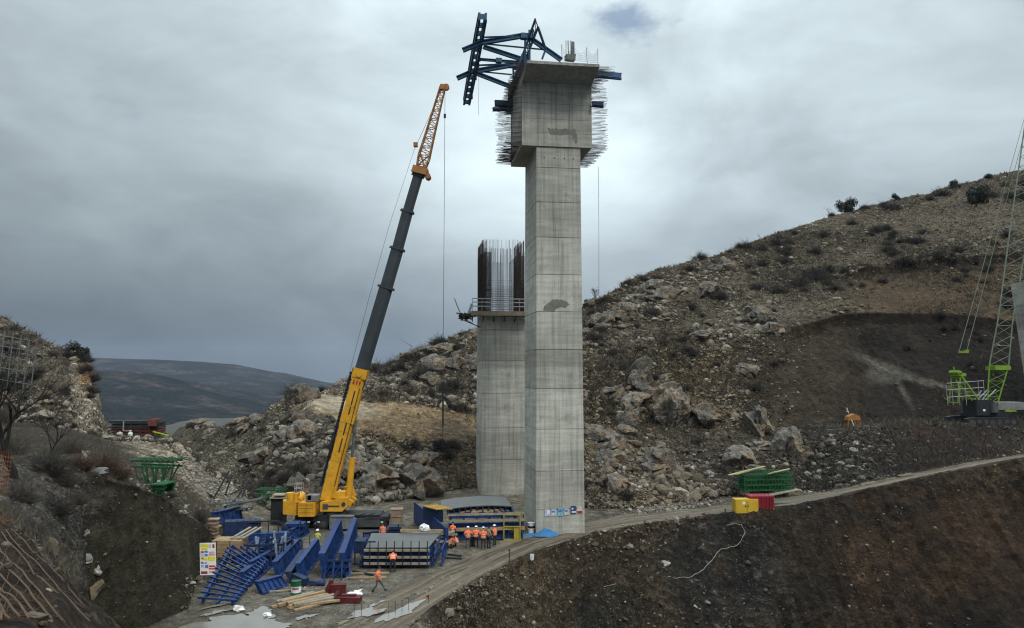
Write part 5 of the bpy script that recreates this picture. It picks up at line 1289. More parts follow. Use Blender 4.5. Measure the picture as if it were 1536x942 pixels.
mb.prism([w0+UP*.1, w1+UP*.1, w1+UP*2.1, w0+UP*1.9], nw*.12)
for t in np.linspace(.0, 1, 15): mb.beam(w0.lerp(w1, t)+UP*.08-nw*.08, w0.lerp(w1, t)+UP*(1.86+.2*t)-nw*.08, .14, .12)
mb.beam(w0+UP*.9-nw*.06, w1+UP*.75-nw*.06, .1, .1); mb.build('panel_wall', m_b1, bigf)
mb = MB(); prof = []
for t in np.linspace(0, 1, 13): prof.append((-.6+t*(L-.4), 2.72+.26*math.sin(t*2.6)+.06*t))
q = [P(x, .2, z) for x, z in prof]+[P(x, .2, z-.08) for x, z in prof[::-1]]; mb.prism(q, n*5.2); mb.build('roof_plate', m_plate, bigf)
mb = MB()
for x, z in prof[1:]: mb.beam(P(x, .15, z-.35), P(x, 5.2, z-.35), .1, .46)
mb.beam(P(.2, .7, 2.55), P(L-1, .7, 2.7), .12, .4); mb.build('roof_rib', m_b2, bigf)
for z, mm in ((2.35, m_tim2), (1.78, m_white), (1.05, m_tim)):
    mb = MB(); mb.beam(P(-.1, -.5, z), P(L+.1, -.55, z+.02), .06, .2 if z > 1.2 else .3); mb.build('rail_timber', m_tim2 if z != 1.05 else m_tim, bigf)
for x in np.linspace(0, L, 6):
    mb = MB(); mb.tube(P(x, -.46, .6), P(x, -.46, 2.5), .035, 6); mb.build('guard_post', m_post, bigf)
mb = MB()
for i in range(6): mb.beam(P(-2.4+i*.26, 1.2+i*.02, 2.95), P(-1.0+i*.26, .1, 2.75), .12, .1)
mb.build('joist', mat('yellow_joists', (.42, .27, .06), .75), bigf)
mb = MB(); mb.prism([P(-2.3, 1.6, 1.6), P(-.5, .1, 1.6), P(-.5, .1, 2.65), P(-2.3, 1.6, 2.8)], n*.4); mb.build('side_panel', m_b2, bigf)
mb = MB()
for i in range(9): mb.beam(P(1+random.uniform(0, 4), .1, 2.42), P(1.8+random.uniform(0, 3.5), .6, 2.5+random.uniform(0, .15)), .18, .1)
mb.build('loose_board', m_tim, bigf)

# -- yellow site cage
p = gp(768, 812); cg = thing('site_cage', 'yellow open steel cage with solid lower panel beside the tall pier', 'cage', p)
mb = MB(); w, dp, hh = 1.45, 1.1, 2.35
for x in (-w/2, w/2):
    for y in (0, dp): mb.beam(p+Vector((x, y, 0)), p+Vector((x, y, hh)), .09, .09)
for z in (.05, 1.3, hh):
    for y in (0, dp): mb.beam(p+Vector((-w/2, y, z)), p+Vector((w/2, y, z)), .08, .09)
    for x in (-w/2, w/2): mb.beam(p+Vector((x, 0, z)), p+Vector((x, dp, z)), .08, .09)
m_cage = mat('cage_yellow', (.33, .26, .03), .6, 0, var=.25, dirt=(.15, .11, .04)); mb.build('frame', m_cage, cg)
mb = MB(); mb.box(p+Vector((-.1, dp-.04, .68)), (w-.3, .04, 1.15)); mb.box(p+Vector((.42, .05, .68)), (.5, .05, 1.2)); mb.box(p+Vector((0, dp/2, .1)), (w-.1, dp-.1, .05)); mb.build('panel', m_cage, cg)

# -- long blue girders lying into the depth and leaning panels
def girder_thing(name, label, cat, f0, f1, h0, h1, wd, m, ribs=8, lean=0.0, feet=False, group=None):
    """a channel-shaped form girder between two ground pixels: web, flanges, ribs"""
    a, c = gp(*f0), gp(*f1); d, n, L = frame_basis(a, c); t = thing(name, label, cat, a, group)
    ln = n*lean
    mb = MB(); mb.prism([a+UP*.06, c+UP*.06, c+UP*h1+ln, a+UP*h0+ln], n*.05); mb.build('web', m, t)
    mb = MB(); mb.beam(a+UP*h0+ln, c+UP*h1+ln, wd, .09); mb.build('top_flange', m, t)
    mb = MB(); mb.beam(a+UP*.06, c+UP*.06, wd, .09); mb.build('bottom_flange', m, t)
    for i in range(ribs+1):
        q = i/ribs; p0 = a.lerp(c, q); hh = h0+(h1-h0)*q; mb = MB()
        mb.prism([p0+UP*.1-n*wd*.45, p0+UP*.1+n*wd*.45, p0+UP*(hh-.04)+ln+n*wd*.45, p0+UP*(hh-.04)+ln-n*wd*.45], d*.05); mb.build('rib', m, t)
    if feet:
        mb = MB()
        for s in (-1, 1): mb.beam(a+n*s*.5-d*.3, a+n*s*.5+UP*.9, .12, .12); mb.beam(a+n*s*.5-d*.9, a+n*s*.5+UP*.05+d*.5, .14, .14)
        mb.beam(a-n*.7+UP*.3, a+n*.7+UP*.3, .1, .1); mb.beam(a-n*.7+UP*.85, a+n*.7+UP*.85, .1, .1); mb.build('foot_frame', m, t)
    return t
girder_thing('form_girder', 'long deep blue girder running back toward the crane, its top edge brightly worn', 'girder', (487, 867), (512, 806), 1.75, 1.6, .5, m_b1, 10, .25)
girder_thing('form_girder', 'long deep blue girder with foot frame ending below the crane outrigger', 'girder', (514, 866), (533, 806), 1.75, 1.7, .45, m_b1, 10, .1)
a = gp(505, 868); t = thing('foot_trestle', 'blue welded trestle joining the near ends of the two deep girders', 'trestle', a); mb = MB()
for x in (-.9, -.3, .35, .95): mb.beam(a+Vector((x, 0, 0)), a+Vector((x*.9, .4, 1.3)), .12, .12); mb.beam(a+Vector((x, -.3, .02)), a+Vector((x, .9, .02)), .14, .1)
for z in (.35, .8, 1.2): mb.beam(a+Vector((-1, .1+z*.2, z)), a+Vector((1, .1+z*.2, z)), .1, .14)
for x in (-.6, .1, .6): mb.beam(a+Vector((x-.3, .1, .3)), a+Vector((x+.3, .35, 1.2)), .08, .08)
mb.build('frame', m_b1, t); mb = MB(); mb.prism([a+Vector((-.9, .42, .3)), a+Vector((.9, .42, .3)), a+Vector((.85, .5, 1.25)), a+Vector((-.85, .5, 1.25))], (0, .04, 0)); mb.build('plate', m_b1, t)
girder_thing('form_girder', 'short blue panel girder tapering to a pointed toe left of the leaning panels', 'girder', (417, 866), (450, 832), 1.1, 1.2, .4, m_b1, 6, .3)
girder_thing('form_girder', 'blue girder with grey worn edge leaning in front of the worker in the lime vest', 'girder', (452, 872), (480, 832), 1.25, 1.3, .35, m_b1, 6, .3)
girder_thing('form_girder', 'dark blue girder lying between the two short leaning panels', 'girder', (440, 875), (462, 842), .8, .9, .5, m_b2, 5, .4)
a, c = gp(436, 880), gp(482, 878); mb = MB(); mb.beam(a+UP*.3+Vector((0, .6, 0)), c+UP*.15, .5, .4, w1=.25, h1=.2); mb.beam(a+UP*.5+Vector((0, .9, 0)), a.lerp(c, .5)+UP*.3, .5, .5); mb.tube(c+UP*.2-Vector((.3, 0, 0)), c+UP*.2+Vector((.25, 0, 0)), .2, 10)
solo('steel_toe_piece', mb, m_b2, 'low dark blue steel piece with round end behind the drum', 'steel piece')
# -- ladder-like grid frame lying tilted at the left
q = [gp(304, 906), gp(348, 908), gp(398, 858), gp(352, 838)]
q = [q[0]+UP*.25, q[1]+UP*.2, q[2]+UP*.75, q[3]+UP*1.5]
t = thing('grid_frame', 'large blue ladder like grid frame lying tilted by the cut bank', 'steel frame', gp(348, 890))
mb = MB(); mb.beam(q[0], q[3], .14, .3); mb.beam(q[1], q[2], .14, .3); mb.beam(q[0].lerp(q[1], .5)-UP*.15, q[3].lerp(q[2], .5)-UP*.15, .12, .24); mb.build('side_rail', m_b1, t)
for i in range(15):
    s = i/14; e0, e1 = q[0].lerp(q[3], s), q[1].lerp(q[2], s); x = (e1-e0).normalized()
    mb = MB(); mb.beam(e0-x*.35+UP*.16, e1+x*.35+UP*.16, .1, .12); mb.build('crossbar', m_b1, t)
mb = MB()
for s in (.15, .4, .65, .9): e0 = q[0].lerp(q[3], s); e1 = q[1].lerp(q[2], s); mb.beam(e0, Vector((e0.x, e0.y, 0)), .1, .1); mb.beam(e1, Vector((e1.x, e1.y, 0)), .1, .1); mb.beam(Vector((e0.x, e0.y, .1)), e1, .07, .07)
mb.build('support', m_b2, t)
for f0, f1, h, lab in [((372, 880), (405, 850), 1.0, 'blue plate panel overlapping the right end of the grid frame'), ((392, 892), (428, 878), .8, 'low blue frame lying just left of the drum'), ((356, 858), (400, 846), 1.2, 'blue panel standing behind the grid frame')]:
    girder_thing('form_girder', lab, 'girder', f0, f1, h, h*.8, .4, m_b1, 5, .5)
# -- props standing in a cluster
clus = thing('prop_rack', 'rack of blue and pale steel props standing behind the grid frame', 'prop rack', gp(400, 852))
mb = MB(); a = gp(370, 852); c = gp(425, 850)
for z in (.15, 1.0, 1.7): mb.beam(a+UP*z, c+UP*z, .12, .18); mb.beam(a+UP*z+Vector((0, 2.2, 0)), c+UP*z+Vector((0, 2.2, 0)), .12, .18)
for s in (0, .33, .66, 1):
    e = a.lerp(c, s); mb.beam(e, e+UP*1.9, .12, .12); mb.beam(e+Vector((0, 2.2, 0)), e+Vector((0, 2.2, 1.9)), .12, .12); mb.beam(e+UP*1.7, e+Vector((0, 2.2, 1.7)), .1, .1)
mb.build('frame', m_b2, clus)
m_pal = mat('pale_blue_paint', (.28, .33, .40), .55, .2, var=.25, dirt=(.1, .12, .2))
for i in range(15):
    s = random.random(); e = a.lerp(c, s)+Vector((0, random.uniform(-.2, 2.4), 0)); t_ = Vector((random.uniform(-.45, .45), random.uniform(-.3, .3), random.uniform(1.6, 2.5)))
    mb = MB(); mb.beam(e+UP*.05, e+t_, .13, .13); mb.build('prop', random.choice((m_pal, m_b1, m_pal)), clus)
# -- blue truss beam with a dark frame on it, behind
a, c = gp(372, 818), gp(436, 815); d, n, L = frame_basis(a, c); t = thing('truss_beam', 'blue box beam with a dark triangular frame bolted on top, left of the crane', 'beam', a)
mb = MB(); mb.box(a.lerp(c, .5)+UP*.65, (L, .9, .75), math.atan2(d.y, d.x)); mb.beam(a+UP*.15, c+UP*.15, 1.1, .3); mb.build('beam', m_b1, t)
mb = MB(); e0, e1 = a+UP*2.0, a.lerp(c, .7)+UP*2.0; mb.beam(e0, e1, .1, .14); mb.beam(e1, c+UP*1.0, .1, .14)
for s in np.linspace(0, .7, 4): mb.beam(a.lerp(c, s)+UP*1.0, a.lerp(c, s)+UP*2.0, .08, .08)
mb.build('frame', m_post, t)
a = gp(330, 820); mb = MB(); mb.box(a+Vector((1.6, 1.0, .65)), (3.0, 1.2, 1.2), .3); 
for i in range(6): mb.beam(a+Vector((.2+i*.5, .3+i*.16, .0)), a+Vector((.2+i*.5, .3+i*.16, 1.3)), .08, .1)
solo('form_box', mb, m_b2, 'dull blue ribbed form box behind the timber bundle', 'form box')
for (px, py, w, h_, lab) in [(440, 806, 26, 22, 'stack of small blue frames left of the crane counterweight'), (590, 806, 18, 18, 'dark blue steel box standing right of the crane')]:
    a = gp(px, py); k = a.y/F; mb = MB(); 
    for i in range(4): mb.box(a+Vector((random.uniform(-.2, .2), random.uniform(-.2, .2), h_*k*(i+.5)/4)), (w*k, 1.2, h_*k/4-.05), random.uniform(-.2, .2))
    for s in (-1, 1): mb.beam(a+Vector((s*w*k*.4, -.65, 0)), a+Vector((s*w*k*.5, -.7, h_*k*1.2)), .08, .1)
    solo('frame_heap', mb, m_b1 if px < 500 else m_dkblue, lab, 'steel frames')
for f0, f1, h0, h1, mm, lab in [((322, 812), (362, 790), 1.1, 1.3, m_b1, 'blue panel girder sloping behind the timber bundle, below the scaffold heap'), ((366, 838), (368, 812), 1.5, 1.2, m_b1, 'blue girder end standing right of the timber bundle'), ((440, 812), (462, 800), 1.0, 1.0, m_b1, 'short blue girder below the crane counterweight'), ((395, 830), (452, 826), .7, .9, m_b2, 'dull blue girder lying across in front of the box beam'), ((380, 866), (416, 842), 1.1, 1.0, m_b1, 'blue girder between the grid frame and the prop rack'), ((546, 812), (600, 806), .7, .7, m_b2, 'low dull blue girder lying in front of the wooden crate')]:
    girder_thing('form_girder', lab, 'girder', f0, f1, h0, h1, .35, mm, 6, .3)
# -- timber bundle with boards on top
a = gp(338, 847); tb = thing('timber_bundle', 'strapped bundle of squared timber beside the notice board', 'timber bundle', a)
for i in range(4):
    mb = MB()
    for j in range(5): mb.box(a+Vector((-.0, .2+j*.34, .55+i*.33)), (2.35, .32, .30), 0)
    mb.build('beam_layer', m_tim, tb)
for x in (-.75, .3):
    mb = MB(); mb.box(a+Vector((x, .03, 1.0)), (.05, .02, 1.4)); mb.build('strap', m_post, tb); mb = MB(); mb.box(a+Vector((x, .8, .2)), (.2, 1.6, .38)); mb.build('bearer', m_tim2, tb)
for i, (x, lab) in enumerate([(.25, 'leftmost of the three pale boards leaning over the timber bundle'), (.75, 'middle of the three pale boards leaning over the timber bundle'), (1.15, 'rightmost of the three pale boards leaning over the timber bundle')]):
    mb = MB(); mb.beam(a+Vector((x, .4, 1.80)), a+Vector((x+.95, 2.1, 2.35)), .22, .07); solo('board', mb, m_tim2, lab, 'board')
for i, (px, py, lab) in enumerate([(318, 838, 'pinkish timber offcut stack at the left end of the timber bundle'), (352, 858, 'small pile of pale boards lying below the timber bundle')]):
    a2 = gp(px, py); mb = MB()
    for j in range(6 if i == 0 else 4): mb.box(a2+Vector((random.uniform(-.1, .1), random.uniform(0, .3), .1+j*(.28 if i == 0 else .12))), (.9 if i == 0 else 1.7, .7, .09), random.uniform(-.3, .3))
    solo('offcut_pile', mb, m_tim if i == 0 else m_tim2, lab, 'timber')
# -- safety notice board
a = gp(312, 872); nb_ = thing('notice_board', 'tall white safety notice board with coloured squares leaning at the cut bank', 'notice board', a)
bx = Vector((.99, .1, 0)).normalized(); w, h_ = 1.12, 2.25; tl = Vector((-.10, .12, 1)).normalized()
o0 = a+UP*.45-bx*w/2
mb = MB(); mb.prism([o0, o0+bx*w, o0+bx*w+tl*h_, o0+tl*h_], Vector((0, .04, 0))); mb.build('board', m_white, nb_)
mb = MB(); 
for s in (.12, .88): mb.beam(o0+bx*w*s+Vector((0, .06, -.5)), o0+bx*w*s+tl*h_*.95+Vector((0, .07, 0)), .06, .06)
mb.build('post', m_tim2, nb_)
sq = {'yellow': (.62, .56, .03), 'red': (.5, .05, .06), 'blue': (.07, .18, .42), 'pink': (.55, .3, .33), 'grey': (.4, .42, .44), 'maroon': (.3, .03, .05), 'lilac': (.42, .40, .52)}
tiles = [(.06,.86,.5,.1,'yellow'),(.08,.78,.42,.06,'yellow'),(.58,.84,.16,.12,'grey'),(.8,.84,.14,.12,'maroon'),(.06,.68,.2,.07,'red'),(.3,.69,.2,.07,'blue'),(.56,.68,.36,.05,'pink'),(.06,.58,.2,.07,'lilac'),(.3,.58,.2,.08,'blue'),(.55,.6,.4,.07,'pink'),(.08,.46,.38,.09,'yellow'),(.5,.44,.46,.13,'yellow'),(.06,.35,.16,.07,'blue'),(.26,.35,.2,.06,'pink'),(.06,.24,.18,.08,'grey'),(.3,.22,.22,.1,'blue'),(.56,.24,.4,.06,'red'),(.55,.17,.4,.05,'red'),(.06,.04,.4,.08,'maroon'),(.55,.06,.3,.06,'pink'),(.08,.5,.16,.05,'red')]
for x, y, ww, hh, cn in tiles:
    mb = MB(); r0 = o0+bx*w*x+tl*h_*y+Vector((0, -.006, 0)); mb.prism([r0, r0+bx*w*ww, r0+bx*w*ww+tl*h_*hh, r0+tl*h_*hh], Vector((0, .004, 0))); mb.build('pictogram', mat('sign_'+cn, sq[cn], .6, var=.35, scale=9, bump=0), nb_)
# -- drum
a = gp(444, 891); dr = thing('drum', 'green and white steel drum with a dark red mark, by the plank pile', 'drum', a)
def ringtube(mb, p, prof, n=20):
    vs, fs = [], []
    for r_, z in prof:
        for i in range(n): t = 2*math.pi*i/n; vs.append(p+Vector((r_*math.cos(t), r_*math.sin(t), z)))
    k = len(prof)
    for j in range(k-1):
        for i in range(n): fs.append((j*n+i, j*n+(i+1) % n, (j+1)*n+(i+1) % n, (j+1)*n+i))
    fs += [tuple(range(n-1, -1, -1)), tuple(range((k-1)*n, k*n))]; return mb.add(vs, fs)
mb = MB(); ringtube(mb, a, [(.33, .0), (.35, .02), (.35, .14), (.33, .16)]); mb.build('base_band', mat('drum_green', (.015, .10, .04), .45, .1), dr)
mb = MB(); ringtube(mb, a, [(.33, .15), (.33, .30), (.345, .32), (.33, .34), (.33, .56)]); body = mb.build('body', m_white, dr)
mb = MB(); ringtube(mb, a, [(.335, .56), (.35, .58), (.335, .6), (.335, .88), (.35, .9), (.35, .93), (.31, .93), (.31, .9)]); mb.build('upper_band', MATS['drum_green'], dr)
mb = MB()
for i in range(7): 
    t0 = -2.1+i*.19; mb.prism([a+Vector((.337*math.cos(t0), .337*math.sin(t0), .36)), a+Vector((.337*math.cos(t0+.14), .337*math.sin(t0+.14), .36)), a+Vector((.337*math.cos(t0+.14), .337*math.sin(t0+.14), .52)), a+Vector((.337*math.cos(t0), .337*math.sin(t0), .52))], Vector((math.cos(t0), math.sin(t0), 0))*.006)
mb.build('mark', m_red, body)
# -- plank pile: each plank a thing
for i in range(15):
    j = i % 5; lay = i//5
    a = gp(410+j*9+random.uniform(-5, 5), 911+j*1.2-lay*1.5+random.uniform(-2, 2)); e = gp(474+j*7+random.uniform(-8, 8), 896+j*2.2-lay*1+random.uniform(-2, 2))
    mb = MB(); mb.beam(a+UP*(.08+lay*.10), e+UP*(.10+lay*.11+.04*(j % 2)), random.uniform(.22, .34), random.uniform(.09, .14))
    solo('plank', mb, random.choice((m_tim, m_tim, m_tim2)), 'pale used plank lying in the loose plank pile in front of the drum', 'plank', None, 'planks in the pile by the drum')
for i, (p0, p1, mm, lab) in enumerate([((518, 862), (584, 861), m_tim, 'reddish long board lying left of the walking worker, upper one'), ((520, 868), (580, 868), m_tim, 'reddish long board lying left of the walking worker, lower one'), ((530, 858), (560, 864), m_post, 'dark pole crossing behind the two reddish boards'), ((672, 833), (692, 835), m_post, 'short dark board on the gravel, the one nearer the crouching workers'), ((664, 838), (693, 839), m_post, 'short dark board on the gravel, the one nearer the road'), ((404, 889), (446, 886), m_tim2, 'single light plank pointing at the drum from the left')]):
    a, e = gp(*p0), gp(*p1); mb = MB(); mb.beam(a+UP*.08, e+UP*.08, .2, .1); solo('board', mb, mm, lab, 'board')
# -- thin dark uprights and offcuts scattered through the steel
for i, (px, py, h_) in enumerate([(441, 838, 1.5), (452, 842, 1.7), (464, 832, 1.6), (436, 822, 1.9), (428, 858, 1.4), (471, 818, 1.8), (408, 846, 2.2), (493, 846, 1.2), (532, 846, 2.0)]):
    p = gp(px, py); mb = MB(); mb.tube(p, p+Vector((random.uniform(-.1, .1), 0, h_)), .035, 6); mb.box(p+UP*.04, (.3, .3, .06)); solo('steel_post', mb, m_post, 'thin dark upright steel post standing among the blue girders', 'post', None, 'thin posts among the blue girders')
for i in range(9):
    p = gp(random.uniform(360, 430), random.uniform(828, 846)); dd = Vector((random.uniform(-1, 1), random.uniform(-.4, .4), 0)).normalized(); mb = MB(); L_ = random.uniform(1.4, 2.6)
    mb.ibeam(p-dd*L_/2+UP*random.uniform(.3, 1.2), p+dd*L_/2+UP*random.uniform(.3, 1.3), .2, .24); solo('steel_offcut', mb, random.choice((m_b1, m_b2, m_b1, m_pal)), 'short steel section tossed on the heap behind the grid frame', 'steel section', None, 'steel sections behind the grid frame')
# -- red steel pieces and litter
a = gp(497, 893); t = thing('red_steel_bracket', 'dark red steel bracket with an upright wing beside the plank pile', 'steel bracket', a); mb = MB()
m_mar = mat('maroon_paint', (.085, .012, .014), .55, 0, var=.3, dirt=(.06, .03, .03))
mb.prism([a+Vector((-.6, 0, .05)), a+Vector((.0, 0, .1)), a+Vector((.0, .1, .95)), a+Vector((-.15, .1, 1.0))], (0, .5, 0)); mb.box(a+Vector((.45, .1, .4)), (1.0, .6, .7), .1); mb.build('bracket', m_mar, t)
a = gp(522, 903); mb = MB(); mb.box(a+Vector((0, 0, .2)), (1.7, .7, .35), -.08); mb.beam(a+Vector((-.8, 0, .3)), a+Vector((-.6, .2, .6)), .3, .3); mb.box(a+Vector((-.1, .1, .42)), (1.2, .3, .12), -.05)
solo('red_steel_piece', mb, m_mar, 'low dark red steel piece lying flat in front of the bracket', 'steel piece')
for px, py, s, lab in [(526, 893, .28, 'white rag on the low red steel piece'), (537, 891, .3, 'crumpled cream bag right of the red steel pieces'), (358, 915, .3, 'white scrap on the mud beside the large puddle'), (400, 925, .26, 'white scrap floating in the large puddle'), (452, 785, .5, 'bundle of pale sheeting under the crane counterweight'), (436, 788, .5, 'cream sheeting heap left of the crane'), (565, 778, .35, 'crumpled white sheet on the rocks right of the crane')]:
    p = gp(px, py) if py > 780 else gp(px, 790)+UP*.9; V = ico1[0]*np.array([1, .8, .55])*(1+.35*np.random.default_rng(px).normal(size=(len(ico1[0]), 1)))*s
    o = np_mesh('litter', V, ico1[1], m_white if px != 436 else m_tim2, False); o.location = p+UP*s*.35; tag(o, lab, 'litter')
# -- crate, chest, barrels, tarp, banners
a = gp(594, 789); cr = thing('wooden_crate', 'worn square wooden crate standing behind the crane outrigger', 'crate', a); mb = MB()
mb.box(a+Vector((0, .5, .85)), (1.25, 1.0, 1.45), .08); mb.build('body', mat('crate_wood', (.24, .17, .12), .85, var=.35, dirt=(.2, .08, .06)), cr); mb = MB()
for z in (.18, .85, 1.52): mb.box(a+Vector((0, -.04, z)), (1.35, .06, .1), .08)
for x in (-.6, .6): mb.box(a+Vector((x, -.07, .85)), (.1, .06, 1.5), .08)
mb.build('batten', m_tim2, cr)
a = gp(708, 821); t = thing('tool_chest', 'black upright tool chest standing between two white helmeted workers', 'tool chest', a); mb = MB(); mb.box(a+Vector((0, .25, .42)), (.5, .45, .78), ch=.04); mb.build('body', m_blk, t); mb = MB(); mb.box(a+Vector((0, .25, .84)), (.54, .49, .06)); mb.tube(a+Vector((-.15, .02, .7)), a+Vector((.15, .02, .7)), .02, 6); mb.build('lid', m_dgr, t)
a = gp(797, 800)+Vector((0, .2, 0)); t = thing('paint_bucket', 'white bucket stack with black lid standing at the foot of the tall pier', 'bucket', a); mb = MB(); ringtube(mb, a, [(.3, 0), (.32, .4), (.34, .42), (.33, .46)]); mb.build('lower_bucket', m_white, t); mb = MB(); ringtube(mb, a, [(.3, .46), (.33, .62), (.33, .68)]); mb.build('band', m_blk, t); mb = MB(); ringtube(mb, a, [(.31, .68), (.33, .95), (.34, .97)]); mb.build('upper_bucket', m_white, t)
N_ = 34; cxp, cyp = gp(811, 802).x, gp(811, 802).y
xx, yy = np.meshgrid(np.linspace(-1, 1, N_), np.linspace(-1, 1, N_)); rr = np.sqrt(xx**2+yy**2)
zz_ = np.clip(.55*np.exp(-((xx-.25)*2.2)**2-(yy*1.6)**2)+.16*fbm(xx*3.2, yy*3.2, xx*0, 4)+.12, .02, 1)*np.clip((1.15-rr)*3, 0, 1)+.03
V = np.stack([xx*1.75+.25*fbm(xx*2, yy*2, xx*0+3, 3), yy*.7-.25*xx*0, zz_], -1).reshape(-1, 3); ii = np.arange(N_*N_).reshape(N_, N_); fq = np.stack([ii[:-1,:-1], ii[:-1,1:], ii[1:,1:], ii[1:,:-1]], -1).reshape(-1, 4)
keep = (rr < 1.08+.12*fbm(xx*4, yy*4, xx*0+7, 2)).ravel(); fq = fq[keep[fq].all(1)]
o = np_mesh('tarpaulin', V, fq, mat('tarp_blue', (.02, .13, .30), .5, 0, var=.25, scale=2), True); o.location = (cxp, cyp-.6, gz(cxp, cyp)); tag(o, 'crumpled bright blue tarpaulin on the ground before the tall pier', 'tarpaulin')
bcol = [((.42, .42, .55), 'lilac and white banner, leftmost on the foot of the tall pier'), ((.42, .47, .52), 'pale grey blue banner, second from the left on the tall pier'), ((.16, .38, .50), 'light turquoise banner, third from the left on the tall pier'), ((.42, .44, .43), 'faded white banner left of the dark blue one'), ((.04, .06, .17), 'dark navy banner with a white stripe on the tall pier'), ((.55, .5, .5), 'white and red banner at the right corner of the tall pier')]
for i, (colr, lab) in enumerate(bcol):
    x = 1.05+i*.62; zc = 2.0+.02*i+(.12 if i > 3 else 0); w, h_ = .5, .62 if i not in (2, 4) else .75
    q = L1(x, -.03, zc); t = thing('banner', lab, 'banner', q, 'small banners hung on the tall pier'); mb = MB()
    nn = 6
    for k in range(nn):
        f0, f1 = k/nn-.5, (k+1)/nn-.5; s0, s1 = .015*math.sin(k*2.1+i), .015*math.sin((k+1)*2.1+i)
        mb.hexa([L1(x+f0*w, -.04+s0, zc-h_/2), L1(x+f1*w, -.04+s1, zc-h_/2), L1(x+f1*w, -.03+s1, zc-h_/2), L1(x+f0*w, -.03+s0, zc-h_/2), L1(x+f0*w, -.04+s0, zc+h_/2), L1(x+f1*w, -.04+s1, zc+h_/2), L1(x+f1*w, -.03+s1, zc+h_/2), L1(x+f0*w, -.03+s0, zc+h_/2)])
    mb.build('cloth', mat('banner_%s' % 'abcdef'[i], colr, .8, var=.3, scale=3, bump=0), t)
    mb = MB()
    if i == 0: mb.box(L1(x+.1, -.062, zc+.05), (.24, .004, .4), RZ)
    elif i == 4: mb.box(L1(x+.05, -.064, zc-.18), (.4, .004, .13), RZ); mb.box(L1(x-.08, -.062, zc+.12), (.16, .004, .14), RZ)
    elif i == 5: mb.box(L1(x, -.064, zc-.2), (.46, .004, .18), RZ)
    elif i == 2: mb.box(L1(x, -.062, zc+.1), (.4, .004, .16), RZ)
    else: mb.box(L1(x-.05, -.062, zc+.08), (.3, .004, .12), RZ)
    mb.build('emblem', m_red if i == 5 else m_white if i in (0, 4) else MATS['sign_blue'], t)
mb = MB(); mb.path([L1(.75, -.045, 2.36), L1(2.5, -.045, 2.30), L1(4.5, -.045, 2.5)], .012, 4); solo('cord', mb, m_cable, 'thin cord holding the row of small banners', 'rope')
# -- left: fallen scaffold frames, dark hut, green pallets
a = gp(345, 812); t = thing('scaffold_heap', 'tangled heap of grey scaffold frames below the pale spoil', 'scaffold heap', a)
m_scf = mat('scaffold_grey', (.10, .115, .115), .6, .3, var=.3)
base_c = W(345, 765, 76); base_c.z = gz(base_c.x, base_c.y)
for k in range(7):
    c0 = base_c+Vector((random.uniform(-1.5, 1.5), random.uniform(-1.5, 1.5), .3+k*.22)); M = Euler((random.uniform(-.4, .4), random.uniform(-.35, .1), random.uniform(-.5, .7))).to_matrix(); mb = MB()
    for y in (-.6, .6): mb.beam(c0+M@Vector((-1.9, y, 0)), c0+M@Vector((1.9, y, 0)), .08, .08)
    for x in np.linspace(-1.8, 1.8, 9): mb.beam(c0+M@Vector((x, -.6, .04)), c0+M@Vector((x, .6, .04)), .1, .05)
    mb.build('frame', m_scf, t)
for px0, py0, px1, py1 in [(322, 745, 344, 706), (338, 742, 348, 712), (345, 742, 368, 730), (352, 752, 363, 735), (362, 748, 372, 722), (318, 772, 356, 748), (316, 742, 340, 766), (310, 738, 332, 760)]:
    mb = MB(); mb.beam(W(px0, py0, 77), W(px1, py1, 78), .12, .12); mb.build('pole', m_post, t)
a = gp(388, 806)+Vector((0, 6, 0)); a.z = gz(a.x, a.y); t = thing('site_hut', 'small dark box hut with a pale board roof among the formwork', 'hut', a)
mb = MB(); mb.box(a+Vector((0, 0, 1.3)), (1.25, 1.2, 2.6)); mb.build('wall', m_blk, t); mb = MB(); mb.box(a+Vector((.05, -.05, 2.68)), (1.5, 1.6, .1)); mb.box(a+Vector((.1, -.1, 2.95)), (1.2, 1.4, .1)); mb.build('roof', m_tim2, t)
def green_frame(px, py, wpx, hpx, Y, label, legs=True, mm=None):
    p = hit(px, py); k = p.y/F; w, h_ = wpx*k, hpx*k; t = thing('green_truss', label, 'steel truss', p); mm = mm or m_green
    mb = MB()
    for y in (0, 1.4):
        for z in (h_, h_*.78): mb.beam(p+Vector((-w/2, y, z)), p+Vector((w/2, y, z-.12)), .12, .14)
    for x in np.linspace(-w/2, w/2, 9): mb.beam(p+Vector((x, -.2, h_+.02)), p+Vector((x+.1, 1.6, h_+.02)), .09, .09)
    mb.build('deck', mm, t)
    n_ = 7
    for y in (0, 1.4):
        mb = MB()
        for i in range(n_):
            x = -w/2+w*(i+.5)/n_
            if legs: mb.beam(p+Vector((x, y, h_*.8)), p+Vector((x*.55+w*.05*((i % 2)*2-1), y, h_*.05*(i % 3))), .09, .09)
            else: mb.beam(p+Vector((x-.2, y, 0)), p+Vector((x+.2, y, h_*.8)), .07, .07); mb.beam(p+Vector((x+.2, y, 0)), p+Vector((x-.2, y, h_*.8)), .07, .07)
        mb.build('lacing', mm, t)
    return t
green_frame(228, 732, 62, 40, 72, 'green steel truss with fan of legs tipped on the spoil slope')
green_frame(236, 742, 20, 14, 70, 'small dark green frame just below the tipped green truss', False)
green_frame(405, 764, 42, 26, 84, 'flat green frames stacked behind the dark box hut', False)
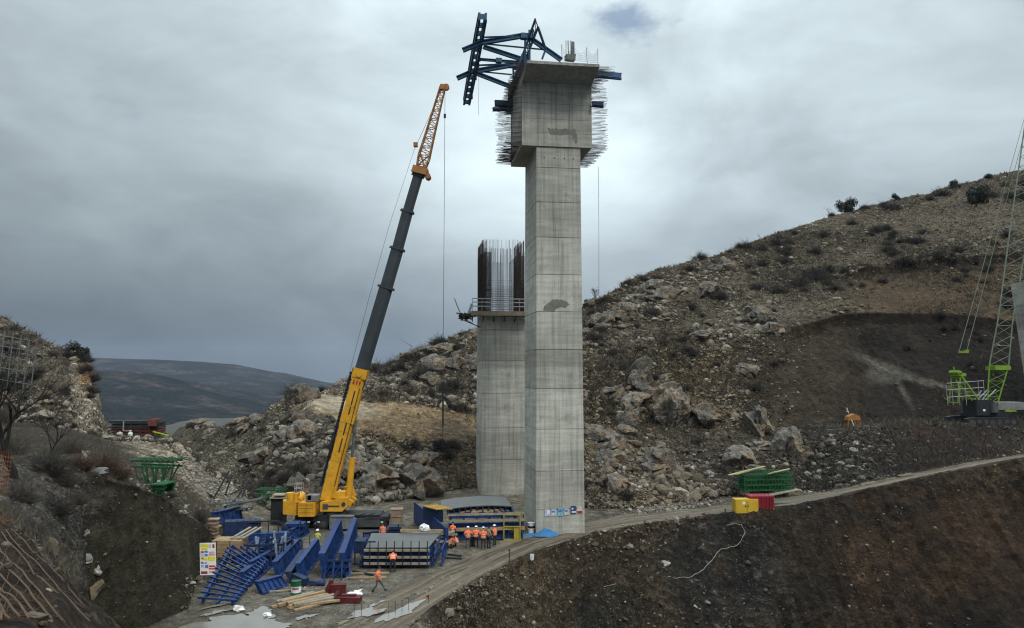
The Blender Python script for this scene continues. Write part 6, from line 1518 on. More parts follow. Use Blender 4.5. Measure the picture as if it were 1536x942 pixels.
# netting of rope on the near left slope, orange mesh at the edge
t = thing('rope_netting', 'brown rope netting draped over the earth slope at lower left', 'netting', Vector((-8.5, 17, gz(-8.5, 17))))
m_rope = mat('coir_rope', (.115, .072, .045), .9, var=.3, scale=6)
def drape(pp, lift=.09):
    pts = []
    for a, c in zip(pp[:-1], pp[1:]):
        for s in np.linspace(0, 1, 14, endpoint=False):
            x = a[0]+(c[0]-a[0])*s; y = a[1]+(c[1]-a[1])*s; pts.append(Vector((x, y, gz(x, y)+lift)))
    return pts
def npix(px, py):
    p = hit(px, py); return p.x, p.y
ends = [(172, 948), (160, 948), (140, 946), (118, 946), (98, 946), (80, 946), (62, 946), (44, 946), (30, 946), (14, 946), (0, 946)]
starts = [(24, 800), (16, 800), (8, 800), (2, 806), (-4, 826), (-8, 846), (-10, 866), (-12, 886), (-13, 900), (-14, 914), (-14, 926)]
for s0, e0 in zip(starts, ends):
    mid_ = ((s0[0]+e0[0])/2+random.uniform(-4, 8), (s0[1]+e0[1])/2+random.uniform(-6, 2))
    mb = MB(); mb.path(drape([npix(*s0), npix(*mid_), npix(*e0)]), .012, 4); mb.build('rope', m_rope, t)
for k in range(7):
    f = .12+k*.13; p0 = [(s[0]+(e[0]-s[0])*f, s[1]+(e[1]-s[1])*f+random.uniform(-3, 3)) for s, e in zip(starts, ends)]
    p0 = [npix(*q) for q in p0 if q[0] > -12 and q[1] < 946]
    if len(p0) > 2: mb = MB(); mb.path(drape(p0), .004, 3); mb.build('cross_rope', m_rope, t)
p = hit(3, 742); mb = MB()
for i in range(8): mb.tube(p+Vector((-.5+i*.1, 0, 0)), p+Vector((-.5+i*.11+.02*math.sin(i), .1, 1.9)), .005, 3)
for j in range(9): mb.path([p+Vector((-.5, 0, .1+j*.21)), p+Vector((-.1, .12, .05+j*.2)), p+Vector((.32, .05, .12+j*.18))], .006, 3)
solo('barrier_mesh', mb, mat('orange_mesh', (.36, .10, .03), .7), 'orange plastic barrier mesh at the left edge of the slope', 'barrier mesh')

# ---- left terrace: stacked steel, scaffold on the cliff
p = W(200, 665, 92); p.z = gz(p.x, p.y); t = thing('steel_stack', 'rust red and dark steel frames stacked on the left terrace', 'steel stack', p)
m_rr = mat('rust_red', (.13, .04, .03), .8, .1, var=.4, dirt=(.05, .03, .026)); k = 92/F
for i in range(7):
    w = (74-3*(i % 3))*k; mb = MB(); z = .15+i*.31; x0 = random.uniform(-.3, .3)
    mb.ibeam(p+Vector((x0-w/2, 0, z)), p+Vector((x0+w/2, .3, z)), .3, .24)
    for y in (.8, 1.6): mb.ibeam(p+Vector((x0-w/2, y, z)), p+Vector((x0+w/2, y+.2, z)), .3, .24)
    for x in np.linspace(-w/2, w/2, 6): mb.box(p+Vector((x0+x, .8, z)), (.12, 1.7, .2))
    mb.build('layer', [m_rr, m_post, m_rr, m_rr, m_dgr, m_post, m_dgr][i], t)
mb = MB(); mb.box(p+Vector((2.3, .4, 1.95)), (1.0, 1.4, .8)); mb.build('end_frame', m_rr, t)
mb = MB(); mb.beam(p+Vector((-1.2, -.1, 1.0)), p+Vector((-1.2, -.1, 2.1)), .12, .12); mb.beam(p+Vector((-1.2, -.1, 1.0)), p+Vector((-.2, -.1, .95)), .1, .1); mb.build('pale_strut', m_rail, t)
a = p+Vector((-.1, -.6, 0)); a.z = gz(a.x, a.y); t = thing('canister', 'white upright canister in front of the red steel stack', 'canister', a); mb = MB(); ringtube(mb, a, [(.28, 0), (.28, .7), (.2, .78), (.12, .8)]); mb.build('body', m_white, t); mb = MB(); ringtube(mb, a, [(.09, .8), (.09, .95), (.13, .96), (.13, 1.05)]); mb.build('cap', m_white, t)
a = p+Vector((-1.35, -.6, 0)); a.z = gz(a.x, a.y); mb = MB(); mb.box(a+UP*.32, (.6, .4, .6), .2, ch=.08); mb.tube(a+UP*.6, a+UP*.72, .1, 8); solo('jerrycan', mb, m_white, 'squat white container left of the canister by the steel stack', 'container')
mb = MB(); a = p+Vector((2.4, -.2, .9)); mb.beam(a, a+Vector((1.7, .3, -.5)), .2, .12); mb.beam(a+Vector((0, .3, -.3)), a+Vector((1.5, .5, -.75)), .2, .12); solo('lime_profile', mb, mat('lime_paint', (.32, .42, .04), .6), 'lime yellow steel profile leaning on the right end of the steel stack', 'steel profile')
p = W(22, 590, 88); t = thing('scaffold', 'grey tube scaffold standing against the left cliff', 'scaffold', Vector((p.x, p.y, gz(p.x, p.y)))); k = 88/F
m_sc2 = mat('scaffold_tube', (.15, .155, .155), .5, .4)
xs = [-20, -8, 4, 17, 29, 41, 52]; tops = [492, 494, 496, 500, 502, 508, 520]
for i, (x, tp) in enumerate(zip(xs, tops)):
    for dy in (0, 1.5):
        a, c = W(x-10, 612, 88+dy), W(x+3, tp, 88+dy); mb = MB(); mb.tube(a, c, .07, 6); mb.build('upright', m_sc2, t)
for j, py in enumerate((505, 520, 535, 552, 570, 588)):
    for dy in (0, 1.5):
        mb = MB(); mb.tube(W(-26-j*1.5, py-6, 88+dy), W(47-j*2, py+6, 88+dy), .045, 5); mb.build('ledger', m_sc2, t)
for py in (528, 562):
    mb = MB(); mb.prism([W(-26, py-4, 88), W(48, py+9, 88), W(48, py+9, 89.5), W(-26, py-4, 89.5)], (0, 0, .12)); mb.build('platform', m_post, t)
mb = MB()
for i in range(6): mb.tube(W(xs[i]-6, 580, 88.8), W(xs[i+1]+1, tops[i]+12, 88.8), .04, 5)
mb.build('brace', m_sc2, t)
# ------------------------------------------------------------------ right side: generator, tank, green formwork, crawler crane, third pier
m_gen = mat('generator_yellow', (.52, .33, .03), .45, 0, var=.15, dirt=(.3, .2, .06), dirt_amt=.3)
p = hit(1122, 775); p.y += .3; p.z = gz(p.x, p.y)+.12; k = p.y/F
gen = thing('generator', 'yellow box generator standing at the road edge', 'generator', p, rz=0)
w, h_ = 35*k, 20*k
mb = MB(); mb.box(p+Vector((0, .6, .18+h_/2)), (w, 1.2, h_), .06, ch=.1); bd = mb.build('housing', m_gen, gen)
for x in (-.62, .62):
    mb = MB(); mb.box(p+Vector((x, -.01, .2+h_/2)), (w*.46, .02, h_*.86), .06); dd = mb.build('door', m_gen, gen)
    mb = MB(); mb.box(p+Vector((x*.22, -.04, .2+h_/2)), (.11, .04, .11), .06); mb.build('handle', m_blk, dd)
    mb = MB(); mb.box(p+Vector((x*.5, -.027, .2+h_*.72)), (.3, .008, .26), .06); mb.build('label_plate', m_white, dd)
mb = MB(); mb.box(p+Vector((0, .6, .08)), (w+.2, 1.1, .16), .06); mb.build('skid', m_blk, gen)
mb = MB(); mb.tube(p+Vector((.7, .7, .18+h_)), p+Vector((.7, .7, .35+h_)), .07, 8); mb.build('exhaust', m_dgr, gen)
p = hit(1142, 763)
tk = thing('red_container', 'dark red steel container behind the yellow generator', 'container', p); k = p.y/F; w, h_ = 36*k, 20*k
m_dred = mat('container_red', (.20, .012, .02), .5, 0, var=.2, dirt=(.12, .03, .03), dirt_amt=.3)
mb = MB(); mb.box(p+Vector((.1, 1.0, .15+h_/2)), (w, 1.8, h_), .05); mb.box(p+Vector((-w/2-.25, .6, .1+h_*.33)), (.7, 1.2, h_*.66), .05); mb.build('body', m_dred, tk)
mb = MB()
for i in range(9): mb.box(p+Vector((-w/2+.25+i*(w-.3)/8, .08, .15+h_/2)), (.07, .07, h_*.92), .05)
mb.build('rib', m_dred, tk)
for x in (-w/2+.35, w/2-.5):
    mb = MB(); mb.tube(p+Vector((x, .3, .15+h_)), p+Vector((x, .3, .32+h_)), .04, 6); mb.box(p+Vector((x, .3, .15+h_)), (.18, .18, .05)); mb.build('lifting_eye', m_rail, tk)
# green formwork with loose planks on top
p = hit(1152, 748); k = p.y/F
gf = thing('green_formwork', 'green steel formwork stack roofed with loose pale planks', 'formwork stack', p)
w, h_ = 76*k, 30*k; xl = -34*k; q = lambda x, y, z: p+Vector((xl+x, y+.15*x, z))
mb = MB()
for z in (.9, 1.5, 2.1, 2.6):
    for y in (0, 1.2, 2.6, 4.0): mb.beam(q(0, y, z), q(w, y, z), .12, .16)
for x in np.linspace(0, w, 17): mb.beam(q(x, .0, .85), q(x, 0, 2.65), .09, .09); mb.beam(q(x, 0, 2.66), q(x, 4.2, 2.66), .09, .12); mb.beam(q(x, 0, .8), q(x, 4.2, .8), .09, .12)
for x in np.linspace(0, w-.5, 12): mb.beam(q(x, .05, .9), q(x+.45, .05, 1.7), .07, .07); mb.beam(q(x+.4, .05, 1.7), q(x, .05, 2.5), .07, .07)
for i in range(60): mb.beam(q(random.uniform(0, w), random.uniform(.3, 3), random.uniform(.9, 2.2)), q(random.uniform(0, w), random.uniform(.3, 3), random.uniform(.9, 2.5)), .08, .08)
mb.build('frame', m_green, gf)
mb = MB(); mb.box(q(w/2, 2.6, 1.7), (w*.94, .08, 1.5), .15); mb.build('back_sheet', m_green, gf)
mb = MB(); mb.beam(q(2.2, -.6, .35), q(w+.5, -.2, .95), .8, .1); mb.beam(q(.5, .2, .4), q(.5, 3, .4), .3, .6); mb.beam(q(w-.6, .4, .4), q(w-.6, 3.4, .4), .3, .6); mb.build('base_board', m_tim2, gf)
m_yt = mat('yellowed_timber', (.40, .33, .16), .85, var=.25, dirt=(.2, .16, .09), island=.3)
for i in range(6):
    mb = MB(); mb.beam(q(-2.0+i*.22, -.5+i*.12, 2.78), q(1.6+i*.42, 2.0+i*.35, 3.05+.02*i), .36, .07); solo('plank', mb, m_yt, 'pale plank laid slanting over the left half of the green formwork', 'plank', None, 'planks on the left of the green formwork')
for i in range(4):
    mb = MB(); mb.beam(q(2.7+i*.2, -.6, 2.83+.05*i), q(5.6+i*.12, 1.3, 2.95+.05*i), .3, .07); solo('plank', mb, m_yt, 'yellowish plank laid slanting over the right half of the green formwork', 'plank', None, 'planks on the right of the green formwork')
# flat concrete strip / sheets by the formwork
mb = MB(); a = T(1170, 765, 84.5); a.z = gz(a.x, a.y); mb.box(a+UP*.1, (6.5, .5, .14), .08); mb.box(a+Vector((3.4, 1.0, .1)), (3.0, .3, .16), .12); solo('concrete_strip', mb, m_plate, 'long flat grey strip lying on the verge right of the red container', 'concrete strip')
# drilling hood on the terrace
p = T(1279, 641, 107.5); p.z = gz(p.x, p.y); k = p.y/F
dh = thing('orange_hopper', 'small orange steel hopper on legs on the upper terrace', 'hopper', p)
m_or = mat('dull_orange', (.30, .13, .03), .7, 0, var=.3, dirt=(.12, .06, .03))
mb = MB(); mb.prism([p+Vector((-.8, -.4, 1.2)), p+Vector((1.0, -.4, 1.2)), p+Vector((.9, -.4, 1.75)), p+Vector((.2, -.4, 2.1)), p+Vector((-.7, -.4, 1.7))], (0, 1.2, 0)); mb.build('hood', m_or, dh)
for x, y in ((-.7, -.3), (.2, -.3), (.9, -.3), (-.7, .7), (.9, .7)):
    mb = MB(); mb.beam(p+Vector((x*1.15, y, 0)), p+Vector((x, y, 1.25)), .1, .1); mb.build('leg', m_or, dh)
for z, x in ((2.2, -.75), (.5, -.1)):
    mb = MB(); mb.beam(p+Vector((x, -.6, z)), p+Vector((x-.25, -.55, z+.75)), .26, .08); solo('marker_board', mb, m_white, 'white marker board standing up above the orange hopper' if z > 1 else 'white marker board leaning on the legs of the orange hopper', 'marker board')
for x0, x1, lab in ((-3.8, -.4, 'pale sheet lying left of the orange hopper on the terrace edge'), (.3, 3.0, 'pale sheet lying right of the orange hopper on the terrace edge')):
    mb = MB(); c = p+Vector(((x0+x1)/2, -.7, .1)); c.z = gz(c.x, c.y)+.12; mb.box(c, (x1-x0, .6, .1), .02); mb.box(c+Vector((0, .2, .1)), (.6, .4, .14), .1); solo('sheet', mb, m_plate, lab, 'sheet')
# ---- crawler crane
YC = 112.0
m_lime = mat('crawler_lime', (.15, .27, .02), .5, 0, var=.2, dirt=(.15, .2, .04), dirt_amt=.3)
m_lat = mat('lattice_grey', (.17, .20, .15), .55, .3, var=.2, bump=0)
K = lambda px, py, dy=0.0: W(px, py, YC+dy)
g = K(1465, 640); g.z = gz(g.x, g.y)
cc = thing('crawler_crane', 'lime green crawler crane with lattice boom on the right terrace', 'crawler crane', g)
k = YC/F; zb = g.z
for s in (-1, 1):
    tr_ = MB(); n_ = 26; Lk = 3.6; pr = []
    for i in range(n_):
        tq = 2*math.pi*i/n_; pr.append((Lk*math.copysign(min(1, abs(math.cos(tq))*1.15), math.cos(tq)), .55+.55*math.copysign(min(1, abs(math.sin(tq))*1.3), math.sin(tq))))
    tr_.prism([Vector((g.x+.6+x, g.y+s*2.4-.5, zb+z)) for x, z in pr], (0, 1.0, 0)); tk_ = tr_.build('track', m_blk, cc)
    mb = MB()
    for x in np.linspace(-2.9, 2.9, 7): mb.tube((g.x+.6+x, g.y+s*2.4-.56, zb+.45), (g.x+.6+x, g.y+s*2.4+.56, zb+.45), .34, 12)
    mb.build('roller', m_dgr, tk_)
mb = MB(); mb.box((g.x+.4, g.y, zb+1.3), (3.4, 3.4, .5)); mb.tube((g.x+.4, g.y, zb+1.5), (g.x+.4, g.y, zb+1.8), 1.3, 20); mb.build('car_body', m_blk, cc)
xl, xr = K(1424, 0).x, K(1500, 0).x
mb = MB(); mb.box((K(1437, 0).x, g.y-.3, zb+2.45), (2.6, 3.4, 2.2), ch=.15); mb.box((K(1456, 0).x, g.y-.3, zb+2.2), (1.6, 3.0, 1.4)); bd = mb.build('machine_house', m_blk, cc)
mb = MB(); mb.tube((K(1449, 0).x, g.y-2.05, zb+1.7), (K(1449, 0).x, g.y-1.8, zb+3.0), .55, 12); mb.build('winch_drum', m_dgr, cc)
mb = MB(); mb.box((K(1435, 0).x, g.y-2.02, zb+2.1), (.32, .02, .3)); mb.build('label_plate', m_white, bd)
mb = MB(); mb.prism([(K(1455, 0).x, g.y-1.9, zb+2.15), (xr, g.y-1.9, zb+2.15), (xr-.1, g.y-1.9, zb+3.2), (K(1455, 0).x+.2, g.y-1.9, zb+3.2)], (0, 3.4, 0)); sf = mb.build('deck', m_grey, cc)
mb = MB(); mb.box((K(1473, 0).x, g.y-1.93, zb+2.0), (1.6, .05, .26)); mb.build('nameplate', m_lime, cc)
def lat_pair(a0, a1, wy, m, name, par, r_=.09, nb_=0, r2=.05):
    mb = MB(); prev = None
    for s in (-1, 1): mb.tube(a0+Vector((0, s*wy, 0)), a1+Vector((0, s*wy, 0)), r_, 6)
    for i in range(nb_+1):
        q_ = a0.lerp(a1, i/max(1, nb_)); mb.tube(q_-Vector((0, wy, 0)), q_+Vector((0, wy, 0)), r2, 5)
    return mb.build(name, m, par)
A1, A2 = K(1434, 570), K(1472, 607)
lat_pair(K(1468, 610), K(1436, 565), 1.1, m_lime, 'gantry_leg', cc, .16, 4, .08); lat_pair(K(1430, 604), K(1434, 566), 1.1, m_lime, 'gantry_leg', cc, .11, 2, .07); lat_pair(K(1462, 614), K(1434, 578), 1.1, m_lime, 'gantry_leg', cc, .10, 2, .07)
mb = MB(); q_ = K(1437, 562); mb.box(q_, (1.0, 2.4, .45)); mb.tube(q_+Vector((-.4, -1.2, .3)), q_+Vector((-.4, 1.2, .3)), .3, 12); mb.tube(q_+Vector((-.5, 0, .2)), q_+Vector((-.6, 0, 1.2)), .08, 6); mb.build('gantry_head', m_lime, cc)
mb = MB()
for px in (1422, 1430, 1440, 1450, 1470, 1478):
    for dy in (-1.5,): mb.tube(K(px, 608, dy), K(px-3, 572 if px > 1425 else 578, dy), .045, 5)
for py in (575, 585, 596): mb.tube(K(1420, py, -1.5), K(1476, py-4, -1.5), .045, 5)
mb.build('guard_rail', m_rail, cc)
# boom: three visible chords rising to the right, out of the picture
b0l, b0r = K(1482, 607), K(1496, 607)
B = [(607, 1481, 1496), (548, 1484, 1513), (480, 1497, 1519), (330, 1517, 1546), (140, 1544, 1574), (-120, 1580, 1611), (-420, 1622, 1652)]
def chord_pt(f, side, dy):
    for (ya, la, ra), (yb, lb, rb) in zip(B[:-1], B[1:]):
        if ya >= f >= yb:
            t_ = (ya-f)/(ya-yb); px = (la+(lb-la)*t_) if side == 0 else (ra+(rb-ra)*t_); return K(px, f, dy)
boom = None; mb = MB(); mlow = MB()
ysn = list(np.linspace(607, 548, 6))+list(np.linspace(548, -420, 66))[1:]
for i in range(len(ysn)-1):
    tgt = mlow if i < 5 else mb
    a_ = [chord_pt(ysn[i], sd, dy) for sd, dy in ((0, -1), (1, -1), (1, 1), (0, 1))]; c_ = [chord_pt(ysn[i+1], sd, dy) for sd, dy in ((0, -1), (1, -1), (1, 1), (0, 1))]
    for j in range(4):
        tgt.tube(a_[j], c_[j], .095, 6, cap=False); tgt.tube(a_[j] if i % 2 else a_[(j+1) % 4], c_[(j+1) % 4] if i % 2 else c_[j], .035, 4, cap=False)
        if i % 2 == 0: tgt.tube(c_[j], c_[(j+1) % 4], .035, 4, cap=False)
mlow.build('boom_foot', m_lime, cc); mb.build('lattice_boom', m_lat, cc)
mb = MB(); a_ = K(1486, 552); c_ = K(1508, 552); mb.box((a_+c_)/2, (2.3, 2.3, .6)); mb.build('boom_band', m_lime, cc)
lat_pair(K(1463, 606), K(1478, 586), .9, m_rail, 'boom_stop', cc, .09); lat_pair(K(1470, 602), K(1488, 584), .9, m_rail, 'boom_stop', cc, .09)
# ropes down to the lime spreader block
spread = K(1445, 528)
mb = MB()
for s, dx in ((-.55, 0), (.55, 0)):
    a_ = spread+Vector((s, 0, .2)); c_ = K(1536+(-3 if s < 0 else 3), 190); mb.path([a_, a_.lerp(c_, .5), a_.lerp(c_, 1.35)], .035, 4); mb.path([a_+Vector((.12, .3, 0)), (a_+Vector((.12, .3, 0))).lerp(c_, 1.35)], .03, 4)
mb.build('pendant_rope', m_lat, cc)
mb = MB(); mb.box(spread, (1.4, .5, .3), ch=.08); mb.box(spread+Vector((.5, 0, .22)), (.5, .4, .2)); mb.build('spreader_block', m_lime, cc)
# ---- third pier at the right edge
O3 = K(1520, 610, 4); O3.x += 8.2; O3.z = gz(O3.x, O3.y)-2; L3 = loc_frame(O3)
p3 = thing('bridge_pier', 'grey concrete pier cut by the right edge of the photo', 'bridge pier', O3)
zt = zpix(416, YC+4)-O3.z; mb, jb = shaft(L3, 9.0, 7.0, zt, [zt*i/6 for i in range(1, 6)], -1.3); s3 = mb.build('shaft', m_conc2, p3); [q_.build('joint', m_joint, s3) for q_ in jb[:-1]]
mb = MB()
for i in range(20): mb.tube(L3(.2+i*.3, .2, zt-.2), L3(.2+i*.3+random.uniform(-.1, .1), .2, zt+3.2+random.uniform(-.3, .3)), .03, 5)
for j in range(7): mb.tube(L3(-.6, .15, zt+.3+j*.45), L3(7, .15, zt+.5+j*.42), .03, 4)
for i in range(26): mb.tube(L3(random.uniform(-3.0, 2), random.uniform(0, 2), zt+random.uniform(-.6, 2.6)), L3(random.uniform(-1.5, 4), random.uniform(0, 2), zt+random.uniform(-.4, 3)), .035, 4)
tag(mb.build('rebar_cage', m_rust, p3), kind='stuff')
mb = MB(); mb.box(L3(.5, -.6, zt-.2), (6.0, 1.2, .15), RZ); mb.build('platform', m_wood, p3)
# ---- small things along the slope
p = hit(795, 848); t = thing('marker_stake', 'white marker stake with a white sheet on the road edge', 'marker stake', p); mb = MB(); mb.beam(p-UP*.1, p+Vector((.12, 0, 1.1)), .06, .05); mb.build('stake', m_white, t); mb = MB(); mb.prism([p+Vector((-.02, -.03, .55)), p+Vector((.3, -.03, .6)), p+Vector((.35, -.05, 1.1)), p+Vector((.02, -.03, 1.08))], (0, .02, 0)); mb.build('sheet', m_white, t)
p = hit(643, 907); t = thing('marker_flag', 'small red flag on a thin stake at the road edge by the puddle', 'flag', p); mb = MB(); mb.tube(p, p+UP*.62, .018, 5); mb.build('stake', m_post, t); mb = MB(); mb.prism([p+UP*.62, p+Vector((.02, 0, .3)), p+Vector((-.22, 0, .55))], (0, .015, 0)); mb.build('flag', m_red, t)
for i, (px, py, h_, lab) in enumerate([(764, 843, .9, 'thin dark stake left of the white marker stake'), (1088, 778, 1.1, 'short dark post left of the yellow generator'), (1186, 780, .6, 'tiny post on the verge right of the generator')]):
    p = hit(px, py); mb = MB(); mb.beam(p-UP*.1, p+UP*h_, .07, .07); mb.box(p+UP*h_, (.16, .05, .12)); solo('post', mb, m_post if i < 2 else m_red, lab, 'post')
for i, px in enumerate((531, 542, 583, 593, 603, 613)):
    p = gp(px, 928-(px-531)*.2+(6 if px > 560 else 0)); mb = MB(); mb.tube(p-UP*.1, p+UP*.75, .016, 5); mb.tube(p+UP*.75, p+UP*.8, .03, 6); solo('rebar_stake', mb, m_rust, 'thin steel stake standing in the puddles along the road', 'stake', None, 'stakes along the road puddles')
m_hose = mat('pale_hose', (.22, .20, .16), .7, bump=0)
def slope_line(pix, r_, lift=.22):
    pts = [hit(*q)+UP*lift for q in pix]; mb = MB()
    fine_ = []
    for a_, c_ in zip(pts[:-1], pts[1:]):
        for s in np.linspace(0, 1, 6, endpoint=False):
            q_ = a_.lerp(c_, s); fine_.append(Vector((q_.x, q_.y, gz(q_.x, q_.y)+lift)))
    mb.path(fine_+[pts[-1]], r_, 5); return mb
solo('hose', slope_line([(862, 862), (880, 876), (910, 881), (935, 876), (955, 862), (964, 845)], .036), m_hose, 'pale hose loop lying on the dark slope left of the white block', 'hose')
solo('hose', slope_line([(1000, 868), (1030, 870), (1052, 860), (1072, 838), (1082, 826), (1110, 815), (1118, 800), (1112, 788), (1090, 790)], .036), m_hose, 'long pale hose curving down the slope from the generator', 'hose')
for i, pp in enumerate([[(838, 890), (860, 910), (885, 930), (898, 944)], [(872, 915), (885, 932), (892, 944)], [(843, 880), (848, 898)]]):
    solo('dry_stalk', slope_line(pp, .022, .12), m_tim2, ['long bleached branch lying down the lower slope', 'shorter bleached branch right of the long one', 'thin bleached twig above the long branch'][i], 'branch')
# ------------------------------------------------------------------ people
m_skin = mat('skin', (.36, .21, .15), .6, var=.1, bump=0)
m_org = mat('vest_orange', (.75, .16, .06), .7, var=.15, scale=4, bump=0)
m_lim = mat('vest_lime', (.42, .44, .05), .7, var=.15, scale=4, bump=0)
m_olv = mat('jacket_olive', (.17, .17, .12), .8, var=.2, scale=4, bump=0)
m_trs = mat('trousers_dark', (.022, .024, .032), .85, var=.3, scale=4, bump=0)
m_trg = mat('trousers_grey', (.07, .068, .065), .85, var=.3, scale=4, bump=0)
m_hair = mat('dark_hair', (.015, .012, .01), .7, bump=0)
m_helw = mat('helmet_white', (.75, .75, .75), .35, var=.05, bump=0)
m_helb = mat('helmet_blue_white', (.45, .55, .75), .35, var=.05, bump=0)
m_refl = mat('reflective_strip', (.55, .55, .5), .4, var=.1, bump=0)
POSE = {  # joints in metres, x right, y forward (facing), z up
 'stand': dict(pelvis=(0,0,.95), chest=(0,.02,1.30), neck=(0,.0,1.48), head=(0,.03,1.64), hip=.10, knee=[(-.12,.03,.50),(.12,.03,.50)], ankle=[(-.13,-.02,.08),(.13,-.02,.08)], elbow=[(-.29,-.04,1.14),(.29,-.04,1.14)], hand=[(-.25,.16,.95),(.25,.16,.95)]),
 'armsback': dict(pelvis=(0,0,.95), chest=(0,.0,1.30), neck=(0,.02,1.48), head=(0,.06,1.63), hip=.10, knee=[(-.13,.04,.50),(.12,.02,.50)], ankle=[(-.15,-.02,.08),(.13,-.04,.08)], elbow=[(-.33,-.10,1.16),(.33,-.08,1.16)], hand=[(-.14,-.15,.98),(.16,.14,1.0)]),
 'walk': dict(pelvis=(0,0,.93), chest=(0,.05,1.28), neck=(0,.08,1.46), head=(0,.13,1.61), hip=.10, knee=[(-.11,.30,.56),(.11,-.02,.50)], ankle=[(-.11,.52,.17),(.11,-.34,.12)], elbow=[(-.29,-.14,1.12),(.28,.05,1.12)], hand=[(-.24,-.14,.90),(.22,.26,1.0)]),
 'bend': dict(pelvis=(0,-.12,.92), chest=(0,.16,1.16), neck=(0,.30,1.26), head=(0,.42,1.30), hip=.11, knee=[(-.15,-.02,.50),(.14,.0,.50)], ankle=[(-.17,-.06,.08),(.16,-.06,.08)], elbow=[(-.30,.28,.92),(.30,.28,.92)], hand=[(-.16,.44,.76),(.16,.44,.76)]),
 'crouch': dict(pelvis=(0,-.10,.36), chest=(0,.12,.66), neck=(0,.22,.81), head=(0,.32,.92), hip=.11, knee=[(-.18,.34,.50),(.17,.32,.48)], ankle=[(-.16,.08,.08),(.16,.06,.08)], elbow=[(-.28,.36,.62),(.28,.36,.60)], hand=[(-.14,.56,.45),(.14,.56,.42)]),
}
def skin_mesh(name, verts, radii, edges, mats_, root=0, sub=1):
    """grow one continuous surface over a skeleton"""
    me = bpy.data.meshes.new(name); me.from_pydata(verts, edges, [])
    o = bpy.data.objects.new(name, me); COL.objects.link(o)
    sk = o.modifiers.new('skin', 'SKIN'); sk.use_smooth_shade = True
    for i, r_ in enumerate(radii):
        sv = me.skin_vertices[0].data[i]; sv.radius = (r_, r_) if not isinstance(r_, tuple) else r_; sv.use_root = (i == root)
    ss = o.modifiers.new('sub', 'SUBSURF'); ss.levels = sub; ss.render_levels = sub
    bpy.context.view_layer.update()
    ev = o.evaluated_get(bpy.context.evaluated_depsgraph_get()); nm = bpy.data.meshes.new_from_object(ev)
    o.modifiers.clear(); o.data = nm; bpy.data.meshes.remove(me); nm.name = name; nm.materials.clear()
    for q in mats_: nm.materials.append(q)
    return o
def ellip(mb, c, r_, n=10, zmin=-1.0, M=None):
    vs, fs = [], []
    rows = n//2+1
    for j in range(rows):
        ph = math.acos(max(-1, min(1, 1-(1-zmin)*j/(rows-1))))
        for i in range(n):
            t = 2*math.pi*i/n; v = Vector((r_[0]*math.sin(ph)*math.cos(t), r_[1]*math.sin(ph)*math.sin(t), r_[2]*math.cos(ph)))
            vs.append(Vector(c)+(M@v if M else v))
    for j in range(rows-1):
        for i in range(n): fs.append((j*n+i, (j+1)*n+i, (j+1)*n+(i+1) % n, j*n+(i+1) % n))
    fs.append(tuple(range((rows-1)*n, rows*n))); return mb.add(vs, fs)
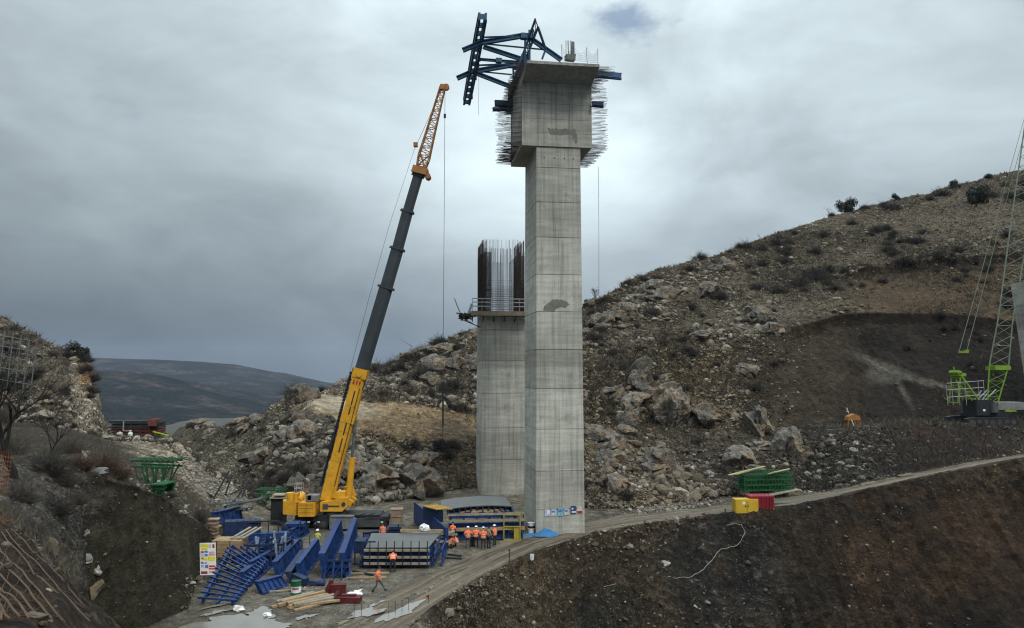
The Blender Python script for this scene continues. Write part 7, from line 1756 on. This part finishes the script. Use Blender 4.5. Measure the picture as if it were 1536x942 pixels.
def person(pos, face, pose, label, vest=m_org, trs=m_trs, helmet=None, scale=1.0):
    """face: heading in degrees, 0 = away from the camera, 90 = left, 180 = toward it"""
    J = {k_: v for k_, v in POSE[pose].items()}; V = lambda t: Vector(t)
    t = thing('person', label, 'person', pos, local=True, rz=R(face)); t.scale = (scale,)*3
    pel, che, nec, hea = V(J['pelvis']), V(J['chest']), V(J['neck']), V(J['head']); up = (nec-pel).normalized()
    verts, rad, ed = [], [], []
    def add(v, r_, par=None):
        verts.append(tuple(v)); rad.append(r_)
        if par is not None: ed.append((par, len(verts)-1))
        return len(verts)-1
    i0 = add(pel, .135); i1 = add(pel.lerp(che, .55), .13, i0); i2 = add(che, .145, i1); i3 = add(nec, .058, i2)
    hd = (hea-nec).normalized(); i4 = add(hea-hd*.03, .082, i3); i5 = add(hea+hd*.07, .078, i4); fwd = Vector((0, 1, 0)); fwd = (fwd-hd*fwd.dot(hd)).normalized(); add(hea+fwd*.085-hd*.01, .018, i4)
    for s in (0, 1):
        sg = -1 if s == 0 else 1
        sh_ = che+Vector((sg*.185, 0, 0))+up*.10; a1 = add(sh_, .062, i2); el_, ha = V(J['elbow'][s]), V(J['hand'][s])
        a2 = add(el_, .046, a1); dh_ = (ha-el_).normalized(); a3 = add(ha-dh_*.02, .030, a2); a4 = add(ha+dh_*.06, (.042, .024), a3)
        sd_ = dh_.cross(Vector((0, 0, 1))); sd_ = sd_.normalized() if sd_.length > .1 else Vector((1, 0, 0))
        for f_ in range(4): 
            b_ = ha+dh_*.08+sd_*(f_-1.5)*.020; c_ = add(b_, .011, a4); add(b_+dh_*(.055+.01*(f_ in (1, 2)))+Vector((0, 0, -.012)), .009, c_)
        add(ha+dh_*.055+sd_*.05*sg, .011, a4)
        h_ = add(pel+Vector((sg*J['hip'], 0, -.05)), .098, i0); k_ = add(V(J['knee'][s]), .064, h_); cf = V(J['knee'][s]).lerp(V(J['ankle'][s]), .35); c1 = add(cf+Vector((0, -.015, 0)), .060, k_); an = add(V(J['ankle'][s]), .046, c1)
        tf = Vector((0, .17, -.035)) if pose != 'walk' or s == 1 else Vector((0, .15, .06)); hl = add(V(J['ankle'][s])+Vector((0, -.04, -.03)), .045, an); add(V(J['ankle'][s])+tf, .042, an)
    body = skin_mesh('body', verts, rad, ed, [m_skin, m_olv, trs, m_blk], 0, 1); body.parent = t
    ank = [V(q) for q in J['ankle']]; hands = [V(q) for q in J['hand']]; n_up = up
    for f_ in body.data.polygons:
        c_ = f_.center; mi = 1
        if (c_-nec).dot(hd) > .02 and (c_-hea).length < .25: mi = 0
        elif min((c_-q).length for q in hands) < .13: mi = 0
        elif min((c_-q).length for q in ank) < .22 and c_.z < max(q.z for q in ank)+.08: mi = 3
        elif (c_-pel).dot(n_up) < .04: mi = 2
        f_.material_index = mi; f_.use_smooth = True
    # vest over the torso, with reflective strips
    if vest is not None:
        vb = MB(); rows = []
        ax = (che-pel).normalized(); fr = Vector((0, 1, 0)); fr = (fr-ax*fr.dot(ax)).normalized(); rt = ax.cross(fr)*-1
        Lv = (nec-pel).length
        for u, rx, ry in ((-.10, .205, .165), (.05, .195, .16), (.25, .20, .165), (.50, .215, .17), (.72, .22, .165), (.88, .19, .13), (.97, .10, .09)):
            c_ = pel.lerp(nec, max(0, u))+(ax*u*Lv if u < 0 else Vector()); rows.append([c_+rt*rx*math.cos(q)+fr*ry*math.sin(q) for q in np.linspace(0, 2*math.pi, 14, endpoint=False)])
        n = 14; vb.add([q for r_ in rows for q in r_], [(j*n+i, j*n+(i+1) % n, (j+1)*n+(i+1) % n, (j+1)*n+i) for j in range(len(rows)-1) for i in range(n)]+[tuple(range((len(rows)-1)*n, len(rows)*n))])
        vo = vb.build('vest', vest, t, Vector((0, 0, 0)), True)
        sb = MB()
        for u in (.14, .42):
            c_ = pel.lerp(nec, u)
            lo = [c_+rt*.212*math.cos(q)+fr*.176*math.sin(q) for q in np.linspace(0, 2*math.pi, 14, endpoint=False)]; hi = [q+ax*.045 for q in lo]
            sb.add(lo+hi, [(i, (i+1) % n, n+(i+1) % n, n+i) for i in range(n)])
        sb.build('reflective_strip', m_refl, vo, Vector((0, 0, 0)))
        for s in (0, 1):
            sg = -1 if s == 0 else 1; sl_ = MB(); sl_.tube(che+Vector((sg*.18, 0, 0))+up*.10, V(J['elbow'][s]), .082, 9, .06); sl_.build('sleeve', vest, t, Vector((0, 0, 0)), True)
    hm = MB(); M = hd.to_track_quat('Z', 'Y').to_matrix()
    if helmet is not None:
        ellip(hm, hea+hd*.055, (.125, .145, .125), 14, .0, M); brim = [hea+hd*.055+M@Vector((.14*math.cos(q), .165*math.sin(q), 0)) for q in np.linspace(0, 2*math.pi, 14, endpoint=False)]; hm.prism(brim, hd*.018); hm.build('helmet', helmet, t, Vector((0, 0, 0)), True)
    else: ellip(hm, hea+hd*.035-fwd*.012, (.095, .105, .10), 12, -.15, M); hm.build('hair', m_hair, t, Vector((0, 0, 0)), True)
    fb = MB()
    for sg in (-1, 1): ellip(fb, hea+fwd*.088+Vector((sg*.032, 0, 0))+hd*.02, (.012, .008, .009), 6)
    fb.build('eyes', m_blk, t, Vector((0, 0, 0)))
    return t
def at(px, py, dz=0.0): return gp(px, py)+UP*dz
person(at(566, 889), -100, 'walk', 'worker in orange vest and dark trousers walking across the yard', trs=m_trg, scale=1.03)
person(at(589, 858), 8, 'bend', 'worker in orange vest bending over in front of the deck formwork', scale=1.03)
person(at(574, 815), 175, 'stand', 'worker in orange vest seen waist up behind the deck formwork')
person(at(476, 826), 160, 'stand', 'worker in lime vest and white helmet between the blue girders', vest=m_lim, helmet=m_helw)
person(at(675, 823), -80, 'crouch', 'crouching worker in orange vest, the one nearer the deck formwork', scale=1.06)
person(at(684, 821), 70, 'crouch', 'crouching worker in orange vest facing the other croucher', scale=1.06)
person(at(679, 814), -20, 'stand', 'bareheaded worker in orange vest standing behind the two crouching men')
person(at(702, 823), 10, 'armsback', 'worker in orange vest and white helmet left of the black tool chest', trs=m_trg, helmet=m_helw, scale=1.03)
person(at(714, 822), -5, 'armsback', 'worker in orange vest and white helmet right of the black tool chest', helmet=m_helw, scale=1.03)
person(at(725, 824.5), 5, 'stand', 'worker in orange vest with pale blue helmet in the middle of the group', helmet=m_helb, scale=1.06)
person(at(733, 823), -40, 'stand', 'person in olive jacket without a vest among the orange workers', vest=None, scale=1.03)
person(at(742, 818.5), 60, 'stand', 'worker in orange vest at the right end of the group, seen side on', helmet=m_helw)
